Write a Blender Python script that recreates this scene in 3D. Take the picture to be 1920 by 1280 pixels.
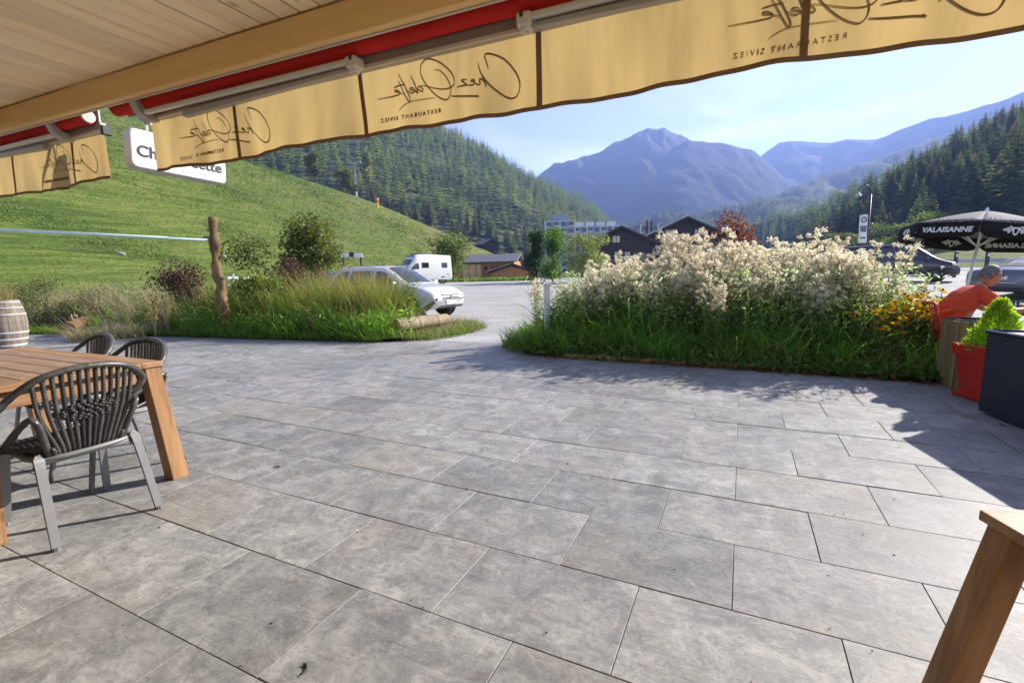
import bpy, bmesh, math, random
import numpy as np
from mathutils import Vector, Matrix, noise as mnoise

for o in list(bpy.data.objects): bpy.data.objects.remove(o)
SC = bpy.context.scene
COL = SC.collection
R = math.radians

# ------------------------------------------------------------ camera
FPX, CAMH, HOR = 890.0, 1.28, 510.0              # focal length in pixels of a 1920 px wide frame
ROLL = math.atan(.022)
PITCH = math.atan((640-HOR)*math.cos(ROLL)/FPX)
c_f = Vector((0, math.cos(PITCH), -math.sin(PITCH)))
c_u0 = Vector((0, math.sin(PITCH), math.cos(PITCH)))
c_r = Vector((1, 0, 0))*math.cos(ROLL) - c_u0*math.sin(ROLL)
c_u = Vector((1, 0, 0))*math.sin(ROLL) + c_u0*math.cos(ROLL)
cam = bpy.data.cameras.new('camera'); cam_o = bpy.data.objects.new('camera', cam); COL.objects.link(cam_o)
cam.sensor_width = 36; cam.lens = 36*FPX/1920; cam.clip_start = .05; cam.clip_end = 20000
m3 = Matrix((c_r, c_u, -c_f)).transposed()
cam_o.matrix_world = Matrix.Translation((0, 0, CAMH)) @ m3.to_4x4()
SC.camera = cam_o
CAM = Vector((0, 0, CAMH))

# ------------------------------------------------------------ light
SUN_AZ, SUN_EL = R(62), R(29)                    # azimuth measured from +Y towards +X
sun = bpy.data.lights.new('sun', 'SUN'); sun.energy = 5.0; sun.angle = R(.55); sun.color = (1, .94, .85)
sun_o = bpy.data.objects.new('sun', sun); COL.objects.link(sun_o)
sdir = Vector((math.sin(SUN_AZ)*math.cos(SUN_EL), math.cos(SUN_AZ)*math.cos(SUN_EL), math.sin(SUN_EL)))
sun_o.rotation_euler = sdir.to_track_quat('Z', 'Y').to_euler()
sun_o.location = sdir*50
W = bpy.data.worlds.new('World'); SC.world = W; W.use_nodes = True
wn, wl = W.node_tree.nodes, W.node_tree.links
sky = wn.new('ShaderNodeTexSky'); sky.sky_type = 'NISHITA'; sky.sun_disc = False
sky.sun_elevation = SUN_EL; sky.sun_rotation = SUN_AZ; sky.altitude = 1700; sky.air_density = 1.0; sky.dust_density = .2; sky.ozone_density = 1.2
bg = wn['Background']; bg.inputs['Strength'].default_value = .098
# thin wisps of high cloud over the whole sky
tc = wn.new('ShaderNodeTexCoord'); mp = wn.new('ShaderNodeMapping'); mp.inputs['Scale'].default_value = (1.2, 1.2, 5.0); mp.inputs['Rotation'].default_value = (0, R(14), R(20))
nz = wn.new('ShaderNodeTexNoise'); nz.inputs['Scale'].default_value = 1.7; nz.inputs['Detail'].default_value = 7; nz.inputs['Distortion'].default_value = .7
rp = wn.new('ShaderNodeValToRGB'); rp.color_ramp.elements[0].position = .5; rp.color_ramp.elements[1].position = .8
rp.color_ramp.elements[1].color = (.5, .5, .5, 1)
mixc = wn.new('ShaderNodeMix'); mixc.data_type = 'RGBA'
hs = wn.new('ShaderNodeHueSaturation'); hs.inputs['Saturation'].default_value = .25; hs.inputs['Value'].default_value = 1.6
wl.new(tc.outputs['Generated'], mp.inputs['Vector']); wl.new(mp.outputs[0], nz.inputs['Vector']); wl.new(nz.outputs['Fac'], rp.inputs[0])
wl.new(sky.outputs[0], mixc.inputs['A']); wl.new(sky.outputs[0], hs.inputs['Color']); wl.new(hs.outputs[0], mixc.inputs['B']); wl.new(rp.outputs[0], mixc.inputs['Factor'])
hs2 = wn.new('ShaderNodeHueSaturation'); hs2.inputs['Saturation'].default_value = .8; hs2.inputs['Hue'].default_value = .522
wl.new(mixc.outputs['Result'], hs2.inputs['Color']); wl.new(hs2.outputs[0], bg.inputs['Color'])
SC.view_settings.view_transform = 'Standard'; SC.view_settings.look = 'None'; SC.view_settings.gamma = 1
SC.view_settings.use_curve_mapping = False
SC.view_settings.exposure = 1.52
SC.render.engine = 'CYCLES'
SC.cycles.use_denoising = True
SC.cycles.max_bounces = 8; SC.cycles.diffuse_bounces = 4; SC.cycles.transmission_bounces = 6; SC.cycles.transparent_max_bounces = 8
SC.cycles.volume_bounces = 0; SC.cycles.sample_clamp_indirect = 6

rnd = random.Random(11)
rng = np.random.default_rng(7)

# ------------------------------------------------------------ helpers
def ray(px, py):
    return c_f + c_r*((px-960)/FPX) + c_u*((640-py)/FPX)
def gp(px, py, z=0.0):
    d = ray(px, py); return CAM + d*((z-CAMH)/d.z)
def atD(px, py, D):
    d = ray(px, py); return CAM + d*(D/d.y)

def npmesh(name, V, F):
    V = np.asarray(V, dtype=np.float32).reshape(-1, 3); F = np.asarray(F, dtype=np.int32)
    m = bpy.data.meshes.new(name); k = F.shape[1]; n = len(F)
    m.vertices.add(len(V)); m.vertices.foreach_set('co', V.ravel())
    m.loops.add(n*k); m.loops.foreach_set('vertex_index', F.ravel())
    m.polygons.add(n); m.polygons.foreach_set('loop_start', np.arange(0, n*k, k, dtype=np.int32))
    m.update(calc_edges=True); m.validate()
    return m
def link(name, data, mat=None, parent=None, smooth=False):
    o = bpy.data.objects.new(name, data); COL.objects.link(o)
    if mat is not None and data is not None:
        data.materials.clear(); data.materials.append(mat)
    if parent is not None: o.parent = parent
    if smooth and data is not None: data.shade_smooth()
    return o
def tag(o, label, cat, group=None):
    o['label'] = label; o['category'] = cat
    if group: o['group'] = group
    return o
def thing(name, label, cat, loc=(0, 0, 0), rz=0.0, group=None):
    o = bpy.data.objects.new(name, None); COL.objects.link(o); o.empty_display_size = .2
    o.location = loc; o.rotation_euler = (0, 0, rz)
    return tag(o, label, cat, group)
def struct(name, data, mat, smooth=False):
    o = link(name, data, mat, None, smooth); o['kind'] = 'structure'; return o
def copy_tree(root, loc=None, rz=None, scale=None, label=None, group=None):
    c = root.copy(); COL.objects.link(c)
    if loc is not None: c.location = loc
    if rz is not None: c.rotation_euler = (0, 0, rz)
    if scale is not None: c.scale = scale if hasattr(scale, '__len__') else (scale,)*3
    if label: c['label'] = label
    if group: c['group'] = group
    for ch in root.children:
        d = ch.copy(); COL.objects.link(d); d.parent = c
        for g in ch.children:
            e = g.copy(); COL.objects.link(e); e.parent = d
    return c

class MB:
    def __init__(s): s.v = []; s.f = []
    def add(s, vs, fs, M=None):
        n = len(s.v)
        s.v += [tuple(M @ Vector(p)) if M is not None else tuple(p) for p in vs]
        s.f += [tuple(i+n for i in f) for f in fs]; return s
    def box(s, c, d, M=None, taper=1.0):
        x, y, z = c; a, b, h = d[0]/2, d[1]/2, d[2]/2
        vs = []
        for dz, k in ((-h, 1.0), (h, taper)):
            vs += [(x-a*k, y-b*k, z+dz), (x+a*k, y-b*k, z+dz), (x+a*k, y+b*k, z+dz), (x-a*k, y+b*k, z+dz)]
        return s.add(vs, [(3, 2, 1, 0), (4, 5, 6, 7), (0, 1, 5, 4), (1, 2, 6, 5), (2, 3, 7, 6), (3, 0, 4, 7)], M)
    def hexa(s, p8, M=None):          # 4 bottom corners then 4 top corners
        return s.add(p8, [(3, 2, 1, 0), (4, 5, 6, 7), (0, 1, 5, 4), (1, 2, 6, 5), (2, 3, 7, 6), (3, 0, 4, 7)], M)
    def tube(s, pts, r, n=8, flat=1.0, up=(0, 0, 1), cap=True, M=None):
        pts = [Vector(p) for p in pts]; k = len(pts); rs = r if hasattr(r, '__len__') else [r]*k
        vs = []; fs = []
        for i, p in enumerate(pts):
            t = (pts[min(i+1, k-1)]-pts[max(i-1, 0)])
            if t.length < 1e-9: t = Vector((0, 0, 1))
            t.normalize(); u = Vector(up)
            if abs(t.dot(u)) > .98: u = Vector((0, 1, 0)) if abs(t.y) < .9 else Vector((1, 0, 0))
            a = t.cross(u).normalized(); b = a.cross(t).normalized()
            for j in range(n):
                th = 2*math.pi*j/n+(math.pi/4 if n == 4 else 0)
                vs.append(p + a*(math.cos(th)*rs[i]) + b*(math.sin(th)*rs[i]*flat))
        for i in range(k-1):
            for j in range(n):
                fs.append((i*n+j, i*n+(j+1) % n, (i+1)*n+(j+1) % n, (i+1)*n+j))
        if cap: fs += [tuple(range(n-1, -1, -1)), tuple((k-1)*n+j for j in range(n))]
        return s.add(vs, fs, M)
    def lathe(s, prof, n=24, M=None, a0=0, a1=2*math.pi, close=True):
        vs = []; fs = []; m = len(prof); full = abs(a1-a0-2*math.pi) < 1e-6; nn = n if full else n+1
        for j in range(nn):
            th = a0+(a1-a0)*j/n
            for (r, z) in prof: vs.append((r*math.cos(th), r*math.sin(th), z))
        for j in range(n):
            k = (j+1) % nn if full else j+1
            for i in range(m-1): fs.append((j*m+i, k*m+i, k*m+i+1, j*m+i+1))
        return s.add(vs, fs, M)
    def prism(s, poly, z0, z1, M=None):
        n = len(poly); vs = [(x, y, z0) for x, y in poly]+[(x, y, z1) for x, y in poly]
        fs = [tuple(range(n-1, -1, -1)), tuple(range(n, 2*n))]+[(i, (i+1) % n, n+(i+1) % n, n+i) for i in range(n)]
        return s.add(vs, fs, M)
    def grid(s, P, M=None):           # P[i][j] points
        a, b = len(P), len(P[0]); vs = [p for row in P for p in row]
        fs = [(i*b+j, i*b+j+1, (i+1)*b+j+1, (i+1)*b+j) for i in range(a-1) for j in range(b-1)]
        return s.add(vs, fs, M)
    def mesh(s, name):
        m = bpy.data.meshes.new(name); m.from_pydata([tuple(p) for p in s.v], [], s.f); m.update(); return m
    def build(s, name, mat, parent=None, smooth=False, bevel=0, solid=0):
        m = s.mesh(name); o = link(name, m, mat, parent)
        if smooth == 'auto':
            m.shade_smooth(); m.set_sharp_from_angle(angle=R(35))
        elif smooth: m.shade_smooth()
        if solid:
            md = o.modifiers.new('solid', 'SOLIDIFY'); md.thickness = solid; md.offset = 0
        if bevel:
            md = o.modifiers.new('bevel', 'BEVEL'); md.width = bevel; md.segments = 2; md.limit_method = 'ANGLE'
        return o
def XF(loc=(0, 0, 0), rx=0, ry=0, rz=0, sc=1):
    return Matrix.Translation(loc) @ Matrix.Rotation(rz, 4, 'Z') @ Matrix.Rotation(ry, 4, 'Y') @ Matrix.Rotation(rx, 4, 'X') @ Matrix.Scale(sc, 4)
def spline(pts, n=8):
    pts = [Vector(p) for p in pts]; out = []
    for i in range(len(pts)-1):
        p0 = pts[max(i-1, 0)]; p1 = pts[i]; p2 = pts[i+1]; p3 = pts[min(i+2, len(pts)-1)]
        for k in range(n):
            t = k/n
            out.append(.5*((2*p1)+(p2-p0)*t+(2*p0-5*p1+4*p2-p3)*t*t+(3*p1-p0-3*p2+p3)*t**3))
    out.append(pts[-1]); return out
def text_mesh(body, size, extrude=.002, offset=0, space=1.0, shear=0):
    cu = bpy.data.curves.new('lettering', 'FONT'); cu.body = body; cu.size = size; cu.extrude = extrude; cu.offset = offset
    cu.space_character = space; cu.align_x = 'CENTER'; cu.align_y = 'CENTER'; cu.resolution_u = 3; cu.shear = shear
    o = bpy.data.objects.new('lettering', cu); COL.objects.link(o)
    dg = bpy.context.evaluated_depsgraph_get(); m = bpy.data.meshes.new_from_object(o.evaluated_get(dg))
    bpy.data.objects.remove(o); bpy.data.curves.remove(cu); m.name = 'lettering'; return m
def fbm(x, y, z=0, oct=4, sc=1.0):
    v = 0; a = .5; f = sc
    for _ in range(oct):
        v += a*mnoise.noise((x*f, y*f, z*f)); a *= .5; f *= 2.03
    return v
def sstep(a, b, x):
    t = min(1, max(0, (x-a)/(b-a))); return t*t*(3-2*t)
def interp(x, xs, ys): return float(np.interp(x, xs, ys))

# ------------------------------------------------------------ materials
class NT:
    def __init__(s, name):
        s.m = bpy.data.materials.new(name); s.m.use_nodes = True; s.t = s.m.node_tree; s.n = s.t.nodes; s.l = s.t.links
        s.p = s.n['Principled BSDF']; s.out = s.n['Material Output']
    def new(s, t, **kw):
        n = s.n.new(t)
        for k, v in kw.items(): setattr(n, k, v)
        return n
    def link(s, a, b): s.l.new(a, b)
    def set(s, n, k, v):
        if hasattr(v, 'links'): s.l.new(v, n.inputs[k])
        else: n.inputs[k].default_value = v
    def coord(s, kind='Object', scale=(1, 1, 1), rot=(0, 0, 0), rand=0):
        t = s.new('ShaderNodeTexCoord'); mp = s.new('ShaderNodeMapping'); mp.inputs['Scale'].default_value = scale; mp.inputs['Rotation'].default_value = rot
        s.link(t.outputs[kind], mp.inputs['Vector'])
        if rand:
            oi = s.new('ShaderNodeObjectInfo'); mu = s.new('ShaderNodeMath', operation='MULTIPLY'); s.link(oi.outputs['Random'], mu.inputs[0]); mu.inputs[1].default_value = rand
            cb = s.new('ShaderNodeCombineXYZ'); s.link(mu.outputs[0], cb.inputs[0]); s.link(mu.outputs[0], cb.inputs[1]); s.link(mu.outputs[0], cb.inputs[2])
            s.link(cb.outputs[0], mp.inputs['Location'])
        return mp.outputs[0]
    def world(s, scale=(1, 1, 1), rot=(0, 0, 0)):
        g = s.new('ShaderNodeNewGeometry'); mp = s.new('ShaderNodeMapping'); mp.inputs['Scale'].default_value = scale; mp.inputs['Rotation'].default_value = rot
        s.link(g.outputs['Position'], mp.inputs['Vector']); return mp.outputs[0]
    def noise(s, vec, scale, detail=5, rough=.55, dist=0, col=False):
        n = s.new('ShaderNodeTexNoise'); s.link(vec, n.inputs['Vector']); n.inputs['Scale'].default_value = scale; n.inputs['Detail'].default_value = detail
        n.inputs['Roughness'].default_value = rough; n.inputs['Distortion'].default_value = dist
        return n.outputs['Color' if col else 'Fac']
    def ramp(s, fac, stops, mode='LINEAR'):
        r = s.new('ShaderNodeValToRGB'); r.color_ramp.interpolation = mode; e = r.color_ramp.elements
        while len(e) < len(stops): e.new(.5)
        for q, (p, c) in zip(e, stops):
            q.position = p; q.color = (c[0], c[1], c[2], 1) if hasattr(c, '__len__') else (c, c, c, 1)
        s.link(fac, r.inputs[0]); return r.outputs[0]
    def mix(s, f, a, b, mode='MIX'):
        n = s.new('ShaderNodeMix', data_type='RGBA', blend_type=mode)
        s.set(n, 'Factor', f)
        for k, v in (('A', a), ('B', b)):
            if hasattr(v, 'links'): s.link(v, n.inputs[k])
            else: n.inputs[k].default_value = (v[0], v[1], v[2], 1) if hasattr(v, '__len__') else (v, v, v, 1)
        return n.outputs['Result']
    def math(s, op, a, b=0.0):
        n = s.new('ShaderNodeMath', operation=op)
        for i, v in enumerate((a, b)):
            if hasattr(v, 'links'): s.link(v, n.inputs[i])
            else: n.inputs[i].default_value = v
        return n.outputs[0]
    def objrand(s): return s.new('ShaderNodeObjectInfo').outputs['Random']
    def island(s): return s.new('ShaderNodeNewGeometry').outputs['Random Per Island']
    def bump(s, h, strength=.3, dist=.01):
        b = s.new('ShaderNodeBump'); b.inputs['Strength'].default_value = strength; b.inputs['Distance'].default_value = dist; s.link(h, b.inputs['Height']); return b.outputs[0]
    def fin(s, col=None, rough=None, metal=None, nor=None, spec=None, **kw):
        p = s.p
        if col is not None:
            if hasattr(col, 'links'): s.link(col, p.inputs['Base Color'])
            else: p.inputs['Base Color'].default_value = (*col, 1)
        if rough is not None: s.set(p, 'Roughness', rough)
        if metal is not None: s.set(p, 'Metallic', metal)
        if spec is not None: s.set(p, 'Specular IOR Level', spec)
        if nor is not None: s.link(nor, p.inputs['Normal'])
        for k, v in kw.items(): s.set(p, k.replace('_', ' '), v)
        return s.m

def m_plain(name, col, rough=.5, metal=0, var=.12, scale=6, bump=.15, spec=.5, **kw):
    t = NT(name); v = t.coord('Object', rand=13)
    n = t.noise(v, scale, 6); n2 = t.noise(v, scale*14, 3)
    a = [c*(1-var) for c in col]; b = [min(1, c*(1+var)) for c in col]
    c = t.ramp(n, [(.3, a), (.7, b)])
    rr = t.math('ADD', t.math('MULTIPLY', n, .2), rough-.1)
    return t.fin(c, rr, metal, t.bump(n2, bump, .002) if bump else None, spec, **kw)
def m_leaf(name, cols, trans=.45, rough=.5, spec=.25, objvar=.35, tint=(1.35, 1.3, .7), worldvar=0):
    t = NT(name); f = t.island(); k = len(cols)
    c = t.ramp(f, [((i+.5)/k, cc) for i, cc in enumerate(cols)])
    if objvar:
        o = t.objrand(); hs = t.new('ShaderNodeHueSaturation'); t.link(c, hs.inputs['Color'])
        t.link(t.math('ADD', t.math('MULTIPLY', o, objvar), 1-objvar/2), hs.inputs['Value'])
        t.link(t.math('ADD', t.math('MULTIPLY', o, .04), .48), hs.inputs['Hue']); c = hs.outputs[0]
    if worldvar: c = t.mix(1.0, c, t.ramp(t.noise(t.world(), worldvar, 2, .5), [(.3, (.55, .6, .62)), (.5, (1, 1, 1)), (.68, (1.7, 1.5, 1.2))]), 'MULTIPLY')
    t.fin(c, rough, 0, None, spec)
    tr = t.new('ShaderNodeBsdfTranslucent'); t.link(t.mix(1.0, c, tint, 'MULTIPLY'), tr.inputs['Color'])
    mx = t.new('ShaderNodeMixShader'); mx.inputs[0].default_value = trans
    t.link(t.p.outputs[0], mx.inputs[1]); t.link(tr.outputs[0], mx.inputs[2]); t.link(mx.outputs[0], t.out.inputs['Surface'])
    return t.m
def m_wood(name, c1, c2, c3, grain=(1, 14, 14), scale=2.2, rough=.55, knots=True, bump=.25):
    t = NT(name); v = t.coord('Object', grain, rand=37)
    n = t.noise(v, scale, 7, .6, .6); n2 = t.noise(v, scale*5, 4)
    c = t.ramp(n, [(.25, c1), (.5, c2), (.75, c3)])
    c = t.mix(t.ramp(n2, [(.5, 0), (.8, .22)]), c, [q*.6 for q in c1])
    if knots:
        vk = t.coord('Object', tuple(2.8 if g > 1 else 1.5 for g in grain), rand=37); vo = t.new('ShaderNodeTexVoronoi'); vo.inputs['Scale'].default_value = 1.6; t.link(vk, vo.inputs['Vector'])
        kk = t.ramp(vo.outputs['Distance'], [(.0, 1), (.05, .6), (.11, 0)])
        c = t.mix(kk, c, [q*.3 for q in c1])
    o = t.objrand(); c = t.mix(1.0, c, t.ramp(o, [(0, .86), (1, 1.08)]), 'MULTIPLY')
    return t.fin(c, rough, 0, t.bump(n2, bump, .002), .3)

MAT = {}
# stone slab
t = NT('slate_slab'); v = t.coord('Object', rand=91)
n1 = t.noise(v, 4.2, 12, .74, .25); n2 = t.noise(v, 7.5, 10, .72, .7)
v3 = t.coord('Object', (1.3, 7, 3), (0, 0, .25), rand=91); n3 = t.noise(v3, 1.7, 8, .6, 1.4); n4 = t.noise(v, 48, 5, .7)
c = t.ramp(n1, [(.27, (.14, .14, .14)), (.43, (.2, .2, .198)), (.58, (.275, .273, .267)), (.76, (.37, .364, .35))])
c = t.mix(t.ramp(n2, [(.5, 0), (.63, .55)]), c, (.43, .425, .405))          # pale bloom
c = t.mix(t.ramp(n2, [(.32, .62), (.45, 0)]), c, (.1, .102, .105))         # dark cleft patches
c = t.mix(t.ramp(t.noise(v, 1.1, 6), [(.5, 0), (.72, .5)]), c, (.25, .22, .175), 'MIX')   # rusty tint
c = t.mix(t.ramp(n3, [(.49, 0), (.5, .22), (.51, 0)]), c, (.6, .595, .585))  # pale veins
c = t.mix(t.ramp(n3, [(.3, .35), (.45, 0)]), c, (.13, .135, .14))
c = t.mix(t.ramp(n4, [(.33, .45), (.48, 0)]), c, (.11, .11, .11)); c = t.mix(t.ramp(n4, [(.55, 0), (.7, .3)]), c, (.48, .48, .47))
wv = t.noise(t.world(), .45, 4, .6, .4); c = t.mix(1.0, c, t.ramp(wv, [(.3, (.84, .83, .81)), (.5, (1, 1, 1)), (.7, (1.14, 1.14, 1.15))]), 'MULTIPLY')
ob = t.objrand(); c = t.mix(1.0, c, t.ramp(ob, [(0, (.72, .715, .7)), (.4, (.84, .83, .81)), (.7, (.92, .9, .87)), (1, (1.0, .985, .95))]), 'MULTIPLY')
h = t.math('ADD', t.math('MULTIPLY', n3, .8), t.math('ADD', t.math('MULTIPLY', n2, .5), t.math('MULTIPLY', n4, .12)))
MAT['slab'] = t.fin(c, t.ramp(n2, [(.3, .5), (.7, .72)]), 0, t.bump(h, .55, .006), .45)
t = NT('joint_sand'); v = t.world(); MAT['joint'] = t.fin(t.ramp(t.noise(v, .9, 4), [(.36, (.1, .098, .092)), (.46, (.22, .212, .2)), (.65, (.3, .29, .275))]), .95, 0, t.bump(t.noise(v, 90, 3), .5, .003), .2)
# gravel
t = NT('gravel'); v = t.world(); vo = t.new('ShaderNodeTexVoronoi'); vo.inputs['Scale'].default_value = 22; t.link(v, vo.inputs['Vector'])
n = t.noise(v, .22, 6, .6, .6); n2 = t.noise(v, 3, 6); vs = t.world((.12, 1.1, 1), (0, 0, .2)); n3 = t.noise(vs, .8, 5, .6, .5)
c = t.ramp(n, [(.3, (.25, .24, .215)), (.55, (.33, .315, .285)), (.75, (.41, .392, .355))])
c = t.mix(.35, c, t.ramp(vo.outputs['Color'], [(.1, .12), (.9, .55)])); c = t.mix(t.ramp(n3, [(.52, 0), (.64, .45)]), c, (.46, .455, .44))
c = t.mix(t.ramp(n2, [(.6, 0), (.75, .3)]), c, (.2, .21, .12))
MAT['gravel'] = t.fin(c, .9, 0, t.bump(vo.outputs['Distance'], .5, .02), .2)
# meadow
t = NT('meadow'); v = t.world(); vr = t.world((1, 1, 1), (0, 0, R(14.6))); mp2 = t.new('ShaderNodeMapping'); mp2.inputs['Scale'].default_value = (1.0, .16, 1.4); t.link(vr, mp2.inputs['Vector']); vv = mp2.outputs[0]
n = t.noise(v, .055, 5, .6, .4); n2 = t.noise(vv, .9, 7, .7, .6); n3 = t.noise(v, 4.0, 5, .7)
c = t.ramp(n2, [(.28, (.05, .08, .017)), (.42, (.11, .165, .028)), (.58, (.18, .23, .045)), (.78, (.27, .285, .09))])
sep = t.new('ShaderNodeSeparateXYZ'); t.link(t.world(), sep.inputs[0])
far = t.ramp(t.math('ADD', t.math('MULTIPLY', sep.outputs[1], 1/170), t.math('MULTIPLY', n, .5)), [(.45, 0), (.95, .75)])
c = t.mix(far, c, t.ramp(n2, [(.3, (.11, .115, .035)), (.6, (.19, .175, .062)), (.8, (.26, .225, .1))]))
c = t.mix(t.ramp(n3, [(.35, .5), (.5, 0)]), c, (.025, .045, .012))
n5 = t.noise(vv, .35, 6, .7, .8); c = t.mix(t.ramp(n5, [(.34, .6), (.47, 0)]), c, (.035, .06, .016)); c = t.mix(t.ramp(n5, [(.56, 0), (.68, .45)]), c, (.2, .19, .075)); c = t.mix(t.ramp(t.noise(v, .03, 3), [(.45, 0), (.65, .35)]), c, (.075, .12, .03))
MAT['meadow'] = t.fin(c, .9, 0, t.bump(t.math('ADD', t.math('ADD', n2, t.math('MULTIPLY', n5, .8)), t.math('MULTIPLY', n3, .3)), .9, 1.0), .1)
# forest floor with bare terraces
t = NT('forest_floor'); v = t.world((1, 1, 3)); n = t.noise(v, .02, 7, .65, .5); n2 = t.noise(t.world((1, 1, 2.5)), .11, 6, .7)
c = t.ramp(n2, [(.3, (.018, .026, .012)), (.5, (.07, .08, .03)), (.62, (.17, .15, .075)), (.8, (.28, .24, .15))])
c = t.mix(t.ramp(n, [(.4, 0), (.6, .5)]), c, (.06, .075, .024))
MAT['forest_floor'] = t.fin(c, .95, 0, t.bump(n2, .8, 3), .05)
t = NT('mountain_rock'); v = t.world((1, 1, 1.6)); n = t.noise(v, .0035, 9, .65, .4); n2 = t.noise(v, .02, 7, .7)
sep = t.new('ShaderNodeSeparateXYZ'); t.link(t.world(), sep.inputs[0])
hgt = t.math('ADD', t.math('MULTIPLY', sep.outputs[2], 1/800), t.math('MULTIPLY', n, .6))
c = t.ramp(hgt, [(.45, (.015, .024, .012)), (.62, (.034, .038, .02)), (.85, (.065, .06, .048)), (1.0, (.12, .112, .1))])
c = t.mix(t.ramp(n2, [(.4, .5), (.6, 0)]), c, (.04, .045, .03))
MAT['mountain'] = t.fin(c, .95, 0, t.bump(n2, 1, 12), .05)
t = NT('soil'); v = t.world(); n = t.noise(v, 5, 6); c = t.ramp(n, [(.3, (.035, .026, .016)), (.6, (.075, .055, .034)), (.8, (.13, .10, .06))]); c = t.mix(t.ramp(t.noise(v, 1.3, 4), [(.45, 0), (.6, .7)]), c, (.05, .085, .018))
MAT['soil'] = t.fin(c, .95, 0, t.bump(n, .8, .03), .1)
MAT['asphalt'] = m_plain('asphalt', (.11, .11, .115), .85, scale=.5)

MAT['spruce'] = m_wood('spruce_board', (.88, .66, .38), (.94, .76, .49), (.96, .82, .58), (12, .9, 12), 1.6, .5)
MAT['spruce_beam'] = m_wood('spruce_beam', (.82, .52, .2), (.9, .61, .27), (.93, .67, .33), (.7, 12, 12), 1.5, .45)
MAT['teak'] = m_wood('teak', (.19, .1, .048), (.3, .168, .086), (.39, .24, .13), (1, 14, 14), 2.4, .45, False)
MAT['teak_leg'] = m_wood('teak_leg', (.18, .088, .036), (.32, .172, .076), (.41, .245, .12), (9, 9, .7), 2.6, .5)
MAT['teak_top'] = m_wood('weathered_teak', (.15, .09, .06), (.25, .16, .108), (.34, .235, .165), (1, 12, 12), 2.4, .5, False)
MAT['dark_timber'] = m_wood('dark_chalet_timber', (.022, .017, .02), (.04, .03, .032), (.065, .05, .048), (.6, 6, 6), 1.5, .7, False)
MAT['orange_timber'] = m_wood('orange_timber', (.3, .13, .05), (.4, .19, .08), (.46, .25, .12), (3, 3, 1), 1.5, .7, False)
MAT['grey_timber'] = m_wood('weathered_timber', (.14, .095, .04), (.25, .18, .08), (.34, .26, .13), (10, 10, .8), 1.8, .75)
MAT['log_wood'] = m_wood('log_wood', (.12, .075, .04), (.3, .23, .15), (.48, .41, .31), (7, 7, 1), 1.6, .8)
MAT['post_wood'] = m_wood('post_wood', (.05, .03, .014), (.15, .09, .035), (.27, .19, .1), (6, 6, .8), 1.8, .8)
MAT['oak_stave'] = m_wood('oak_stave', (.1, .075, .055), (.2, .165, .13), (.3, .26, .22), (10, 10, 1), 1.8, .75)
MAT['bark'] = m_wood('bark', (.05, .037, .028), (.1, .075, .055), (.17, .135, .10), (8, 8, 1), 2, .9, False, .8)

MAT['alu'] = m_plain('grey_aluminium', (.17, .168, .165), .45, .2, .08)
MAT['awn_metal'] = m_plain('awning_metal', (.62, .6, .57), .4, .15, .05)
MAT['awn_metal_dark'] = m_plain('awning_rail', (.36, .345, .33), .45, .15, .06)
MAT['bracket'] = m_plain('cast_bracket', (.42, .42, .4), .5, .4)
MAT['black_plastic'] = m_plain('black_plastic', (.015, .015, .016), .45)
MAT['rattan_black'] = m_plain('black_rattan', (.028, .026, .026), .38, 0, .3, 40)
MAT['rattan_grey'] = m_plain('grey_rattan', (.062, .059, .058), .36, 0, .3, 40)
MAT['rattan_brown'] = m_plain('brown_rattan', (.085, .048, .032), .38, 0, .3, 40)
MAT['rattan_blue'] = m_plain('navy_rattan', (.014, .018, .045), .4, 0, .3, 30)
MAT['white_paint'] = m_plain('white_paint', (.7, .7, .69), .4, 0, .06)
MAT['sign_edge'] = m_plain('sign_edge', (.45, .44, .43), .5)
MAT['ink'] = m_plain('dark_ink', (.02, .02, .02), .6)
MAT['brown_ink'] = m_plain('brown_ink', (.27, .17, .08), .8)
MAT['pot_red'] = m_plain('red_plastic', (.52, .028, .02), .35, 0, .06)
MAT['chair_red'] = m_plain('red_chair_plastic', (.6, .045, .025), .4, 0, .06)
MAT['green_pipe'] = m_plain('pale_green_pipe', (.5, .62, .55), .4, .1)
MAT['steel'] = m_plain('steel', (.5, .5, .5), .4, .8)
MAT['galv'] = m_plain('galvanised_steel', (.38, .4, .42), .6, .3)
MAT['hoop'] = m_plain('weathered_hoop', (.36, .35, .33), .75, .1, .25)
MAT['dark_metal'] = m_plain('dark_metal', (.03, .03, .032), .45, .3)
MAT['rubber'] = m_plain('rubber', (.018, .018, .018), .8)
MAT['yellow_pad'] = m_plain('yellow_padding', (.65, .42, .03), .6)
MAT['orange_cap'] = m_plain('orange_cap', (.6, .16, .03), .6)
MAT['stone'] = m_plain('grey_stone', (.2, .2, .195), .85, 0, .3, 5, .6)
MAT['roof_slate'] = m_plain('slate_roof', (.13, .13, .14), .7, 0, .25, 4, .5)
MAT['roof_dark'] = m_plain('dark_roof', (.05, .052, .06), .6, 0, .2, 2)
MAT['concrete'] = m_plain('pale_concrete', (.27, .3, .43), .8, 0, .08, .4)
MAT['concrete_light'] = m_plain('white_concrete', (.62, .63, .68), .8, 0, .06, .4)
MAT['cream'] = m_plain('cream_door', (.62, .45, .22), .6)
t = NT('window_glass'); MAT['winglass'] = t.fin((.03, .035, .045), .06, 0, None, .6)
t = NT('pale_shutter'); MAT['pale_pane'] = t.fin((.42, .4, .33), .3, 0, None, .5)
t = NT('car_glass'); MAT['carglass'] = t.fin((.012, .016, .02), .03, 0, None, .8, Coat_Weight=.5)
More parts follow.
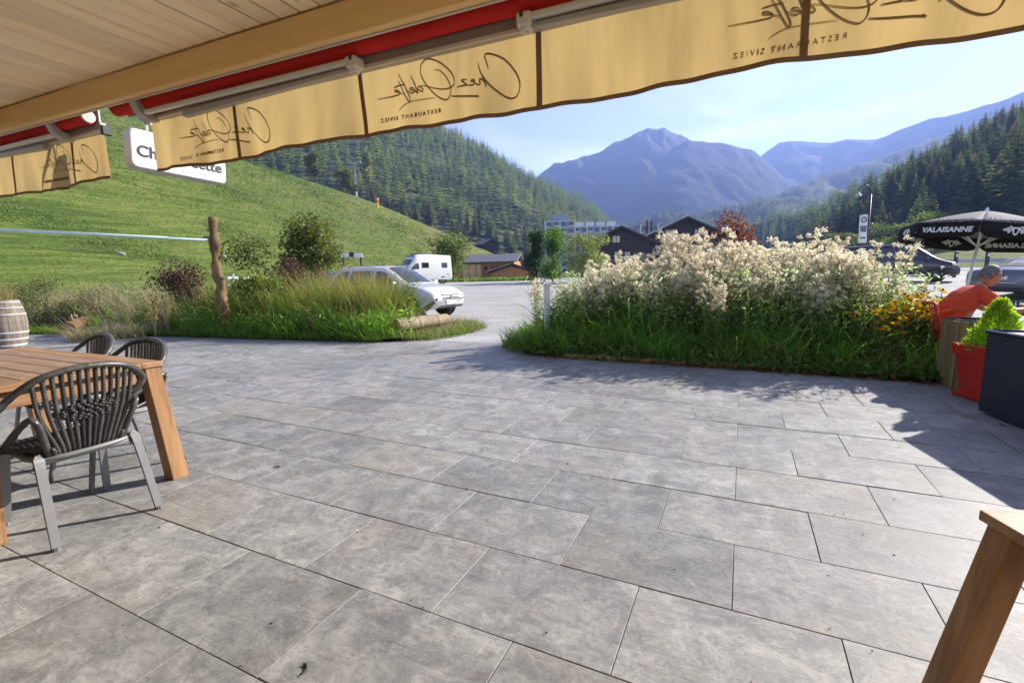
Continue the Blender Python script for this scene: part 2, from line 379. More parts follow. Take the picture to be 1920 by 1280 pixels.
def m_paint(name, col, metal=.0, rough=.28):
    t = NT(name); n = t.noise(t.coord('Object'), 3, 5); dirt = t.ramp(n, [(.45, 0), (.8, .25)])
    return t.fin(t.mix(dirt, col, [c*.7+.03 for c in col]), t.math('ADD', t.math('MULTIPLY', n, .15), rough-.06), metal, None, .5, Coat_Weight=.7, Coat_Roughness=.06)
MAT['paint_white'] = m_paint('white_car_paint', (.58, .58, .57))
MAT['paint_silver'] = m_paint('silver_car_paint', (.66, .655, .64), .15)
MAT['paint_black'] = m_paint('black_car_paint', (.012, .013, .02))
MAT['paint_grey'] = m_paint('grey_car_paint', (.12, .13, .15), .4)
MAT['paint_blue'] = m_paint('dark_blue_car_paint', (.03, .045, .09), .2)
MAT['chrome'] = m_plain('chrome', (.65, .65, .66), .18, .9, .03)
MAT['soft_top'] = m_plain('navy_soft_top', (.012, .016, .035), .8)
t = NT('tail_light'); MAT['tail'] = t.fin((.5, .01, .012), .15, 0, None, .6, Coat_Weight=.6)
t = NT('head_light'); MAT['head'] = t.fin((.55, .57, .6), .1, .2, None, .6, Coat_Weight=.8)

def m_cloth(name, col, trans, tcol=None, rough=.85, wave=60, weave=.2, glow_streak=0):
    t = NT(name); v = t.coord('Object'); n = t.noise(v, 3.5, 6, .6, .4); n2 = t.noise(v, 240, 2)
    c = t.ramp(n, [(.3, [q*.86 for q in col]), (.7, [min(1, q*1.08) for q in col])])
    if glow_streak:
        glow_n = t.noise(t.coord('Object', (1.6, 1, .22)), 3.2, 6, .65, .3); c = t.mix(t.ramp(glow_n, [(.45, 0), (.75, glow_streak)]), c, [q*.6 for q in col])  # vertical streaks put uneven light through the cloth into its colour
    t.fin(c, rough, 0, t.bump(n2, weave, .002), .15)
    if trans:
        tr = t.new('ShaderNodeBsdfTranslucent'); tc_ = tcol or col
        t.link(t.mix(1.0, t.ramp(glow_n if glow_streak else n, [(.35, 1.12), (.5, 1.0), (.7, .72)]), tc_, 'MULTIPLY'), tr.inputs['Color'])
        mx = t.new('ShaderNodeMixShader'); mx.inputs[0].default_value = trans
        t.link(t.p.outputs[0], mx.inputs[1]); t.link(tr.outputs[0], mx.inputs[2]); t.link(mx.outputs[0], t.out.inputs['Surface'])
    return t.m
MAT['valance'] = m_cloth('valance_cloth', (.68, .52, .27), .5, (.42, .3, .125), glow_streak=.4)
MAT['hem'] = m_cloth('hem_tape', (.3, .2, .12), .3, (.24, .15, .08))
MAT['awn_red'] = m_cloth('red_awning_cloth', (.6, .035, .03), .1)
MAT['canopy_grey'] = m_cloth('faded_sheen_canopy', (.17, .16, .165), .08)  # faded cloth, its grey raised further for the sun's glancing sheen
MAT['flap_black'] = m_cloth('black_flap', (.022, .017, .016), .12, (.12, .09, .07))
MAT['tshirt'] = m_cloth('orange_tshirt', (.62, .075, .03), .05)
MAT['shorts'] = m_cloth('grey_shorts', (.18, .18, .19), 0)
MAT['skin'] = m_plain('skin', (.42, .2, .12), .5, 0, .08, 8, .1, Subsurface_Weight=.15)
MAT['hair'] = m_plain('grey_hair', (.13, .12, .115), .7, 0, .5, 60, .8)
# foliage
MAT['grass'] = m_leaf('grass_blades', [(.075, .16, .018), (.12, .22, .028), (.16, .24, .04), (.22, .25, .07), (.09, .17, .028)], .5)
MAT['bed_grass'] = m_leaf('bed_grass_blades', [(.12, .25, .025), (.17, .33, .035), (.26, .38, .06), (.34, .38, .11), (.14, .28, .04)], .6, .6, .1)
MAT['bed_leaf'] = m_leaf('bed_leaves', [(.09, .18, .03), (.14, .26, .045), (.2, .32, .075), (.3, .36, .16)], .6, .6, .1)
MAT['leaf_sparkle'] = m_leaf('backlit_tone_leaves', [(.3, .4, .2), (.42, .5, .32), (.55, .6, .45), (.2, .32, .1)], .6, .7, .1, .1, (1.1, 1.1, .85))  # pale colour imitates the sparkle of leaves lit from behind
MAT['grass_bright'] = m_leaf('fresh_grass', [(.08, .27, .025), (.12, .33, .03), (.16, .32, .045)], .55)
MAT['grass_dry'] = m_leaf('dry_grass', [(.34, .25, .11), (.42, .33, .17), (.28, .22, .08), (.2, .2, .07)], .45)
MAT['grass_grey'] = m_leaf('grey_dry_grass', [(.3, .27, .17), (.38, .34, .24), (.2, .2, .11), (.26, .19, .14)], .4)
MAT['leaf_mid'] = m_leaf('mid_green_leaves', [(.06, .12, .02), (.085, .165, .028), (.12, .2, .04)], .5)
MAT['leaf_dark'] = m_leaf('dark_green_leaves', [(.016, .038, .012), (.028, .06, .018), (.045, .085, .02)], .35)
MAT['leaf_pale'] = m_leaf('pale_green_leaves', [(.13, .17, .06), (.18, .22, .085), (.23, .25, .1)], .45)
MAT['leaf_olive'] = m_leaf('olive_leaves', [(.085, .13, .032), (.12, .17, .045), (.165, .2, .06)], .45)
MAT['leaf_red'] = m_leaf('dark_red_leaves', [(.09, .022, .018), (.16, .04, .03), (.24, .075, .05)], .4)
MAT['leaf_maroon'] = m_leaf('maroon_leaves', [(.055, .03, .028), (.09, .045, .035), (.12, .08, .05)], .3)
MAT['leaf_brown'] = m_leaf('fallen_leaves', [(.16, .06, .025), (.22, .1, .04), (.12, .05, .02)], .2)
MAT['leaf_lime'] = m_leaf('lime_conifer', [(.34, .44, .03), (.44, .54, .045), (.55, .62, .08), (.2, .36, .03)], .45)
MAT['needles'] = m_leaf('conifer_needles', [(.065, .105, .04), (.1, .145, .052), (.145, .18, .066)], .4, objvar=.8, worldvar=.11)
MAT['needles_larch'] = m_leaf('larch_needles', [(.13, .165, .045), (.17, .2, .06), (.22, .235, .08)], .4, objvar=.5)
MAT['fluff'] = m_leaf('seed_fluff', [(.87, .84, .7), (.92, .9, .79), (.95, .95, .88), (.66, .55, .35)], .68, .9, .0, .12, (1.06, 1.0, .88))
MAT['petal'] = m_leaf('yellow_petals', [(.8, .5, .012), (.85, .6, .02), (.75, .42, .01)], .4, .9, 0, .1, (1.1, 1, .6))
MAT['flower_eye'] = m_plain('flower_centre', (.035, .018, .01), .8)
MAT['stem'] = m_plain('plant_stem', (.12, .14, .05), .7)
MAT['stem_dry'] = m_plain('dry_stem', (.3, .24, .14), .8)
# ============================================================ THE SETTING
TA = R(25.8)                                     # terrace grid is turned 25.8 degrees
E2 = Vector((math.sin(TA), math.cos(TA), 0)); E1 = Vector((math.cos(TA), -math.sin(TA), 0))
def st(s, t_, z=0.0): return E1*s + E2*t_ + Vector((0, 0, z))

def g_height(x, y):
    return .32*sstep(18, 46, y) + .35*sstep(9, 22, x)*sstep(12, 24, y) - .02

def axis(a, b, fine, far, n_far):
    f = np.arange(a, b+1e-6, fine)
    k = np.geomspace(1, far, n_far)
    return np.concatenate([a-k[::-1]*fine, f, b+k*fine])
def grid_mesh(name, xs, ys, fz):
    nx, ny = len(xs), len(ys)
    V = np.array([(x, y, fz(x, y)) for y in ys for x in xs]); i = np.arange(nx-1); j = np.arange(ny-1)
    I, J = np.meshgrid(i, j); a = (J*nx+I).ravel()
    return npmesh(name, V, np.stack([a, a+1, a+1+nx, a+nx], 1))
xs = np.concatenate([[-3300, -1800, -900, -450, -220, -120], np.arange(-60, 81, 4), [130, 240, 480, 950, 1900, 3600]]); ys = np.concatenate([[-380, -180, -80], np.arange(-20, 121, 4), [170, 300, 600, 1200, 2400, 4200]])
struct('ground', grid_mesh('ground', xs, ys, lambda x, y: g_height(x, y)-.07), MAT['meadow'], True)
# gravel car park
cp = MB(); ys = np.arange(8.0, 78, 1.0)
cp.grid([[(x, y, g_height(x, y)+.01*fbm(x, y, 0, 2, .3)-.01) for x in np.linspace(-6.5-.17*(y-10)+.6*fbm(y, 0, 0, 2, .3), 60, 70)] for y in ys])
struct('car_park', cp.mesh('car_park'), MAT['gravel'], True)
# the road behind the cars on the right
m = MB()
rp_ = [(10, 64), (25, 50), (40, 38), (60, 27), (90, 14)]
L = [Vector((x, y, g_height(x, y)+.03)) for x, y in rp_]; nrm = Vector((.62, .78, 0))
m.grid([[p+nrm*w for w in (0, 3.2, 6.4)] for p in L]); struct('road', m.mesh('road'), MAT['asphalt'])
m = MB(); m.grid([[p+nrm*w+Vector((0, 0, .006)) for w in (.15, .3)] for p in L]); struct('road_edge_line', m.mesh('road_edge_line'), MAT['white_paint'])

# ---- meadow hill on the left
def hill_z(x, y):
    x0 = 32-.26*y
    d = (-x-x0)*.95
    z = .5*(d*.5+math.sqrt(d*d*.25+9))-.6
    z *= 1-.12*sstep(30, 90, -x)
    back = max(0, y-(166+.12*x)); z -= back*.75
    z += .9*fbm(x, y, 3, 4, .035)*sstep(-2, 14, d) + .22*fbm(x, y, 9, 3, .22)*sstep(-1, 6, d)
    return z-.05
xs = np.concatenate([np.arange(-190, -70, 2.5), np.arange(-70, 16, 1.1)]); ys = np.concatenate([np.arange(16, 90, 1.1), np.arange(90, 215, 2.5)])
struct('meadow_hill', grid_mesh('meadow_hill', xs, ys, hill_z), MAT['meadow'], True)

# ---- ruled slopes built between a foot line and a crest line, with a back side
def ruled(foot, crest, nu, nv, amp, sc, back=.6, seed=0, convex=0.0, soft=False):
    foot = [Vector(p) for p in foot]; crest = [Vector(p) for p in crest]
    def samp(L, u):
        q = u*(len(L)-1); i = min(int(q), len(L)-2); return L[i].lerp(L[i+1], q-i)
    def S(u, v):
        a, b = samp(foot, u), samp(crest, u)
        if v <= 1:
            bz = b.z
            if soft: bz = b.z*v**5+(1-v**5)*sum(samp(crest, min(1, max(0, u+d_))).z for d_ in (-.12, -.08, -.04, 0, .04, .08, .12))/7
            p = a.lerp(b, v); p.z = a.z+(bz-a.z)*(v+convex*v*(1-v))
        else:
            d = (b-a); d.z = 0; p = b+d*(v-1); p.z = b.z-(b.z-a.z)*(v-1)*back*2
        k = min(1, v*3)*amp
        rid = fbm(p.x, p.y, seed, 6, sc)
        if soft: rid = (rid+.9*(.25-abs(fbm(p.x*1.7+p.y*.4, p.y*.7, seed+3, 4, sc*1.3))))*(1 if v < .9 else max(.35, 1-(v-.9)*6))
        p = p+Vector((0, 0, k*rid))
        return p
    V = []; vs = list(np.linspace(0, 1, nv))+[1.15, 1.5]
    for v in vs:
        for i in range(nu): V.append(S(i/(nu-1), v))
    i = np.arange(nu-1); j = np.arange(len(vs)-1); I, J = np.meshgrid(i, j); a = (J*nu+I).ravel()
    return np.array(V), np.stack([a, a+1, a+1+nu, a+nu], 1), S

def crest_px(pts, D): return [atD(x, y, D if not hasattr(D, '__len__') else D[i]) for i, (x, y) in enumerate(pts)]
# left wooded mountain
cl = crest_px([(60, -40), (300, 60), (560, 150), (760, 212), (860, 258), (960, 306), (1040, 358), (1110, 396), (1150, 430), (1200, 470), (1290, 500)],
              [620, 640, 680, 720, 740, 760, 790, 820, 850, 880, 900])
fl = [(-420, 215, 6), (-300, 225, 6), (-190, 235, 5), (-110, 245, 4), (-60, 250, 2), (-20, 262, 1), (15, 285, 0), (50, 330, -1), (90, 400, -1), (140, 500, -1), (240, 640, -1)]
V_, F_, SL = ruled(fl, cl, 90, 40, 26, .006, seed=2, convex=.12)
struct('wooded_mountain', npmesh('wooded_mountain', V_, F_), MAT['forest_floor'], True)
# right wooded slope
cr = crest_px([(1330, 425), (1420, 418), (1500, 402), (1580, 372), (1660, 338), (1740, 306), (1830, 270), (1930, 226), (2050, 180), (2300, 90)],
              [520, 470, 420, 370, 330, 300, 265, 240, 220, 200])
fr = [(190, 430, 0), (165, 330, .5), (140, 250, .8), (112, 180, 1), (98, 140, 1), (90, 110, 1), (86, 90, 1), (90, 74, 1), (100, 60, 1), (130, 50, 1)]
V_, F_, SRr = ruled(fr, cr, 70, 34, 7, .012, seed=5, convex=.1)
struct('wooded_slope', npmesh('wooded_slope', V_, F_), MAT['forest_floor'], True)
# green verge beyond the road, and the far valley floor
V_, F_, SV = ruled([(30, 60, .3), (50, 44, .4), (70, 30, .5), (95, 18, .5)], [(150, 250, 4), (112, 150, 6), (98, 86, 6.5), (120, 45, 7)], 30, 12, 1.5, .05, seed=8)
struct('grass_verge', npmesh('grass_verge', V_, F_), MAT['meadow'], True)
# far mountains: crest lines of the valley head
def mountain(name, pts, D, footD, amp, sc, seed, nu=190, nv=60, mat='mountain'):
    pts = [(x, y) for x, y in pts]; c = crest_px(pts, D); f = [Vector((p.x*footD/D, footD, -8)) if footD > 1 else Vector((p.x*footD, p.y*footD, -8)) for p in c]
    V, F, S = ruled(f, c, nu, nv, amp*1.5, sc, seed=seed, soft=True); return struct(name, npmesh(name, V, F), MAT[mat], True), S
mountain('far_ridge', [(1250, 420), (1350, 360), (1420, 300), (1445, 282), (1462, 268), (1480, 265), (1530, 266), (1560, 269), (1590, 265), (1640, 262), (1700, 242), (1760, 222), (1800, 212), (1870, 192), (1940, 168), (2000, 165), (2060, 200)], [2800, 2800, 2800, 2750, 2700, 2650, 2600, 2550, 2450, 2350, 2200, 2050, 1950, 1800, 1700, 1650, 1600], .62, 40, .004, 1)
mountain('rocky_peak', [(820, 470), (940, 380), (1015, 328), (1040, 308), (1075, 300), (1130, 285), (1160, 268), (1190, 250), (1214, 238), (1232, 243), (1246, 239), (1268, 254), (1290, 261), (1330, 300), (1380, 340), (1450, 400), (1560, 470)], 2300, 1400, 60, .0045, 2)
mountain('dark_shoulder', [(1060, 470), (1105, 375), (1150, 362), (1195, 345), (1225, 310), (1258, 280), (1290, 264), (1330, 268), (1385, 276), (1412, 284), (1440, 305), (1470, 330), (1500, 345), (1540, 380), (1600, 430), (1680, 480)], 2050, 1150, 26, .005, 3)
_, SN = mountain('low_wooded_ridge', [(1080, 480), (1150, 432), (1200, 424), (1250, 408), (1300, 402), (1350, 396), (1400, 380), (1450, 372), (1520, 374), (1600, 400), (1700, 440)], 1000, 620, 20, .009, 4, 90, 24, 'forest_floor')
mountain('valley_flank', [(1380, 430), (1450, 372), (1500, 345), (1560, 322), (1640, 300), (1720, 276), (1820, 240), (1940, 190), (2050, 180)], 1400, 850, 32, .006, 6, 90, 24, 'forest_floor')

# ============================================================ TERRACE
SLAB_L, SLAB_W = .69, .478
terr = MB(); terr.box((0, 0, -.0505), (34, 22, .09), Matrix.Rotation(-TA, 4, 'Z') @ Matrix.Translation((-2, -3.4, 0)))
terrace = struct('terrace', terr.mesh('terrace'), MAT['joint'])
def slab_mesh():
    bm = bmesh.new(); a, b = SLAB_L/2-.0016, SLAB_W/2-.0016; n = 4
    bmesh.ops.create_grid(bm, x_segments=1, y_segments=1, size=1)
    for v in bm.verts: v.co.x *= a; v.co.y *= b; v.co.z = 0
    r = bmesh.ops.extrude_face_region(bm, geom=bm.faces[:])
    for e in r['geom']:
        if isinstance(e, bmesh.types.BMVert): e.co.z = -.03
    bm.edges.ensure_lookup_table()
    top = [e for e in bm.edges if all(abs(v.co.z) < 1e-6 for v in e.verts)]
    bmesh.ops.bevel(bm, geom=top, offset=.0015, segments=1, affect='EDGES')
    bmesh.ops.recalc_face_normals(bm, faces=bm.faces[:])
    m = bpy.data.meshes.new('slab'); bm.to_mesh(m); bm.free(); return m
sm = slab_mesh(); sm.materials.append(MAT['slab'])
def edge_y(x): return interp(x, [-14, -7.53, -2.64, 0, .3, 9], [12.4, 10.75, 9.1, 8.3, 8.2, 5.2])
cand = []
for k in range(-9, 15):
    tt = .86+SLAB_W*k
    if tt > 7.6: continue
    off = .02 if k % 2 == 0 else .365
    for i in range(-26, 12):
        s = off+SLAB_L*i+SLAB_L/2; p = st(s, tt+SLAB_W/2)
        if p.y > edge_y(p.x)+.1 or s > 6.8 or s < -16: continue
        if tt+SLAB_W > 6.7 and s > -2.9: continue
        if p.y < -2.5 or p.x < -9.5 and p.y < 5: continue
        vis = p.y > .6 and abs(p.x) < p.y*1.25+.6
        cand.append(((p.length if vis else p.length+100), vis, p))
cand.sort(key=lambda q: q[0])
rest = MB()
for i, (d, vis, p) in enumerate(cand):
    dz = rnd.uniform(-.0018, .0018); tilt = (rnd.gauss(0, .0022), rnd.gauss(0, .0022), -TA+rnd.choice([0, math.pi])+rnd.gauss(0, .0015))
    if i < 290:
        o = bpy.data.objects.new('slab', sm); COL.objects.link(o); o.parent = terrace
        o.location = (p.x, p.y, dz); o.rotation_euler = tilt
    else:
        rest.box((0, 0, -.015), (SLAB_L-.006, SLAB_W-.006, .03), Matrix.Translation((p.x, p.y, dz)) @ Matrix.Rotation(-TA, 4, 'Z'))
o = rest.build('distant_slabs', MAT['slab'], terrace); o['kind'] = 'stuff'
# small twigs and leaf scraps on the slabs
# ============================================================ ROOF AND AWNINGS
AA = R(23.5)
EU = Vector((math.cos(AA), -math.sin(AA), 0)); EN = Vector((math.sin(AA), math.cos(AA), 0)); P0 = Vector((-.87, 3.0, 0))
def un(u, n, z): return P0+EU*u+EN*n+Vector((0, 0, z))
def on_plane(px, py, n=0):
    d = ray(px, py); k = ((P0-CAM).dot(EN)+n)/d.dot(EN); p = CAM+d*k; return (p-P0).dot(EU), p.z
AW = Matrix.Translation(P0) @ Matrix.Rotation(-AA, 4, 'Z')        # local x = along the eave, y = outwards
def at_eave(o, u=0, n=0, z=0):
    o.location = un(u, n, z); o.rotation_euler = (0, 0, -AA); return o

roof = thing('porch_roof', 'pale spruce board ceiling of the porch roof with its front beam', 'roof', un(0, 0, 2.6), -AA)
# local coordinates below: x along eave, y outward, z relative to 2.6
bw = .145; board = MB(); board.box((0, -1.928, .118), (bw-.013, 3.356, .018))
bmsh = board.mesh('ceiling_board'); bmsh.materials.append(MAT['spruce'])
for i in range(-36, 34):
    o = bpy.data.objects.new('ceiling_board', bmsh); COL.objects.link(o); o.parent = roof; o.location = (i*bw+.05, 0, rnd.uniform(-.0012, .0012))
    md = o.modifiers.new('bevel', 'BEVEL'); md.width = .008; md.segments = 1
mb = MB(); mb.box((0, -2.0, .19), (10.6, 3.4, .09)); mb.build('roof_deck', MAT['roof_dark'], roof)
mb = MB(); mb.box((0, -.225, .02), (10.4, .05, .168)); mb.build('beam', MAT['spruce_beam'], roof, bevel=.006)
mb = MB(); mb.box((0, -.192, -.02), (10.4, .012, .1)); mb.build('fascia_flashing', MAT['awn_metal'], roof)
mb = MB(); mb.box((0, -.12, .135), (10.6, .36, .02)); mb.build('eave_board', MAT['spruce_beam'], roof)
for u in (-3.62, 3.9):                                             # rafter stubs seen beside the beam
    mb = MB(); mb.box((u, -.95, .045), (.11, 1.38, .12)); mb.build('rafter', MAT['spruce_beam'], roof, bevel=.004)
mb = MB(); mb.box((0, -3.75, -1.3), (10.6, .2, 2.9)); w_ = mb.build('house_wall', MAT['cream'], roof)

# --- handwritten logo strokes, traced on the cloth plane (the photo shows it from behind, mirrored)
def q(cx, cy): return (620+cx/4, cy/4)
def qa(x, y): return (700+x/8.4, 130+y/8.4)
def qb(x, y): return (840+x/8.144, 90+y/8.145)
STROKES = [
 (qb, [(632,325),(600,220),(572,140),(585,100),(640,92),(740,115),(860,170),(970,280),(1060,410),(1105,540),(1095,660),(1050,745),(970,770),(880,740),(770,670),(650,570),(570,470),(510,360),(477,245)], 3.4),
 (qb, [(545,440),(590,540),(612,612)], 3.4), (qb, [(600,560),(555,505),(512,490),(512,525),(526,558),(505,580),(468,572),(440,550)], 2.8),
 (qb, [(448,560),(432,512),(388,506),(384,528),(412,534),(438,556),(420,584),(360,588),(300,580)], 2.8), (qb, [(322,498),(225,502),(265,540),(315,580),(240,590),(148,605)], 3.0),
 (qb, [(62,742),(250,750),(480,765),(505,772),(478,748)], 3.6),
 (qa, [(970,10),(1040,15),(1130,90),(1200,200),(1235,310),(1225,410),(1180,475),(1120,478),(1020,430),(900,320),(800,190),(755,90),(745,0),(760,-80),(840,-158),(960,-150),(1100,-75),(1215,30),(1270,110),(1290,200),(1278,255),(1210,300),(1100,315),(960,295),(840,262),(760,255)], 2.8),
 (qa, [(760,255),(710,270),(702,302),(740,335),(775,342),(780,310),(750,280),(718,268)], 2.6), (qa, [(593,100),(650,220),(690,330),(706,372),(672,348),(655,322)], 3.0),
 (qa, [(660,326),(636,298),(594,294),(584,316),(618,332),(656,326),(650,356),(610,376),(570,356),(535,335)], 2.6),
 (qa, [(402,75),(450,170),(500,260),(550,370),(580,440),(587,498),(572,513),(542,470),(500,390),(450,285),(402,188)], 2.9), (qa, [(325,290),(420,258),(512,240)], 2.6),
 (qa, [(492,392),(455,385),(408,362),(352,360),(338,336),(370,329),(415,355),(426,386),(400,405),(310,425),(180,445),(50,467)], 2.6),
 (qa, [(985,447),(860,455),(720,480),(590,515),(510,560),(440,620),(412,660)], 1.7)]
LOGO = []
for qf, pts, wd in STROKES:
    uv = [on_plane(*qf(*p)) for p in pts]; LOGO.append(([(u-1.03, z) for u, z in uv], wd*.0009))
def logo_mesh(u0, clip=None):
    mb = MB()
    for pts, wd in LOGO:
        sp = spline([(u, 0, z) for u, z in pts], 6); n = len(sp)
        Lf = []; Rt = []
        for i, p in enumerate(sp):
            t_ = (sp[min(i+1, n-1)]-sp[max(i-1, 0)]).normalized(); nn = Vector((-t_.z, 0, t_.x))
            w = wd*(.35+.65*min(1, 4*min(i, n-1-i)/n+.3)); Lf.append(p+nn*w); Rt.append(p-nn*w)
        if clip and (sp[0].x+u0 < clip[0] and sp[-1].x+u0 < clip[0]): continue
        base = len(mb.v)
        for y in (-.004, .004):
            for a_, b_ in zip(Lf, Rt): mb.v += [(a_.x+u0, y+vy(a_.x+u0, a_.z), a_.z), (b_.x+u0, y+vy(b_.x+u0, b_.z), b_.z)]
        for i in range(n-1):
            a_ = base+2*i; mb.f.append((a_, a_+2, a_+3, a_+1)); c_ = a_+2*n; mb.f.append((c_, c_+1, c_+3, c_+2))
    return mb
def vy(u, z):                                                     # soft folds of the hanging cloth
    k = (2.46-z)/.36
    return k*(.02*math.sin(u*5.1+.6+.3*math.sin(z*9))+.011*math.sin(u*13.3+1)+.006*math.sin(u*27+2)+.012*mnoise.noise((u*6, z*3, 1)))
def vbot(u): return 2.105+.009*math.sin(u*2.7+1.9)+.004*math.sin(u*6.3)
VTOP = 2.462
def awning(label, u0, u1, roll0, logos, seams, brackets, arms):
    a = thing('retracted_awning', label, 'awning', P0, -AA, 'retracted awnings under the eave')
    us = np.linspace(u0, u1, int((u1-u0)/.03)+2)
    mb = MB(); mb.grid([[(u, vy(u, z), z) for z in np.linspace(VTOP+.02, vbot(u), 9)] for u in us]); v = mb.build('valance', MAT['valance'], a, True)
    mb = MB()
    mb.tube([(u, vy(u, vbot(u)), vbot(u)) for u in us], .011, 6, flat=.35, up=(0, 1, 0)); mb.build('hem', MAT['hem'], v)
    for s_ in seams:
        mb = MB()
        for sd in (-.0035, .0035):
            mb.grid([[(s_+dx, vy(s_+dx, z)+sd, z) for z in np.linspace(VTOP, vbot(s_), 8)] for dx in (-.014, .014)])
        mb.build('seam', MAT['hem'], v)
    for lu in logos:
        lm = logo_mesh(lu)
        lm.v = [p for p in lm.v]
        o = lm.build('handwritten_logo', MAT['brown_ink'], v)
        tm = text_mesh('RESTAURANT SIVIEZ', .031, .0045, -.0004, 1.5)
        # seen from the porch the print is mirrored
        p1 = on_plane(*q(598, 873)); tm.transform(Matrix.Translation((lu+p1[0]-1.03, vy(lu-.7, 2.2), p1[1])) @ Matrix.Rotation(math.pi, 4, 'Z') @ Matrix.Rotation(math.pi/2, 4, 'X'))
        link('small_print', tm, MAT['brown_ink'], v)
    # roll of red cloth, slightly baggy
    pts = [(u, -.1, 2.553) for u in np.arange(roll0, u1+.01, .05)]
    mb = MB(); n = 18; vs = []; fs = []
    for i, p in enumerate(pts):
        for j in range(n):
            th = 2*math.pi*j/n; r = .053+.0035*fbm(p[0]*4, th*.9, 2, 3, 1.0)+.003*math.sin(p[0]*9+th*2)*max(0, fbm(p[0], th, 5, 2, .8))*2
            sag = .012*max(0, math.sin(th-.2))*(.5+.5*math.sin(p[0]*3.3))
            vs.append((p[0], p[1]+r*math.cos(th), p[2]+r*math.sin(th)-sag*(math.sin(th) < 0)))
    for i in range(len(pts)-1):
        for j in range(n): fs.append((i*n+j, i*n+(j+1) % n, (i+1)*n+(j+1) % n, (i+1)*n+j))
    fs += [tuple(range(n)), tuple(range((len(pts)-1)*n, len(pts)*n))]
    mb.add(vs, fs); mb.build('cloth_roll', MAT['awn_red'], a, 'auto')
    mb = MB(); mb.box(((u0+u1)/2, -.02, 2.487), (u1-u0+.06, .045, .075)); mb.build('front_bar', MAT['awn_metal_dark'], a, bevel=.006)
    mb = MB(); mb.box(((roll0+u1)/2, -.022, 2.59), (u1-roll0, .012, .15)); mb.build('hood_plate', MAT['awn_metal_dark'], a)
    mb = MB(); mb.box(((u0+u1)/2, -.049, 2.458), (u1-u0+.04, .012, .022)); mb.build('front_bar_lip', MAT['awn_metal'], a, bevel=.003)
    mb = MB(); mb.box(((roll0+u1)/2, -.16, 2.625), (u1-roll0, .04, .03)); mb.build('mounting_rail', MAT['awn_metal'], a, bevel=.004)
    mb = MB(); mb.lathe([(0, -.012), (.046, -.012), (.046, .012), (0, .012)], 20, XF((roll0 if roll0 < u0 else u1+.0, -.1, 2.553), ry=math.pi/2)); mb.build('end_disc', MAT['awn_metal_dark'], a, 'auto')
    mb = MB(); e_ = u0-.02 if roll0 < u0 else u1+.03
    mb.box((e_, -.005, 2.468), (.03, .07, .075)); mb.build('end_cap', MAT['awn_metal'] if roll0 < u0 else MAT['black_plastic'], a, bevel=.008)
    for b in brackets:
        mb = MB(); prof = [(-.182, 2.655), (-.15, 2.655), (-.135, 2.63), (-.14, 2.55), (-.12, 2.5), (-.03, 2.455), (-.03, 2.425), (-.1, 2.42), (-.16, 2.46), (-.19, 2.53), (-.185, 2.6)]
        mb.prism([(y, z) for y, z in prof], -.035, .035, XF((b, 0, 0)) @ Matrix(((0, 0, 1, 0), (1, 0, 0, 0), (0, 1, 0, 0), (0, 0, 0, 1))))
        br = mb.build('bracket', MAT['bracket'], a, bevel=.006)
        for z_, y_ in ((2.6, -.175), (2.545, -.168), (2.48, -.12)):
            bb = MB(); bb.lathe([(0, .009), (.008, .009), (.008, 0)], 8, XF((b-.004, y_-.012, z_), rx=math.pi/2)); bb.build('bolt', MAT['dark_metal'], br)
    for (ua, ub) in arms:                                          # shoulder at ua, elbow at ub: upper arm and folded fore arm
        sg = 1 if ub > ua else -1; Lh = abs(ub-ua)
        mb = MB(); mb.box(((ua+ub)/2, -.135, 2.462), (Lh, .035, .03)); mb.build('upper_arm', MAT['awn_metal'], a, bevel=.008)
        mb = MB(); x1 = ub-sg*.82*Lh
        mb.hexa([(ub, -.13, 2.418), (x1, -.1, 2.395), (x1, -.055, 2.395), (ub, -.085, 2.418), (ub, -.13, 2.44), (x1, -.1, 2.44), (x1, -.055, 2.44), (ub, -.085, 2.44)])
        mb.build('fore_arm', MAT['awn_metal_dark'], a, bevel=.006)
        mb = MB(); mb.box((ub+sg*.012, -.115, 2.455), (.075, .085, .062)); el = mb.build('elbow', MAT['awn_metal'], a, bevel=.012)
        mb = MB(); mb.lathe([(0, -.014), (.026, -.014), (.032, -.004), (.032, .02)], 16, XF((ub+sg*.01, -.115, 2.42))); kn = mb.build('elbow_joint', MAT['awn_metal'], el, 'auto')
        mb = MB(); mb.lathe([(0, -.017), (.014, -.017), (.014, 0)], 12, XF((ub+sg*.01, -.115, 2.42))); mb.build('bolt', MAT['steel'], el)
        mb = MB(); mb.box((ub+sg*.02, -.158, 2.47), (.016, .006, .022)); mb.build('slot', MAT['black_plastic'], el)
    return a
awning('long red and cream awning rolled up above the middle of the terrace', -1.97, 4.6, -2.2, [-.75, 1.03, 2.9], [-1.07, .01, 1.13, 2.28, 3.4], [-1.86, 3.6], [(-1.8, .06), (3.0, 1.12)])
awning('short end of a rolled-up awning in the upper left corner', -6.4, -2.58, -6.4, [-2.72, -4.5], [-4.06, -3.06, -5.1], [-2.98, -5.6], [(-3.0, -4.6)])
# hooks on the eave flashing
for u in (-.25, 1.0):
    o = MB().box((0, 0, 0), (.05, .05, .02)).build('eave_clip', MAT['steel'], roof, bevel=.004); o.location = (u, -.2, .045)

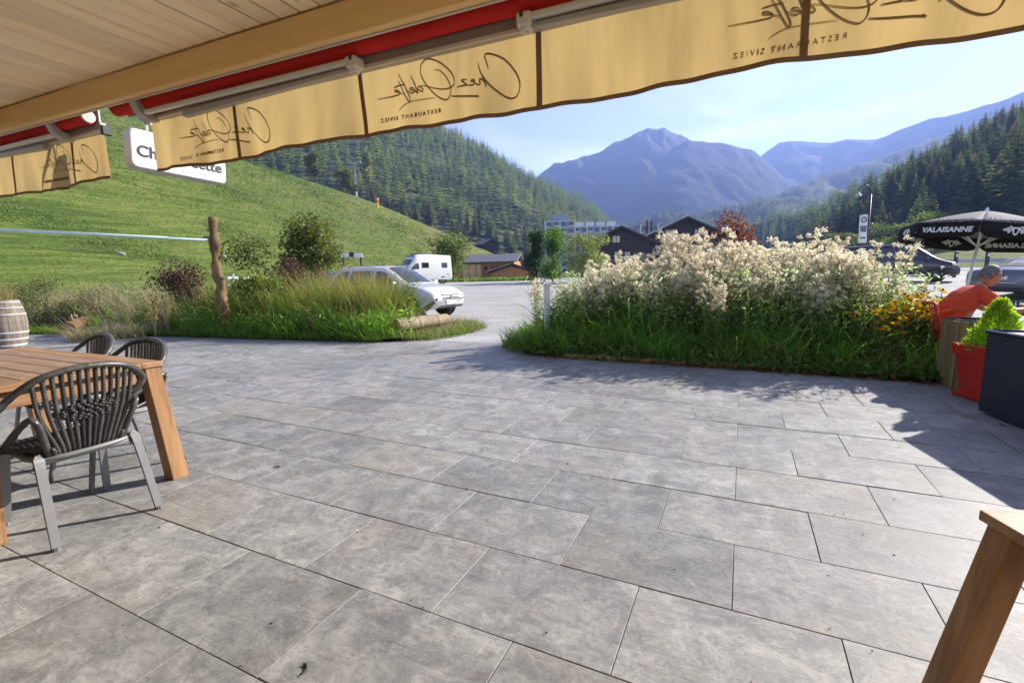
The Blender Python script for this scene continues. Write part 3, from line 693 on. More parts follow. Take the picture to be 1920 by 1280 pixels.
# lightbox sign hanging outside the awning
sg_l, sg_r = atD(238, 286, 4.5), atD(417, 318, 5.22)
mid = (sg_l+sg_r)/2; ang = math.atan2(sg_r.y-sg_l.y, sg_r.x-sg_l.x); Ls = (sg_r.xy-sg_l.xy).length
sgn = thing('lightbox_sign', 'white rounded sign reading Chez Odette hanging behind the yellow valance', 'sign', (mid.x, mid.y, 2.445), ang); sgn.rotation_euler[1] = R(3)
def rounded(w, h, r, n=6):
    P = []
    for cx, cy, a0 in ((w/2-r, h/2-r, 0), (-w/2+r, h/2-r, 90), (-w/2+r, -h/2+r, 180), (w/2-r, -h/2+r, 270)):
        P += [(cx+r*math.cos(R(a0+90*k/n)), cy+r*math.sin(R(a0+90*k/n))) for k in range(n+1)]
    return P
Mx = Matrix.Rotation(math.pi/2, 4, 'X')
mb = MB(); mb.prism(rounded(Ls, .345, .05), -.06, .06, Mx); mb.build('casing', MAT['sign_edge'], sgn, 'auto', bevel=.006)
mb = MB(); mb.prism(rounded(Ls-.012, .335, .05), .055, .075, Mx); mb.build('face_panel', MAT['white_paint'], sgn, 'auto', bevel=.006)
tm = text_mesh('Chez Odette', .14, .002, .0022, 1.0); tm.transform(Matrix.Translation((.0, -.0775, -.025)) @ Mx); link('lettering', tm, MAT['ink'], sgn)
for dx in (-.25, .25):
    mb = MB(); mb.tube([(dx, 0, .17), (dx, 0, .42)], .012, 8); mb.build('hanger', MAT['awn_metal'], sgn)
mb = MB(); mb.box((0, 0, .42), (Ls, .03, .03)); mb.build('hanger_bar', MAT['awn_metal'], sgn)
# ============================================================ FURNITURE
def wood_table(label, corner, dirL, dirW, L=1.8, Wd=.86, H=.775, splay=(.09, .07), lw=.088, thk=.032):
    """corner: outer top corner; dirL along the length, dirW along the width (unit vectors in plan)"""
    ang = math.atan2(dirL.y, dirL.x); t_ = thing('wooden_table', label, 'table', (corner.x, corner.y, 0), ang)
    sgn_ = 1 if (dirL.x*dirW.y-dirL.y*dirW.x) > 0 else -1       # local y towards the table's inside
    Y = lambda y: sgn_*y
    fr = .115
    def plank(name, x0, x1, y0, y1, mat, dz=0):
        mb = MB(); mb.box(((x0+x1)/2, Y((y0+y1)/2), H-thk/2+dz), (x1-x0, abs(y1-y0), thk)); return mb.build(name, mat, t_, bevel=.003)
    plank('edge_board', 0, L, 0, fr, MAT['teak']); plank('edge_board', 0, L, Wd-fr, Wd, MAT['teak'])
    for x0 in (0, L-fr):
        mb = MB(); mb.box((0, 0, 0), (Wd-2*fr-.004, fr, thk)); o = mb.build('end_board', MAT['teak'], t_, bevel=.003); o.location = (x0+fr/2, Y(Wd/2), H-thk/2+.0005); o.rotation_euler = (0, 0, math.pi/2)
    n = 5; w = (Wd-2*fr)/n
    for i in range(n):
        plank('plank', fr+.003, L-fr-.003, fr+i*w+.003, fr+(i+1)*w-.003, MAT['teak_top'], rnd.uniform(-.002, .0))
    for y0 in (.035, Wd-.06):
        mb = MB(); mb.box((L/2, Y(y0+.0125), H-.078), (L-.2, .025, .09)); mb.build('apron', MAT['teak'], t_, bevel=.003)
    for x0 in (.035, L-.06):
        mb = MB(); mb.box((0, 0, 0), (Wd-.2, .025, .09)); o = mb.build('apron', MAT['teak'], t_, bevel=.003); o.location = (x0+.0125, Y(Wd/2), H-.078); o.rotation_euler = (0, 0, math.pi/2)
    lb = lw*1.12
    for ix in (0, 1):
        for iy in (0, 1):
            x = .01 if ix == 0 else L-.01-lw; y = .01 if iy == 0 else Wd-.01-lw
            dx = -splay[0] if ix == 0 else splay[0]; dy = -splay[1] if iy == 0 else splay[1]
            top = [(x, y), (x+lw, y), (x+lw, y+lw), (x, y+lw)]; k = (lb-lw)/2
            bot = [(x+dx-k, y+dy-k), (x+lw+dx+k, y+dy-k), (x+lw+dx+k, y+lw+dy+k), (x+dx-k, y+lw+dy+k)]
            P = [(a, Y(b), 0) for a, b in bot]+[(a, Y(b), H-thk-.001) for a, b in top]
            if sgn_ < 0: P = [P[3], P[2], P[1], P[0], P[7], P[6], P[5], P[4]]
            mb = MB(); mb.hexa(P); mb.build('leg', MAT['teak_leg'], t_, bevel=.005)
    return t_
tl_corner = Vector((-2.21, 2.955, 0))
wood_table('brown plank table with wicker chairs at the left edge', tl_corner, -E1, -E2, 1.85, .86, .775, (.04, .06))
wood_table('corner of a wooden table at the lower right, no chair near it', Vector((.965, .925, 0)), Vector((.99, -.12, 0)).normalized(), Vector((-.12, -.99, 0)).normalized(), 1.3, .8, .77, (.10, .075), .056, .022)

# --- wicker bistro chair: x right, y forward, z up, origin on the ground
def make_chair(label):
    c = thing('wicker_chair', label, 'chair', group='wicker chairs around the brown table')
    def mirror(p): return [(-x, y, z) for x, y, z in p]
    half = [(.215, .12, .435), (.27, .175, .46), (.298, .185, .53), (.300, .12, .605), (.298, -.02, .645), (.290, -.14, .695), (.262, -.22, .76), (.19, -.275, .825), (.1, -.298, .855), (0, -.304, .865)]
    path = spline(half, 6); full = path+[Vector((-p.x, p.y, p.z)) for p in path[::-1][1:]]
    mb = MB(); mb.tube(full, .0205, 10, flat=.62, up=(0, 0, 1)); mb.build('arm_loop', MAT['alu'], c, True)
    # binding wound round the top of the loop
    mb = MB(); top = [p for p in full if p.z > .735]
    for i in range(len(top)-1):
        for k in range(4):
            p = top[i].lerp(top[i+1], k/4); d = (top[i+1]-top[i]).normalized()
            mb.tube([p-d*.0026, p+d*.0026], .0235, 8, flat=.68, cap=False)
    mb.build('loop_binding', MAT['rattan_grey'], c, True)
    # back ribs: flaring from the seat to the loop
    nr = 15
    def loop_at(f):                                # f -1..1 across
        x = .235*f; b = min(path, key=lambda p: abs(p.x-abs(x))); return Vector((x, b.y+.006, b.z-.012))
    for i in range(nr):
        f = (i-(nr-1)/2)/((nr-1)/2)
        p0 = Vector((.135*f, -.175, .415)); p1 = Vector((.15*f, -.205, .47)); tp = loop_at(f); p2 = p1.lerp(tp, .5)+Vector((.02*f, -.012+.018*f*f, 0))
        mb = MB(); pts = spline([p0, p1, p2, tp], 6)
        mb.tube(pts, .0098, 6)
        for j in range(len(pts)-1):
            for k in range(2):
                p = pts[j].lerp(pts[j+1], k/2); d = (pts[j+1]-pts[j]).normalized(); mb.tube([p-d*.0035, p+d*.0035], .0114, 6, cap=False)
        mb.build('back_rib', MAT['rattan_grey'] if abs(f) > .5 or i % 2 else MAT['rattan_black'], c, True)
    mb = MB()                                     # woven band
    for r_ in range(7):
        zc = .60+r_*.0125; k = 1-abs(r_-3)*.14; row = []
        for i in range(25):
            f = (-1+2*i/24)*.62*k; b = loop_at(f); u = (zc-.47)/(b.z-.47)
            p1 = Vector((.15*f, -.205, .47)); p = p1.lerp(b, u)+Vector((.02*f*(4*u*(1-u)), (-.012+.018*f*f)*4*u*(1-u), 0))
            p.y += .012*(1 if (i//2+r_) % 2 else -1); row.append(p)
        mb.tube(row, .0058, 5)
    mb.build('woven_band', MAT['rattan_black'], c, True)
    for s in (-1, 1):                             # rim of the wicker back, a stiff pole on each side
        mb = MB(); pts = spline([(.15*s, -.17, .415), (.165*s, -.2, .48), (.215*s, -.235, .64), loop_at(s*.98)], 6); mb.tube(pts, .016, 8)
        mb.build('back_side_pole', MAT['rattan_grey'], c, True)
    # seat: slats of wrapped cane over a frame
    fr = [(-.2, .2, .44), (-.21, .0, .425), (-.17, -.19, .42), (.17, -.19, .42), (.21, 0, .425), (.2, .2, .44), (-.2, .2, .44)]
    mb = MB(); mb.tube(spline(fr, 4), .013, 8); mb.build('seat_frame', MAT['alu'], c, True)
    ns = 17
    for i in range(ns):
        x = -.19+.38*i/(ns-1); mb = MB()
        mb.tube(spline([(x*.86, -.19, .425), (x, -.02, .432), (x, .13, .452), (x*.98, .205, .445), (x*.97, .222, .42)], 4), .0112, 6); mb.build('seat_slat', MAT['rattan_black'], c, True)
    for s in (-1, 1):
        for (a, b, d) in (((.2*s, -.185, .425), (.205*s, -.215, .39), (.225*s, -.305, .006)), ((.195*s, .17, .43), (.205*s, .19, .39), (.225*s, .26, .006))):
            pts = spline([a, b, d], 6); k = len(pts); mb = MB()
            mb.tube(pts, [.032-.007*i/(k-1) for i in range(k)], 4, flat=.42, up=(0, 1, 0)); lg = mb.build('leg', MAT['alu'], c, False, bevel=.004)
            fb = MB(); fb.tube([(d[0], d[1], .0), (d[0], d[1], .018)], .017, 8); fb.build('foot_cap', MAT['alu'], lg)
    mb = MB(); mb.tube([(-.2, -.195, .405), (.2, -.195, .405)], .012, 8); mb.build('rear_bar', MAT['alu'], c, True)
    return c
face = Vector((-.894, .447, 0)); mid_ = Vector((-2.12, 2.33, 0))
ch = make_chair('near wicker chair seen from behind at the end of the brown table')
ch.location = mid_+face*.305; ch.rotation_euler = (0, 0, math.atan2(face.y, face.x)-math.pi/2)
fd = -E2
for k, (u_, w_, lb, da) in enumerate([(.50, -.10, 'right one of two wicker chairs on the far side of the brown table', .05), (1.28, -.04, 'left one of two wicker chairs on the far side of the brown table', -.08)]):
    p = tl_corner - E1*u_ + E2*w_
    copy_tree(ch, p, math.atan2(fd.y, fd.x)-math.pi/2+da, label=lb)
p = tl_corner - E1*.95 - E2*1.12
copy_tree(ch, p, math.atan2(E2.y, E2.x)-math.pi/2+.1, label='wicker chair cut by the left edge, pushed under the near side of the table')

# --- barrel planter
b_p = atD(14, 640, 9.5); b_p.z = 0
bar = thing('oak_barrel', 'weathered oak barrel planter at the left edge of the terrace', 'barrel', b_p)
def brad(z): return .25+.085*math.sin(math.pi*z/.95)
NSt = 22
for i in range(NSt):
    a0, a1 = 2*math.pi*i/NSt+.005, 2*math.pi*(i+1)/NSt-.005; rr = rnd.uniform(-.002, .002)
    mb = MB(); zs = np.linspace(0, .95, 8)
    ro = [[((brad(z)+rr)*math.cos(a), (brad(z)+rr)*math.sin(a), z) for z in zs] for a in (a0, (a0+a1)/2, a1)]
    mb.grid(ro); mb.build('stave', MAT['oak_stave'], bar, False, solid=.02)
for z in (.05, .17, .3, .66, .79, .9):
    mb = MB(); r_ = brad(z)+.012; mb.lathe([(r_-.004, z-.022), (brad(z-.02)+.014, z-.02), (brad(z+.02)+.014, z+.02), (r_-.004, z+.022)], 32); mb.build('hoop', MAT['hoop'], bar, True)
mb = MB(); mb.lathe([(0, .88), (.24, .88)], 24); mb.build('soil', MAT['soil'], bar)

# ============================================================ POTS AND PLANTERS ON THE RIGHT
pp = Vector((4.47, 4.32, 0))
pot = thing('red_flower_pot', 'square red plastic flower pot on a saucer beside the navy wicker planter', 'flower pot', pp, -.12)
def sq(h, k=1): return [(-h, -h), (h, -h), (h, h), (-h, h)]
mb = MB(); a_, b_ = .150, .195
mb.hexa([(x, y, .03) for x, y in sq(a_)]+[(x, y, .42) for x, y in sq(b_)]); mb.build('pot_wall', MAT['pot_red'], pot, bevel=.012)
mb = MB()
for (z0, z1, h0, h1) in ((.40, .515, .208, .22),):
    out = [(x, y, z0) for x, y in sq(h0)]+[(x, y, z1) for x, y in sq(h1)]; inn = [(x, y, z0) for x, y in sq(h0-.03)]+[(x, y, z1) for x, y in sq(h1-.03)]
    mb.add(out+inn, [(0, 1, 5, 4), (1, 2, 6, 5), (2, 3, 7, 6), (3, 0, 4, 7), (9, 8, 12, 13), (10, 9, 13, 14), (11, 10, 14, 15), (8, 11, 15, 12),
                     (4, 5, 13, 12), (5, 6, 14, 13), (6, 7, 15, 14), (7, 4, 12, 15), (1, 0, 8, 9), (2, 1, 9, 10), (3, 2, 10, 11), (0, 3, 11, 8)])
mb.build('rim', MAT['pot_red'], pot, bevel=.006)
mb = MB(); mb.hexa([(x, y, 0) for x, y in sq(.18)]+[(x, y, .045) for x, y in sq(.2)]); mb.build('saucer', MAT['pot_red'], pot, bevel=.006)
mb = MB(); mb.box((0, 0, .47), (.37, .37, .02)); mb.build('soil', MAT['soil'], pot)

# wicker planter box
wx = thing('wicker_planter', 'large navy blue woven planter box at the right edge', 'planter', (4.0, 3.95, 0), 0)
wd1 = Vector((-.235, -.972, 0)); wd2 = Vector((.972, -.235, 0))       # towards the viewer, and to the right
Lw, Ww, Hw = 1.05, .5, .70
def wp(a, b, z): p = wd1*a+wd2*b; return (p.x, p.y, z)
core = MB(); core.hexa([wp(.012, .012, .03), wp(.012, Ww-.012, .03), wp(Lw-.012, Ww-.012, .03), wp(Lw-.012, .012, .03), wp(.012, .012, Hw-.004), wp(.012, Ww-.012, Hw-.004), wp(Lw-.012, Ww-.012, Hw-.004), wp(Lw-.012, .012, Hw-.004)])
core.build('core', MAT['black_plastic'], wx)
def weave(name, length, f):
    mb = MB(); nz_ = 52; nx_ = int(length/.018)
    for r_ in range(nz_):
        z = .025+(Hw-.05)*r_/(nz_-1); row = []
        for i in range(nx_+1):
            a = length*i/nx_; row.append(Vector(f(a, .004*(1 if (i+r_) % 2 else -1), z)))
        n = len(row); h_ = .0058
        for i in range(n-1):
            A, B = row[i], row[i+1]; up_ = Vector((0, 0, h_)); mb.add([A-up_, B-up_, B+up_, A+up_], [(0, 1, 2, 3)])
    o = mb.build(name, MAT['rattan_blue'], wx); return o
weave('woven_side', Lw, lambda a, d, z: wp(a, -d+.004, z)); weave('woven_end', Ww, lambda b, d, z: wp(-d+.004, b, z)); weave('woven_front', Ww, lambda b, d, z: wp(Lw+d-.004, b, z))
mb = MB(); rim = [wp(0, 0, Hw), wp(0, Ww, Hw), wp(Lw, Ww, Hw), wp(Lw, 0, Hw)]
for i in range(4): mb.tube([rim[i], rim[(i+1) % 4]], .017, 8, cap=True)
mb.build('rim', MAT['rattan_blue'], wx, True)

# timber planter box behind the pot
tp_ = thing('timber_planter', 'tall weathered timber planter box with a black liner behind the red pot', 'planter', (4.72, 4.82, 0), -.35)
bwid = .07
for sidx in range(4):
    for i in range(5):
        mb = MB(); mb.box((0, 0, .345), (bwid-.005, .024, .69-.0)); o = mb.build('board', MAT['grey_timber'], tp_, bevel=.003)
        k = (-2+i)*bwid; o.location = [(k, -.175, 0), (k, .175, 0), (-.175, k, 0), (.175, k, 0)][sidx]; o.rotation_euler = (0, 0, 0 if sidx < 2 else math.pi/2)
mb = MB()
for sx, sy, lx, ly in ((0, -.155, .32, .012), (0, .155, .32, .012), (-.155, 0, .012, .29), (.155, 0, .012, .29)): mb.box((sx, sy, .5), (lx, ly, .41))
mb.build('liner', MAT['black_plastic'], tp_)
mb = MB(); mb.box((0, 0, .55), (.29, .29, .04)); mb.build('soil', MAT['soil'], tp_)

# ============================================================ SEATED PERSON, CHAIR, TABLE
man_p = Vector((5.12, 5.42, 0)); mface = math.atan2(-.33, .94)             # looks to the right, slightly towards the viewer
def skin_mesh(name, chains, sub=2):
    """chains: list of lists of (point, radius); chains share joints by coordinates"""
    vs = []; rs = []; es = []; idx = {}
    def vid(p, r):
        k = tuple(round(c, 4) for c in p)
        if k not in idx: idx[k] = len(vs); vs.append(p); rs.append(r)
        return idx[k]
    for ch_ in chains:
        ids = [vid(p, r) for p, r in ch_]; es += list(zip(ids[:-1], ids[1:]))
    m = bpy.data.meshes.new(name); m.from_pydata(vs, es, []); o = bpy.data.objects.new(name, m); COL.objects.link(o)
    md = o.modifiers.new('skin', 'SKIN'); md.use_smooth_shade = True
    for i, sv in enumerate(m.skin_vertices[0].data):
        r = rs[i]; sv.radius = r if hasattr(r, '__len__') else (r, r); sv.use_root = (i == 0)
    s_ = o.modifiers.new('sub', 'SUBSURF'); s_.levels = sub; s_.render_levels = sub
    dg = bpy.context.evaluated_depsgraph_get(); out = bpy.data.meshes.new_from_object(o.evaluated_get(dg)); bpy.data.objects.remove(o); bpy.data.meshes.remove(m)
    out.name = name; out.shade_smooth(); return out
person = thing('person', 'person with grey hair and orange t-shirt leaning over a black table', 'person', man_p, mface-math.pi/2)
# local: y forward, x right, z up
Z0 = .46
hip = (0, -.06, Z0+.09); spn = (0, -.06, Z0+.26); chest = (0, .06, Z0+.415); neck0 = (0, .165, Z0+.52); neck1 = (0, .215, Z0+.575)
sh = {s: (s*.185, .11, Z0+.465) for s in (-1, 1)}
el = {s: (s*.25, .36, Z0+.275) for s in (-1, 1)}; wr = {s: (s*.17, .62, Z0+.315) for s in (-1, 1)}
ch_ = [[(hip, (.15, .12)), (spn, (.15, .125)), (chest, (.165, .12)), (neck0, (.062, .062)), (neck1, (.056, .058))]]
for s in (-1, 1):
    ch_.append([(chest, (.165, .12)), (sh[s], (.068, .068)), (el[s], (.047, .047)), (wr[s], (.028, .034))])
    kn = (s*.13, .42, Z0+.07); an = (s*.13, .36, .09); toe = (s*.14, .52, .04)
    ch_.append([(hip, (.15, .12)), ((s*.1, .06, Z0+.08), (.088, .085)), (kn, (.062, .062)), (an, (.042, .045)), (toe, (.035, .03))])
    hb = (s*.155, .675, Z0+.31); ch_.append([(wr[s], (.028, .034)), (hb, (.036, .02))])
    for i, (dx, ln, zz) in enumerate(((-.03, .06, .01), (-.01, .075, .014), (.011, .07, .012), (.03, .055, .006))):
        f0 = (hb[0]+dx*.7, hb[1]+.03, hb[2]+.002); f1 = (hb[0]+dx, hb[1]+.03+ln*.55, hb[2]+zz); f2 = (hb[0]+dx-s*.004, hb[1]+.03+ln, hb[2]-.012)
        ch_.append([(hb, (.036, .02)), (f0, .011), (f1, .009), (f2, .008)])
    th_ = (hb[0]-s*.035, hb[1]+.005, hb[2]-.004); ch_.append([(hb, (.036, .02)), (th_, .012), ((th_[0]-s*.014, th_[1]+.035, th_[2]-.006), .0095)])
bm_body = skin_mesh('body', ch_, 2)
# head joined to the same mesh
hd = MB(); nu, nv = 20, 16; hc = Vector((0, .25, Z0+.665))
P = []
for i in range(nv+1):
    ph = math.pi*i/nv; row = []
    for j in range(nu):
        th = 2*math.pi*j/nu; x = math.sin(ph)*math.cos(th); y = math.sin(ph)*math.sin(th); z = math.cos(ph)
        sx, sy, sz = .076, .098, .118
        p = Vector((x*sx, y*sy, z*sz))
        if z < -.1: p.x *= 1-.3*(-z); p.y = p.y*(1-.22*(-z))+.018*(-z)       # jaw
        if y > .75 and abs(x) < .3 and -.35 < z < .12: p.y += .022*(1-abs(x)/.3)*(1 if z < -.05 else .4)   # nose
        if y > .6 and .02 < z < .28 and .25 < abs(x) < .6: p.y -= .01                     # eye sockets
        if y > .75 and abs(x) < .4 and -.62 < z < -.5: p.y += .007                        # lips
        row.append(p)
    P.append(row)
tilt = Matrix.Translation(hc) @ Matrix.Rotation(R(-10), 4, 'X')
for i in range(nv):
    pass
vs = [tilt @ p for row in P for p in row]; fs = [(i*nu+j, i*nu+(j+1) % nu, (i+1)*nu+(j+1) % nu, (i+1)*nu+j) for i in range(nv) for j in range(nu)]
hd.add(vs, fs)
for s in (-1, 1):                                                            # ears
    hd.tube([tilt @ Vector((s*.072, -.008, -.03)), tilt @ Vector((s*.083, -.014, -.005)), tilt @ Vector((s*.082, -.018, .022)), tilt @ Vector((s*.073, -.005, .03))], [.010, .014, .015, .008], 8)
hm = hd.mesh('head'); bmj = bmesh.new(); bmj.from_mesh(bm_body); bmj.from_mesh(hm); bmj.to_mesh(bm_body); bmj.free(); bm_body.shade_smooth()
link('body', bm_body, MAT['skin'], person)
hair = MB(); vs = []; fs = []; nvh = 9
for i in range(nvh+1):
    ph = math.pi*.60*i/nvh
    for j in range(nu):
        th = 2*math.pi*j/nu; x = math.sin(ph)*math.cos(th); y = math.sin(ph)*math.sin(th); z = math.cos(ph)
        lim = 1.0
        if y > .1: ph2 = min(ph, math.pi*(.34 if y > .5 else .42)); x = math.sin(ph2)*math.cos(th); y = math.sin(ph2)*math.sin(th); z = math.cos(ph2)
        p = Vector((x*.0795, y*.1015-.002, z*.1215)); p *= 1+.045*mnoise.noise((x*7, y*7, z*7)); vs.append(tilt @ p)
fs = [(i*nu+j, i*nu+(j+1) % nu, (i+1)*nu+(j+1) % nu, (i+1)*nu+j) for i in range(nvh) for j in range(nu)]
hair.add(vs, fs); hair.build('hair', MAT['hair'], person, True)
gl = MB()
for s in (-1, 1):
    gl.tube([tilt @ Vector((s*.078, -.01, .018)), tilt @ Vector((s*.078, .07, .015))], .003, 6)
    gl.box((0, 0, 0), (.05, .008, .03), tilt @ Matrix.Translation((s*.035, .1, .012)) @ Matrix.Rotation(-s*.35, 4, 'Z'))
gl.build('sunglasses', MAT['black_plastic'], person)
tch = [[((0, -.055, Z0+.03), (.168, .14)), (hip, (.175, .15)), (spn, (.18, .155)), (chest, (.188, .15)), ((0, .15, Z0+.488), (.086, .08))]]
for s in (-1, 1):
    m1 = tuple(sh[s][k]+(el[s][k]-sh[s][k])*.62 for k in range(3)); tch.append([(chest, (.188, .15)), (sh[s], (.098, .095)), (m1, (.075, .072))])
tsm = skin_mesh('t_shirt', tch, 3)
for v in tsm.vertices:
    v.co += v.normal*(.010*mnoise.noise((v.co.x*7+v.co.z*5, v.co.y*7, v.co.z*11))+.006*mnoise.noise((v.co.x*16, v.co.y*20, v.co.z*9)))
link('t_shirt', tsm, MAT['tshirt'], person)
sch = [[((0, -.06, Z0+.07), (.17, .12)), ((0, 0, Z0+.08), (.16, .11))]]
for s in (-1, 1): sch.append([((0, 0, Z0+.08), (.16, .11)), ((s*.105, .1, Z0+.085), (.1, .095)), ((s*.128, .33, Z0+.075), (.085, .085))])
link('shorts', skin_mesh('shorts', sch, 2), MAT['shorts'], person)

rc_ = thing('red_plastic_chair', 'red plastic chair with a perforated back under the person in orange', 'chair', man_p, mface-math.pi/2)
mb = MB(); mb.box((0, 0, Z0-.03), (.44, .44, .03)); mb.build('seat', MAT['chair_red'], rc_, bevel=.012)
# perforated back: a lattice of bars in a frame
Bk = XF((0, -.215, Z0), rx=R(14))
mb = MB(); mb.tube([Bk @ Vector(p) for p in ((-.22, 0, -.02), (-.225, 0, .36), (-.2, 0, .385), (.2, 0, .385), (.225, 0, .36), (.22, 0, -.02))], .016, 8); bkf = mb.build('back_frame', MAT['chair_red'], rc_, True)
rr_ = random.Random(3)
for i in range(8):
    x = -.19+.38*i/7; mb = MB(); mb.tube([Bk @ Vector((x, 0, .0)), Bk @ Vector((x+rr_.uniform(-.04, .04), 0, .13)), Bk @ Vector((x+rr_.uniform(-.03, .03), 0, .26)), Bk @ Vector((x, 0, .385))], .0085, 6); mb.build('back_lattice_bar', MAT['chair_red'], rc_, True)
for i in range(4):
    z = .07+.085*i; mb = MB(); mb.tube([Bk @ Vector((-.22+.44*k/6, 0, z+rr_.uniform(-.02, .02))) for k in range(7)], .008, 6); mb.build('back_lattice_bar', MAT['chair_red'], rc_, True)
for sx in (-1, 1):
    for sy in (-1, 1):
        mb = MB(); mb.tube([(sx*.2, sy*.19, Z0-.04), (sx*.225, sy*.26, .0)], [.02, .015], 8); mb.build('leg', MAT['chair_red'], rc_, True)

bt_p = man_p + Vector((math.cos(mface), math.sin(mface), 0))*.82
bt = thing('black_table', 'black table in front of the person in orange', 'table', bt_p, mface-math.pi/2)
mb = MB(); mb.box((0, 0, .715), (1.1, .75, .03)); mb.build('table_top', MAT['black_plastic'], bt, bevel=.008)
for sx in (-1, 1):
    for sy in (-1, 1): mb = MB(); mb.tube([(sx*.48, sy*.31, .7), (sx*.49, sy*.33, 0)], .022, 8); mb.build('leg', MAT['dark_metal'], bt)
t = NT('drinking_glass'); MAT['glass'] = t.fin((.95, .97, .97), .03, 0, None, .5, Transmission_Weight=1.0)
gls = MB(); gls.lathe([(0, .0), (.028, 0), (.033, .11), (.031, .11), (.026, .006), (0, .006)], 16)
go = gls.build('drinking_glass', MAT['glass'], None, True); tag(go, 'clear drinking glass on the black table', 'glass'); go.location = bt_p+Vector((-.28, .12, .731))

# ============================================================ PARASOL
ua = atD(1850, 396, 8.6); ub_ = Vector((ua.x-.30, ua.y+.02, 0))
par = thing('beer_parasol', 'black parasol reading VALAISANNE standing behind the person in orange', 'parasol', ub_)
top = ua-ub_; ax = top.normalized()
mb = MB(); mb.tube([(0, 0, 0), tuple(top*.99)], .022, 10); mb.build('pole', MAT['white_paint'], par, True)
mb = MB(); mb.lathe([(0, .0), (.28, 0), (.28, .06), (.1, .08), (.03, .3), (0, .3)], 24); mb.build('base', MAT['concrete'], par, 'auto')
NPn = 8; Rr = 1.14; rot0 = R(135)
qx = Vector((0, 0, 1)).rotation_difference(ax).to_matrix().to_4x4(); PM = Matrix.Translation(top) @ qx
rim_z = -.34
def cpt(a, r): return (r*math.cos(a), r*math.sin(a), rim_z*((r/Rr)**1.25)-.0)
def rimp(k, f):           # straight edge between ribs k and k+1
    a0 = rot0+2*math.pi*k/NPn; a1 = rot0+2*math.pi*(k+1)/NPn; return a0, a1, f
for k in range(NPn):
    mb = MB(); rows = []
    for i in range(9):
        r_ = Rr*i/8; row = []
        for j in range(9):
            f = j/8; a0, a1, _ = rimp(k, f); A, B = Vector(cpt(a0, r_)), Vector(cpt(a1, r_)); p = A.lerp(B, f); p.z -= .03*math.sin(math.pi*f)*(i/8)*(-.6); row.append(PM @ p)
        rows.append(row)
    mb.grid(rows); cp = mb.build('canopy_panel', MAT['canopy_grey'], par, True, solid=.004)
    a0, a1, _ = rimp(k, 0); A, B = Vector(cpt(a0, Rr)), Vector(cpt(a1, Rr)); d = (B-A).normalized(); out_ = Vector((A+B)).normalized(); Lf = (B-A).length
    rows = []
    for j in range(13):
        f = j/12; h_ = .25*(1-.35*(abs(2*f-1)**6)); p = A.lerp(B, f); rows.append([PM @ p, PM @ (p+Vector((0, 0, -h_*.5))+out_*.012), PM @ (p+Vector((0, 0, -h_))+out_*.02)])
    mb = MB(); mb.grid(rows); fl_ = mb.build('flap', MAT['flap_black'], par, True, solid=.004)
    FM = PM @ Matrix.Translation(A.lerp(B, .5)+Vector((0, 0, -.13))+Vector((out_.x, out_.y, 0)).normalized()*.012) @ Matrix((( d.x, 0, out_.x, 0), (d.y, 0, out_.y, 0), (0, 1, 0, 0), (0, 0, 0, 1))).to_4x4()
    if k % 2 == 1:
        tm = text_mesh('VALAISANNE', .118, .012, .0035, 1.02, .08); tm.transform(FM @ Matrix.Translation((0, 0, 0))); link('lettering', tm, MAT['white_paint'], fl_)
    else:
        em = MB()                                # winged crest emblem: a shield between scrolled wings
        em.prism([(-.05, .075), (.05, .075), (.052, .0), (.03, -.06), (0, -.085), (-.03, -.06), (-.052, .0)], -.012, .012)
        for s in (-1, 1):
            for kx, ky, rr2 in ((.085, .04, .035), (.13, .03, .03), (.17, .015, .022), (.1, -.015, .026), (.085, .075, .022)):
                em.lathe([(rr2*.35, -.012), (rr2, -.012), (rr2, .012), (rr2*.35, .012)], 12, Matrix.Translation((s*kx, ky, 0)))
        mm = em.mesh('crest'); mm.transform(FM @ Matrix.Diagonal((.8, .8, 1, 1))); link('crest', mm, MAT['white_paint'], fl_)
        eye = MB(); eye.prism([(-.025, .045), (.025, .045), (.02, -.03), (0, -.05), (-.02, -.03)], -.014, .014); mm = eye.mesh('crest_field'); mm.transform(FM @ Matrix.Diagonal((.8, .8, 1.1, 1))); link('crest_field', mm, MAT['flap_black'], fl_)
    mb = MB(); mb.tube([PM @ Vector((0, 0, -.03)), PM @ (Vector(cpt(a0, Rr*.5))+Vector((0, 0, -.015))), PM @ (Vector(cpt(a0, Rr))+Vector((0, 0, -.012)))], .009, 6); mb.build('rib', MAT['white_paint'], par)
    mb = MB(); mb.tube([PM @ Vector((0, 0, -.62)), PM @ (Vector(cpt(a0, Rr*.55))+Vector((0, 0, -.02)))], .008, 6); mb.build('strut', MAT['white_paint'], par)
    if k in (1, 2):                               # pale wavy print near the rim
        mb = MB()
        for r0 in (.78, .84):
            row = []
            for j in range(30):
                f = .12+.76*j/29; A2, B2 = Vector(cpt(a0, Rr*r0)), Vector(cpt(a1, Rr*r0)); p = A2.lerp(B2, f); p += Vector((0, 0, .008))+Vector((p.x, p.y, 0)).normalized()*.03*math.sin(j*1.9+r0*9); row.append(PM @ p)
            mb.tube(row, .009, 5, flat=.3)
        mb.build('canopy_print', MAT['concrete_light'], cp)
mb = MB(); mb.lathe([(.03, -.02), (.028, .03), (.015, .05), (0, .07)], 12, PM); mb.build('finial', MAT['white_paint'], par, True)
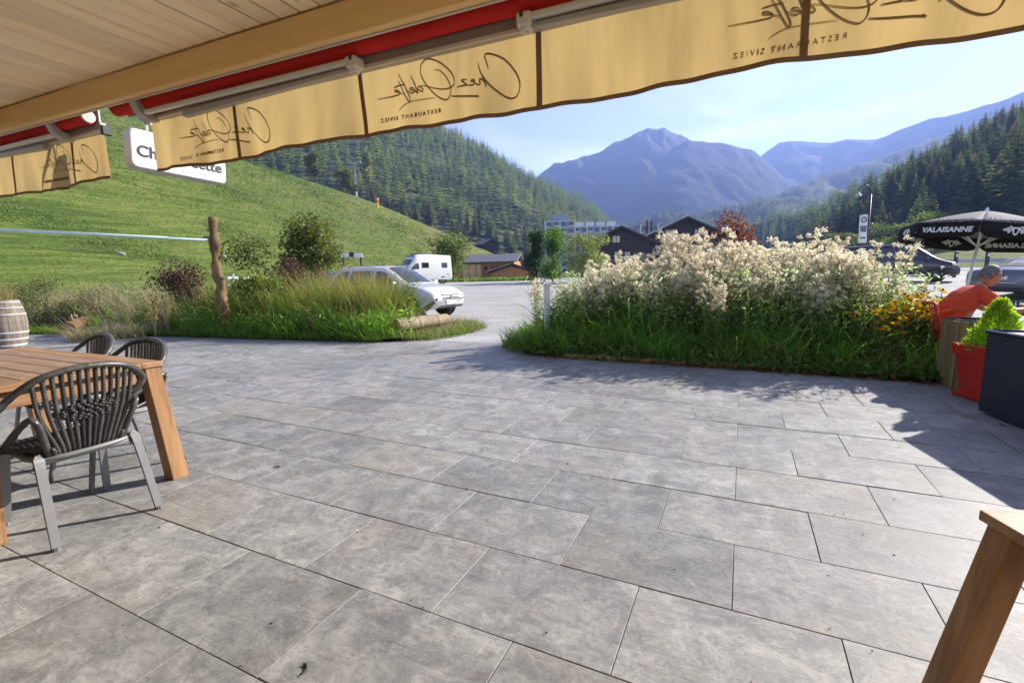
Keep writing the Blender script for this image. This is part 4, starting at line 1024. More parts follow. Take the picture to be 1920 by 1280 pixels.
# ============================================================ VEHICLES (local x = forward, y = left, z = up, origin under the middle)
class Car:
    def __init__(s, st_):           # stations: x, half width, bottom z, belt z, roof z, roof half width
        s.st = sorted(st_); s.xs = [q[0] for q in s.st]
    def par(s, x): return [float(np.interp(x, s.xs, [q[i] for q in s.st])) for i in range(1, 6)]
    def section(s, x):
        w, zb, zs, zr, wr_ = s.par(x); e = min(.09, max(.01, (zr-zs)*.3))
        return [(0, zb), (w*.86, zb), (w*.97, zb+.1), (w, zb+.24), (w*1.0, zb+(zs-zb)*.72), (w*.975, zs), (wr_+(w*.975-wr_)*.18, zs+(zr-zs)*.82), (wr_*.9, zr-e*.3), (wr_*.55, zr), (0, zr+.012)]
    def side(s, x, v, off=.008, sgn=1):
        sec = s.section(x); a, b = sec[5], sec[6]; y = a[0]+(b[0]-a[0])*v; z = a[1]+(b[1]-a[1])*v; return (x, sgn*(y+off), z)
    def body(s, n=46):
        mb = MB(); X = np.linspace(s.xs[0], s.xs[-1], n); rows = []
        for x in X:
            sec = s.section(x); rows.append([(x, y, z) for y, z in sec]+[(x, -y, z) for y, z in sec[::-1][1:-1]])
        k = len(rows[0]); vs = [p for r in rows for p in r]; fs = [(i*k+j, (i+1)*k+j, (i+1)*k+(j+1) % k, i*k+(j+1) % k) for i in range(n-1) for j in range(k)]
        fs += [tuple(range(k)), tuple(range((n-1)*k, n*k))[::-1]]; mb.add(vs, fs); return mb
    def side_patch(s, xb0, xb1, xt0, xt1, v0=.08, v1=.92, sgn=1, off=.01, n=6):
        mb = MB(); rows = []
        for i in range(n+1):
            row = []
            for j in range(5):
                v = v0+(v1-v0)*j/4; a = xb0+(xt0-xb0)*j/4; b = xb1+(xt1-xb1)*j/4; row.append(s.side(a+(b-a)*i/n, v, off, sgn))
            rows.append(row)
        return mb.grid(rows)
    def top_patch(s, x0, x1, k0=.86, k1=.86, off=.012, n=6):
        mb = MB(); rows = []
        for i in range(n+1):
            x = x0+(x1-x0)*i/n; w, zb, zs, zr, wr_ = s.par(x); k = k0+(k1-k0)*i/n; sec = s.section(x)
            rows.append([(x, y*k*1.0, z+off) for y, z in [(-sec[7][0], sec[7][1]), (-sec[8][0], sec[8][1]), (0, sec[9][1]), (sec[8][0], sec[8][1]), (sec[7][0], sec[7][1])]])
        return mb.grid(rows)
def wheel(parent, x, y, r=.34, w=.22, spokes=10, rim_mat='steel'):
    sg = 1 if y > 0 else -1
    wo = MB(); wo.lathe([(r*.66, -w/2), (r*.93, -w/2), (r, -w*.32), (r, w*.32), (r*.93, w/2), (r*.66, w/2)], 28, XF((x, y, r), rx=math.pi/2)); ty = wo.build('wheel', MAT['rubber'], parent, True)
    ri = MB(); ri.lathe([(r*.68, -w*.42), (r*.62, -w*.3), (r*.62, w*.3), (r*.68, w*.42)], 24, XF((x, y, r), rx=math.pi/2))
    ri.lathe([(0, .02), (r*.6, .02)], 24, XF((x, y+sg*.0, r), rx=math.pi/2)) ; ri.build('rim_barrel', MAT['dark_metal'], ty)
    sp = MB()
    for k in range(spokes):
        a = 2*math.pi*k/spokes; sp.hexa([(r*.1, -.012, -.012), (r*.66, -.022, -.012), (r*.66, .022, -.012), (r*.1, .012, -.012), (r*.1, -.012, .012), (r*.66, -.022, .012), (r*.66, .022, .012), (r*.1, .012, .012)], XF((x, y+sg*w*.42, r)) @ Matrix.Rotation(math.pi/2, 4, 'X') @ Matrix.Rotation(a, 4, 'Z'))
    sp.lathe([(r*.62, -.012), (r*.72, -.012), (r*.72, .012), (r*.62, .012)], 28, XF((x, y+sg*w*.42, r), rx=math.pi/2)); sp.lathe([(0, -.015), (r*.16, -.015), (r*.16, .015), (0, .015)], 16, XF((x, y+sg*w*.42, r), rx=math.pi/2))
    sp.build('rim', MAT[rim_mat], ty)
def arch(parent, x, w, r=.36, mat='black_plastic'):
    for s in (-1, 1):
        mb = MB(); mb.lathe([(r*.2, -.01), (r*1.02, -.01), (r*1.08, .006), (r*1.08, -.006)], 26, XF((x, s*(w+.004), r*.98), rx=math.pi/2*(1 if s < 0 else -1)), 0, 2*math.pi); mb.build('wheel_arch', MAT[mat], parent)
def place(t_, front, heading, L):
    h_ = Vector((heading[0], heading[1], 0)).normalized(); t_.location = Vector(front)-h_*(L/2); t_.rotation_euler = (0, 0, math.atan2(h_.y, h_.x))
def plate(parent, x, z, w=.5): mb = MB(); mb.box((x, 0, z), (.012, w, .11)); return mb.build('number_plate', MAT['white_paint'], parent)

# --- silver compact SUV behind the left bed
c = thing('silver_car', 'silver car with a white bonnet behind the tall grass left of centre', 'car')
L = 4.4
K = Car([(-2.2, .72, .42, .92, 1.0, .6), (-2.08, .84, .3, .96, 1.12, .62), (-1.75, .89, .26, .97, 1.47, .6), (-1.2, .9, .25, .97, 1.56, .6), (-.3, .9, .25, .96, 1.575, .6), (.25, .9, .25, .95, 1.53, .58), (.6, .9, .25, .945, 1.36, .6), (1.1, .9, .25, .94, 1.04, .66), (1.3, .89, .26, .93, .985, .7), (1.8, .87, .28, .84, .9, .66), (2.08, .8, .3, .72, .78, .6), (2.2, .68, .36, .6, .64, .5)])
K.body().build('body', MAT['paint_silver'], c, True)
K.top_patch(1.1, .3, .94, .9).build('windscreen', MAT['carglass'], c, True)
for s in (-1, 1):
    K.side_patch(.0, .98, .0, .42, sgn=s).build('front_window', MAT['carglass'], c, True); K.side_patch(-1.02, -.07, -.98, -.07, sgn=s).build('rear_window', MAT['carglass'], c, True); K.side_patch(-1.75, -1.1, -1.55, -1.08, sgn=s).build('quarter_window', MAT['carglass'], c, True)
    mb = MB(); mb.hexa([(1.86, s*.86, .66), (2.14, s*.60, .64), (2.12, s*.48, .64), (1.9, s*.5, .66), (1.84, s*.84, .79), (2.04, s*.62, .77), (2.04, s*.5, .77), (1.88, s*.5, .8)]); mb.build('headlight', MAT['head'], c, bevel=.02)
    mb = MB(); mb.box((.92, s*.98, 1.02), (.1, .17, .13)); mb.build('wing_mirror', MAT['paint_silver'], c, bevel=.03)
    mb = MB(); mb.tube([(-1.6, s*.56, 1.57), (.3, s*.56, 1.57)], .016, 6); mb.build('roof_rail', MAT['steel'], c)
    for x in (.34, -.55): mb = MB(); mb.box((x, s*.9, .86), (.16, .03, .03)); mb.build('door_handle', MAT['chrome'], c, bevel=.006)
mb = MB(); mb.box((2.16, 0, .62), (.07, .82, .19)); gr = mb.build('grille', MAT['dark_metal'], c, bevel=.02)
for z in (.56, .62, .68): mb = MB(); mb.box((2.2, 0, z), (.02, .8, .022)); mb.build('grille_bar', MAT['chrome'], gr)
mb = MB(); mb.lathe([(.035, -.01), (.06, -.01), (.06, .01), (.035, .01)], 18, XF((2.215, 0, .63), ry=math.pi/2)); mb.build('emblem', MAT['chrome'], gr)
mb = MB(); mb.box((2.15, 0, .36), (.1, 1.2, .1)); mb.build('lower_intake', MAT['black_plastic'], c, bevel=.02); plate(c, 2.225, .47)
for x in (-1.35, 1.35):
    arch(c, x, .9)
    for y in (-.8, .8): wheel(c, x, y, .34)
place(c, (-1.75, 13.9, -.01), (.88, -.47), L)

# --- dark blue estate further left, mostly hidden
c = thing('blue_estate_car', 'dark blue estate car hidden behind the leafy bush', 'car'); L = 4.5
K2 = Car([(-2.25, .74, .42, .9, 1.0, .6), (-2.1, .86, .3, .95, 1.2, .62), (-1.8, .89, .26, .96, 1.42, .6), (-.3, .9, .25, .95, 1.5, .6), (.3, .9, .25, .94, 1.45, .58), (1.15, .9, .25, .93, 1.0, .66), (1.4, .88, .26, .9, .95, .7), (2.0, .82, .28, .75, .82, .62), (2.25, .7, .36, .58, .62, .5)])
K2.body().build('body', MAT['paint_blue'], c, True); K2.top_patch(1.12, .35, .94, .9).build('windscreen', MAT['carglass'], c, True)
K2.top_patch(-2.1, -1.8, .9, .9).build('rear_screen', MAT['carglass'], c, True)
for s in (-1, 1):
    K2.side_patch(0, 1.0, 0, .45, sgn=s).build('front_window', MAT['carglass'], c, True); K2.side_patch(-1.7, -.07, -1.5, -.07, sgn=s).build('rear_window', MAT['carglass'], c, True)
    mb = MB(); mb.box((-2.16, s*.72, .92), (.12, .2, .16)); mb.build('tail_light', MAT['tail'], c, bevel=.02); mb = MB(); mb.tube([(-1.6, s*.56, 1.51), (.2, s*.56, 1.5)], .02, 6); mb.build('roof_rail', MAT['chrome'], c)
for x in (-1.4, 1.4):
    for y in (-.8, .8): wheel(c, x, y, .33)
place(c, (-6.0, 20.5, 0), (.86, -.5), L)

# --- white camper van
c = thing('camper_van', 'white high-roof camper van parked across the gravel car park', 'van'); L = 6.0
KV = Car([(-3.0, .9, .42, 1.35, 2.55, .8), (-2.9, 1.0, .36, 1.4, 2.78, .86), (-.5, 1.02, .34, 1.4, 2.86, .88), (.9, 1.02, .34, 1.4, 2.84, .86), (1.25, 1.02, .34, 1.4, 2.72, .84), (1.62, 1.01, .34, 1.38, 2.2, .82), (2.2, 1.0, .34, 1.3, 1.48, .84), (2.75, .97, .36, 1.1, 1.22, .8), (2.95, .88, .4, .85, .98, .7), (3.0, .78, .5, .75, .8, .6)])
KV.body(60).build('body', MAT['paint_white'], c, True); KV.top_patch(2.2, 1.5, .98, .96).build('windscreen', MAT['carglass'], c, True)
KV.top_patch(1.34, .95, .9, .8, .01).build('roof_window', MAT['carglass'], c, True)
for s in (-1, 1):
    KV.side_patch(1.0, 2.1, 1.0, 1.62, .06, .52, s).build('cab_window', MAT['carglass'], c, True)
    for (a, b) in ((-.1, .62), (-2.35, -1.75)):
        f = KV.side_patch(a-.04, b+.04, a-.04, b+.04, .14, .56, s, .02).build('window_frame', MAT['black_plastic'], c); KV.side_patch(a, b, a, b, .18, .52, s, .026).build('pane', MAT['carglass'], f)
    mb = MB(); mb.box((-.1, s*1.03, .52), (5.2, .02, .2)); mb.build('side_cladding', MAT['galv'], c, bevel=.01)
    mb = MB(); mb.box((1.85, s*1.17, 1.5), (.12, .2, .32)); mb.build('wing_mirror', MAT['black_plastic'], c, bevel=.03)
    mb = MB(); mb.box((2.86, s*.72, .98), (.16, .28, .2)); mb.build('headlight', MAT['head'], c, bevel=.03)
    mb = MB(); mb.box((-2.97, s*.88, 1.2), (.06, .12, .5)); mb.build('tail_light', MAT['tail'], c, bevel=.02)
    mb = MB(); mb.box((-2.5, s*1.035, .95), (.22, .012, .16)); mb.build('service_flap', MAT['sign_edge'], c)
mb = MB(); mb.box((2.97, 0, .78), (.08, 1.1, .22)); mb.build('grille', MAT['dark_metal'], c, bevel=.02); plate(c, 3.03, .55)
mb = MB(); mb.box((0.35, 0, 2.9), (1.0, 1.2, .07)); mb.build('roof_vent', MAT['dark_metal'], c, bevel=.02)
for x in (-1.75, 1.95):
    arch(c, x, 1.02, .36)
    for y in (-.88, .88): wheel(c, x, y, .345, .24, 6)
vc = atD(792, 530, 46.5); c.location = (vc.x, vc.y, g_height(vc.x, vc.y)-.01); c.rotation_euler = (0, 0, math.atan2(-.72, -.69))

# --- black people carrier on the right
c = thing('black_minivan', 'black minivan parked side-on behind the seed heads and parasol', 'van'); L = 5.0
KB = Car([(-2.5, .82, .4, 1.05, 1.6, .7), (-2.38, .93, .28, 1.08, 1.85, .74), (-1.0, .96, .26, 1.08, 1.92, .76), (.4, .96, .26, 1.06, 1.9, .74), (.85, .96, .26, 1.05, 1.76, .72), (1.65, .95, .26, 1.02, 1.16, .76), (1.85, .94, .26, 1.0, 1.06, .78), (2.3, .88, .28, .86, .93, .7), (2.5, .74, .36, .66, .7, .55)])
KB.body().build('body', MAT['paint_black'], c, True); KB.top_patch(1.68, .9, .96, .92).build('windscreen', MAT['carglass'], c, True)
for s in (-1, 1):
    w1 = KB.side_patch(.12, 1.38, .12, .84, sgn=s).build('front_window', MAT['carglass'], c, True); KB.side_patch(-1.0, .04, -1.0, .04, sgn=s).build('middle_window', MAT['carglass'], c, True); KB.side_patch(-2.25, -1.08, -2.2, -1.08, sgn=s).build('rear_window', MAT['carglass'], c, True)
    mb = MB(); mb.box((1.25, s*1.06, 1.12), (.14, .2, .17)); mb.build('wing_mirror', MAT['paint_black'], c, bevel=.03); mb = MB(); mb.box((2.3, s*.78, .82), (.3, .2, .13)); mb.build('headlight', MAT['head'], c, bevel=.03)
    mb = MB(); mb.tube([(-2.3, s*.962, .98), (1.3, s*.958, .97)], .01, 5); mb.build('side_trim', MAT['chrome'], c); mb = MB(); mb.box((0, s*.955, .34), (2.5, .03, .1)); mb.build('sill', MAT['chrome'], c, bevel=.01)
for x in (-1.6, 1.62):
    arch(c, x, .955, .36)
    for y in (-.84, .84): wheel(c, x, y, .345, .23, 12, 'concrete_light')
fv = atD(1799, 505, 23.4); h_ = (.76, -.65); place(c, (fv.x, fv.y, g_height(fv.x, fv.y)-.01), h_, L)

# --- grey convertible
c = thing('grey_convertible', 'grey convertible with a dark soft top seen from behind at the right edge', 'car'); L = 4.6
KC = Car([(-2.3, .72, .42, .8, .86, .5), (-2.2, .86, .3, .92, 1.0, .62), (-2.0, .9, .27, .95, 1.03, .66), (-1.5, .91, .24, .95, 1.06, .68), (-1.1, .91, .23, .95, 1.16, .66), (-.55, .91, .23, .94, 1.37, .56), (-.1, .91, .23, .93, 1.4, .55), (.3, .91, .23, .93, 1.37, .56), (1.0, .9, .23, .92, 1.02, .66), (1.3, .89, .24, .9, .96, .7), (2.0, .84, .27, .76, .84, .62), (2.3, .7, .36, .58, .62, .5)])
KC.body(60).build('body', MAT['paint_grey'], c, True)
KC.top_patch(-1.35, .3, .99, 1.04, .012, 10).build('soft_top', MAT['soft_top'], c, True); KC.top_patch(-1.12, -.75, .62, .62, .022, 4).build('rear_screen', MAT['pale_pane'], c, True)
KC.top_patch(1.0, .34, .95, .92).build('windscreen', MAT['carglass'], c, True)
for s in (-1, 1):
    KC.side_patch(-.75, .95, -.5, .34, sgn=s).build('side_window', MAT['carglass'], c, True)
    mb = MB(); mb.hexa([(-2.27, s*.42, .77), (-2.22, s*.8, .77), (-1.95, s*.915, .8), (-2.1, s*.5, .78), (-2.27, s*.42, .88), (-2.22, s*.8, .9), (-1.93, s*.915, .9), (-2.1, s*.5, .9)]); mb.build('tail_light', MAT['tail'], c, bevel=.012)
    mb = MB(); mb.box((.85, s*1.0, 1.0), (.12, .18, .13)); mb.build('wing_mirror', MAT['paint_grey'], c, bevel=.03)
mb = MB(); mb.box((-2.31, 0, .74), (.012, .52, .11)); mb.build('number_plate', MAT['white_paint'], c); mb = MB(); mb.box((-2.27, 0, .36), (.08, 1.3, .14)); mb.build('rear_diffuser', MAT['black_plastic'], c, bevel=.02)
mb = MB(); mb.tube([(-2.28, -.75, .58), (-2.31, 0, .58), (-2.28, .75, .58)], .012, 5); mb.build('bumper_trim', MAT['chrome'], c)
for x in (-1.4, 1.4):
    arch(c, x, .905, .35)
    for y in (-.8, .8): wheel(c, x, y, .345, .24, 7)
rc0 = atD(1866, 545, 15.6); hd_ = Vector((.93, .37, 0)).normalized(); place(c, (rc0.x+hd_.x*L, rc0.y+hd_.y*L, g_height(rc0.x, rc0.y)-.01), hd_, L)

# --- white car glimpsed through the seed heads
c = thing('white_hatchback', 'white car glimpsed between the seed heads right of centre', 'car'); L = 4.2
K3 = Car([(-2.1, .72, .42, .9, 1.0, .6), (-1.95, .86, .3, .95, 1.2, .62), (-1.6, .88, .26, .96, 1.42, .6), (-.3, .88, .25, .95, 1.5, .6), (.3, .88, .25, .94, 1.45, .58), (1.1, .88, .25, .93, 1.0, .66), (1.35, .86, .26, .9, .95, .7), (1.9, .8, .28, .75, .82, .62), (2.1, .68, .36, .58, .62, .5)])
K3.body().build('body', MAT['paint_white'], c, True); K3.top_patch(1.08, .35, .94, .9).build('windscreen', MAT['carglass'], c, True)
for s in (-1, 1):
    K3.side_patch(0, 1.0, 0, .45, sgn=s).build('front_window', MAT['carglass'], c, True); K3.side_patch(-1.6, -.07, -1.4, -.07, sgn=s).build('rear_window', MAT['carglass'], c, True)
for x in (-1.3, 1.3):
    for y in (-.78, .78): wheel(c, x, y, .32)
f3 = atD(1470, 505, 25); place(c, (f3.x, f3.y, g_height(f3.x, f3.y)), (-.6, -.8), L)

# ============================================================ POSTS, RAILS, LOGS
fp = gp(424, 625); fp = atD(418, 560, 10.6); fp.z = 0
post = thing('log_post', 'knobbly rough log post standing in the left flower bed', 'post', fp)
mb = MB(); pts = []; rs = []
for i in range(26):
    z = 2.6*i/25; pts.append((.014*math.sin(z*3.1)-.055*(z/2.6)+.008*math.sin(z*7), .02*math.cos(z*2.3), z)); rs.append(.112-.008*z+.02*mnoise.noise((z*3.3, 1, 2))+.04*math.exp(-((z-2.05)/.06)**2)+.018*math.exp(-((z-1.6)/.05)**2))
mb.tube(pts, rs, 14); trunk = mb.build('trunk', MAT['post_wood'], post, True)
for v in trunk.data.vertices:
    n_ = mnoise.noise((v.co.x*9, v.co.y*9, v.co.z*4))*.05; v.co.x += n_*(1 if v.co.x > 0 else -1); v.co.y += n_*(1 if v.co.y > 0 else -1)
for (z, a, l) in ((2.12, 200, .1), (1.72, 20, .07), (1.25, 330, .06), (2.3, 160, .06)):
    mb = MB(); d = Vector((math.cos(R(a)), math.sin(R(a)), .25)); b0 = Vector((-.055*z/2.6, 0, z)); mb.tube([b0+d*.08, b0+d*(.12+l*.6), b0+d*(.12+l)], [.045, .035, .018], 8); mb.build('branch_stub', MAT['log_wood'], post, True)
pl, pr = atD(-60, 428, 9.2), atD(408, 451, 10.6)
mb = MB(); mb.tube([pl, pr], .033, 12); o = mb.build('handrail_pipe', MAT['green_pipe'], None, True); tag(o, 'long pale green pipe running from the left edge to the log post', 'pipe')
mb = MB(); mb.box((0, 0, 0), (.05, .05, .02))
bq = thing('barrier_rail', 'low white two-bar barrier rail right of the log post', 'railing', atD(430, 560, 13.5)*1.0)
bq.location.z = 0; b0 = Vector(bq.location)
for py in (522, 537):
    A, B = atD(425, py, 12.4)-b0, atD(535, py-3, 15.5)-b0; mb = MB(); mb.tube([A, B], .04, 8); mb.build('rail', MAT['green_pipe'], bq)
for f in (.08, .92):
    A, B = atD(425, 520, 12.4)-b0, atD(535, 517, 15.5)-b0; p = A.lerp(B, f); mb = MB(); mb.tube([(p.x, p.y, 0), (p.x, p.y, p.z+.08)], .05, 8); mb.build('upright', MAT['galv'], bq)

def log(label, a, b, r0, r1, name='felled_log', mat='log_wood'):
    a, b = Vector(a), Vector(b); d = b-a; o = thing(name, label, 'log', a); pts = []; rs = []
    for i in range(14):
        f = i/13; p = d*f+Vector((.012*math.sin(f*9), .01*math.cos(f*7), .01*math.sin(f*5))); pts.append(p); rs.append((r0+(r1-r0)*f)*(1+.06*mnoise.noise((f*8, r0*10, 3))))
    mb = MB(); mb.tube(pts, rs, 14, cap=False); mb.build('stem', MAT[mat], o, True)
    for i in (0, 13):
        mb = MB(); t_ = (pts[1]-pts[0]).normalized()*(-.002 if i == 0 else .002); mb.lathe([(0, 0), (rs[i]*.99, 0)], 20, Matrix.Translation(pts[i]+t_) @ d.to_track_quat('Z', 'Y').to_matrix().to_4x4()); mb.build('cut_face', MAT['orange_timber'] if i == 0 else MAT['log_wood'], o)
    for f, l in ((.3, .16), (.62, .12), (.45, .08)):
        p = d*f; mb = MB(); u = Vector((rnd.uniform(-.4, .4), rnd.uniform(-.5, .2), 1)).normalized(); mb.tube([p+u*r0*.6, p+u*(r0+l*.6), p+u*(r0+l)+Vector((.03, 0, 0))], [.035, .028, .015], 7); mb.build('knot', MAT['log_wood'], o, True)
    return o
A = gp(742, 634); A.z = .24; B = atD(836, 600, 11.0); B.z = .24
log('long pale log lying at the end of the left bed', A, B, .155, .13)
sup = MB(); d = (B-A); 
for f in (.12, .8):
    p = A+d*f; o = thing('log_block', 'short wooden block under the %s end of the long pale log' % ('near' if f < .5 else 'far'), 'block', (p.x, p.y, 0)); mb = MB(); mb.box((0, 0, .05), (.24, .2, .1)); mb.build('block_body', MAT['bark'], o, bevel=.012)
# upright stump with a beak-like broken branch, and a forked driftwood piece behind it
s0 = atD(742, 612, 10.6); s0.z = 0
o = thing('broken_stump', 'broken stump with a beak-shaped branch behind the long log', 'stump', s0)
mb = MB(); mb.tube(spline([(0, 0, 0), (.0, 0, .3), (.03, 0, .52), (.1, 0, .6), (.2, -.02, .57), (.24, -.02, .54)], 4), [.12]*4+[.11]*4+[.1]*4+[.085]*4+[.06]*4+[.03], 10); mb.build('stem', MAT['post_wood'], o, True)
s1 = atD(790, 603, 11.6); s1.z = 0
o = thing('forked_driftwood', 'pale forked driftwood branch between the stump and the silver car', 'branch', s1)
mb = MB(); mb.tube(spline([(-.25, 0, .3), (-.05, 0, .38), (.1, 0, .42), (.28, 0, .55), (.36, 0, .62)], 5), [.07]*5+[.075]*5+[.06]*5+[.045]*5+[.025], 9); mb.build('main_branch', MAT['log_wood'], o, True)
mb = MB(); mb.tube(spline([(.05, 0, 0), (.06, 0, .25), (.02, 0, .4)], 5), .06, 9); mb.build('support_branch', MAT['log_wood'], o, True)
A = atD(128, 612, 11.2); A.z = .17; B = atD(160, 596, 11.9); B.z = .3
log('stubby log half buried in grass beside the barrel', A, B, .17, .15, mat='post_wood')
# white marker post at the left end of the right bed
wpst = gp(1030, 617); wpst = atD(1026, 600, 7.7); wpst.z = 0
o = thing('white_post', 'white square post at the left end of the tall flower bed', 'post', wpst)
mb = MB(); mb.box((0, 0, .53), (.1, .1, 1.06)); mb.build('shaft', MAT['white_paint'], o, bevel=.008); mb = MB(); mb.box((0, 0, 1.075), (.125, .125, .03)); mb.build('cap', MAT['white_paint'], o, bevel=.008)
# timber edging of the right bed: lengths laid end to end
for i in range(5):
    a = st(-2.35+i*.88, 6.63, .03); b = st(-2.35+(i+1)*.88-.03, 6.63-.012, .03)
    o = thing('edging_log', ['leftmost', 'second', 'middle', 'fourth', 'rightmost'][i]+' of the split logs edging the tall flower bed', 'edging', a, 0, 'split logs along the bed edge')
    mb = MB(); d = b-a; mb.tube([d*k/6+Vector((0, 0, .006*math.sin(k*2+i))) for k in range(7)], .052, 10, flat=.8); mb.build('split_log', MAT['grey_timber'], o, True)
# white board on two dark posts
wb = atD(664, 545, 24); wb.z = .05
o = thing('white_board', 'small white board on two dark posts behind the silver car', 'sign', wb, .1)
mb = MB(); mb.box((0, 0, 2.22), (1.05, .06, .2)); mb.build('board', MAT['white_paint'], o, bevel=.01)
for x in (-.42, .42): mb = MB(); mb.box((x, .04, 1.1), (.07, .07, 2.2)); mb.build('upright', MAT['dark_metal'], o); mb = MB(); mb.box((x*.9, -.05, 1.62), (.16, .05, .16)); mb.build('notice', MAT['white_paint'], o)
mb = MB(); mb.box((0, -.04, 2.26), (.22, .03, .24)); mb.build('centre_clamp', MAT['dark_metal'], o)

# ============================================================ STREET LAMP, BANNER, GUARD RAIL, MASTS
lp = atD(1624, 470, 33); lp.z = g_height(lp.x, lp.y)
o = thing('street_lamp', 'black curved street lamp with a banner behind the seed heads', 'street lamp', lp)
mb = MB(); mb.tube([(0, 0, 0), (0, 0, 1), (0, 0, 5.4)], [.09, .075, .06], 10); mb.tube(spline([(0, 0, 5.2), (-.05, 0, 5.75), (-.35, 0, 6.05), (-.72, 0, 5.95), (-.85, 0, 5.55)], 6), .035, 8); mb.build('mast', MAT['dark_metal'], o, True)
mb = MB(); mb.lathe([(.03, .18), (.07, .1), (.2, -.05), (.22, -.1), (.05, -.09)], 16, Matrix.Translation((-.86, 0, 5.42))); mb.build('lamp_head', MAT['galv'], o, True)
bn = thing('pole_banner', 'narrow white banner with blue print hanging on the street lamp', 'banner', lp+Vector((-.42, -.12, 0)))
mb = MB(); mb.grid([[(x, .03*math.sin(z*2), z) for x in (-.28, 0, .28)] for z in np.linspace(2.2, 4.1, 8)]); mb.build('cloth', MAT['white_paint'], bn, True, solid=.01)
mb = MB(); mb.lathe([(.12, -.01), (.2, -.01), (.2, .01), (.12, .01)], 20, Matrix.Translation((0, -.03, 3.75)) @ Mx); mb.box((0, -.03, 3.15), (.4, .02, .4)); mb.box((0, -.03, 2.55), (.36, .02, .12)); mb.build('print', MAT['paint_blue'], bn)
for z in (2.2, 4.1): mb = MB(); mb.tube([(-.3, 0, z), (.42, .1, z)], .015, 6); mb.build('crossbar', MAT['dark_metal'], bn)
gr0 = thing('guard_rail', 'grey steel guard rail along the road behind the black minivan', 'guard rail', (25, 50, 0))
base = Vector((25, 50, 0)); off_ = Vector((-.62, -.78, 0))*.6; Lr = [p+off_ for p in L_road] if 'L_road' in globals() else [Vector((x, y, g_height(x, y)+.03))+off_ for x, y in rp_]
for i in range(len(Lr)-1):
    A, B = Lr[i]-base, Lr[i+1]-base; d = (B-A).normalized(); s_ = Vector((-d.y, d.x, 0)); mb = MB()
    prof = [(.0, .62), (.05, .66), (.05, .72), (0, .76), (.05, .8), (.05, .86), (0, .9)]
    mb.grid([[A+(B-A)*(k/6)+s_*u_+Vector((0, 0, z_)) for u_, z_ in prof] for k in range(7)]); mb.build('rail_beam', MAT['galv'], gr0, True, solid=.01)
    n = int((B-A).length/4)
    for k in range(n): p = A+(B-A)*(k/n); mb = MB(); mb.box((p.x, p.y, p.z+.42), (.12, .12, .88)); mb.build('post', MAT['galv'], gr0)
for i, px in enumerate((1793, 1852)):
    p = atD(px, 480, 27.5-i*2); p.z = g_height(p.x, p.y); o = thing('road_marker', ('left' if i == 0 else 'right')+' of two black road marker posts by the guard rail', 'bollard', p)
    mb = MB(); mb.prism(rounded(.2, .1, .04), 0, 1.45); mb.build('shaft', MAT['dark_metal'], o, bevel=.02); mb = MB(); mb.box((0, -.055, 1.25), (.1, .01, .16)); mb.build('reflector', MAT['white_paint'], o)
py_ = atD(1438, 440, 150); py_.z = 0
o = thing('lattice_mast', 'thin pale lattice mast against the dark trees right of centre', 'mast', py_)
for s in (-1, 1):
    mb = MB(); mb.tube([(s*1.4, 0, 0), (s*.9, 0, 18.5)], [.13, .09], 6); mb.build('leg', MAT['galv'], o)
mb = MB()
for k in range(9): z = 2*k; w0 = 1.4-.5*z/18.5; w1 = 1.4-.5*(z+2)/18.5; mb.tube([(-w0, 0, z), (w1, 0, z+2)], .035, 4); mb.tube([(w0, 0, z), (-w1, 0, z+2)], .035, 4)
mb.build('bracing', MAT['galv'], o); mb = MB(); mb.tube([(-2.4, 0, 18.2), (2.4, 0, 18.2)], .14, 6); mb.build('crossarm', MAT['galv'], o)
lt = atD(667, 358, 236); lt.z = lt.z
o = thing('lift_tower', 'grey ski lift tower on the edge of the wooded slope', 'lift tower', (lt.x, lt.y, lt.z-8))
mb = MB(); mb.tube([(0, 0, 0), (.3, 0, 21)], [.6, .4], 8); mb.build('mast', MAT['galv'], o); mb = MB(); mb.box((.3, 0, 20.8), (6, .6, .5)); mb.build('crossarm', MAT['galv'], o)
for s in (-1, 1): mb = MB(); mb.box((.3+s*2.7, 0, 20.2), (.5, 3.5, .5)); mb.build('pulley_train', MAT['dark_metal'], o)
sgp = atD(708, 396, 150)
o = thing('snow_lance', 'yellow padded snow lance post with an orange top on the meadow edge', 'post', (sgp.x, sgp.y, sgp.z-1.0))
mb = MB(); mb.tube([(0, 0, 0), (0, 0, 3.6)], .36, 10); mb.build('padding', MAT['yellow_pad'], o); mb = MB(); mb.lathe([(0, 5), (.5, 4.9), (.55, 4), (.3, 3.6), (0, 3.6)], 12); mb.build('head', MAT['orange_cap'], o, True)

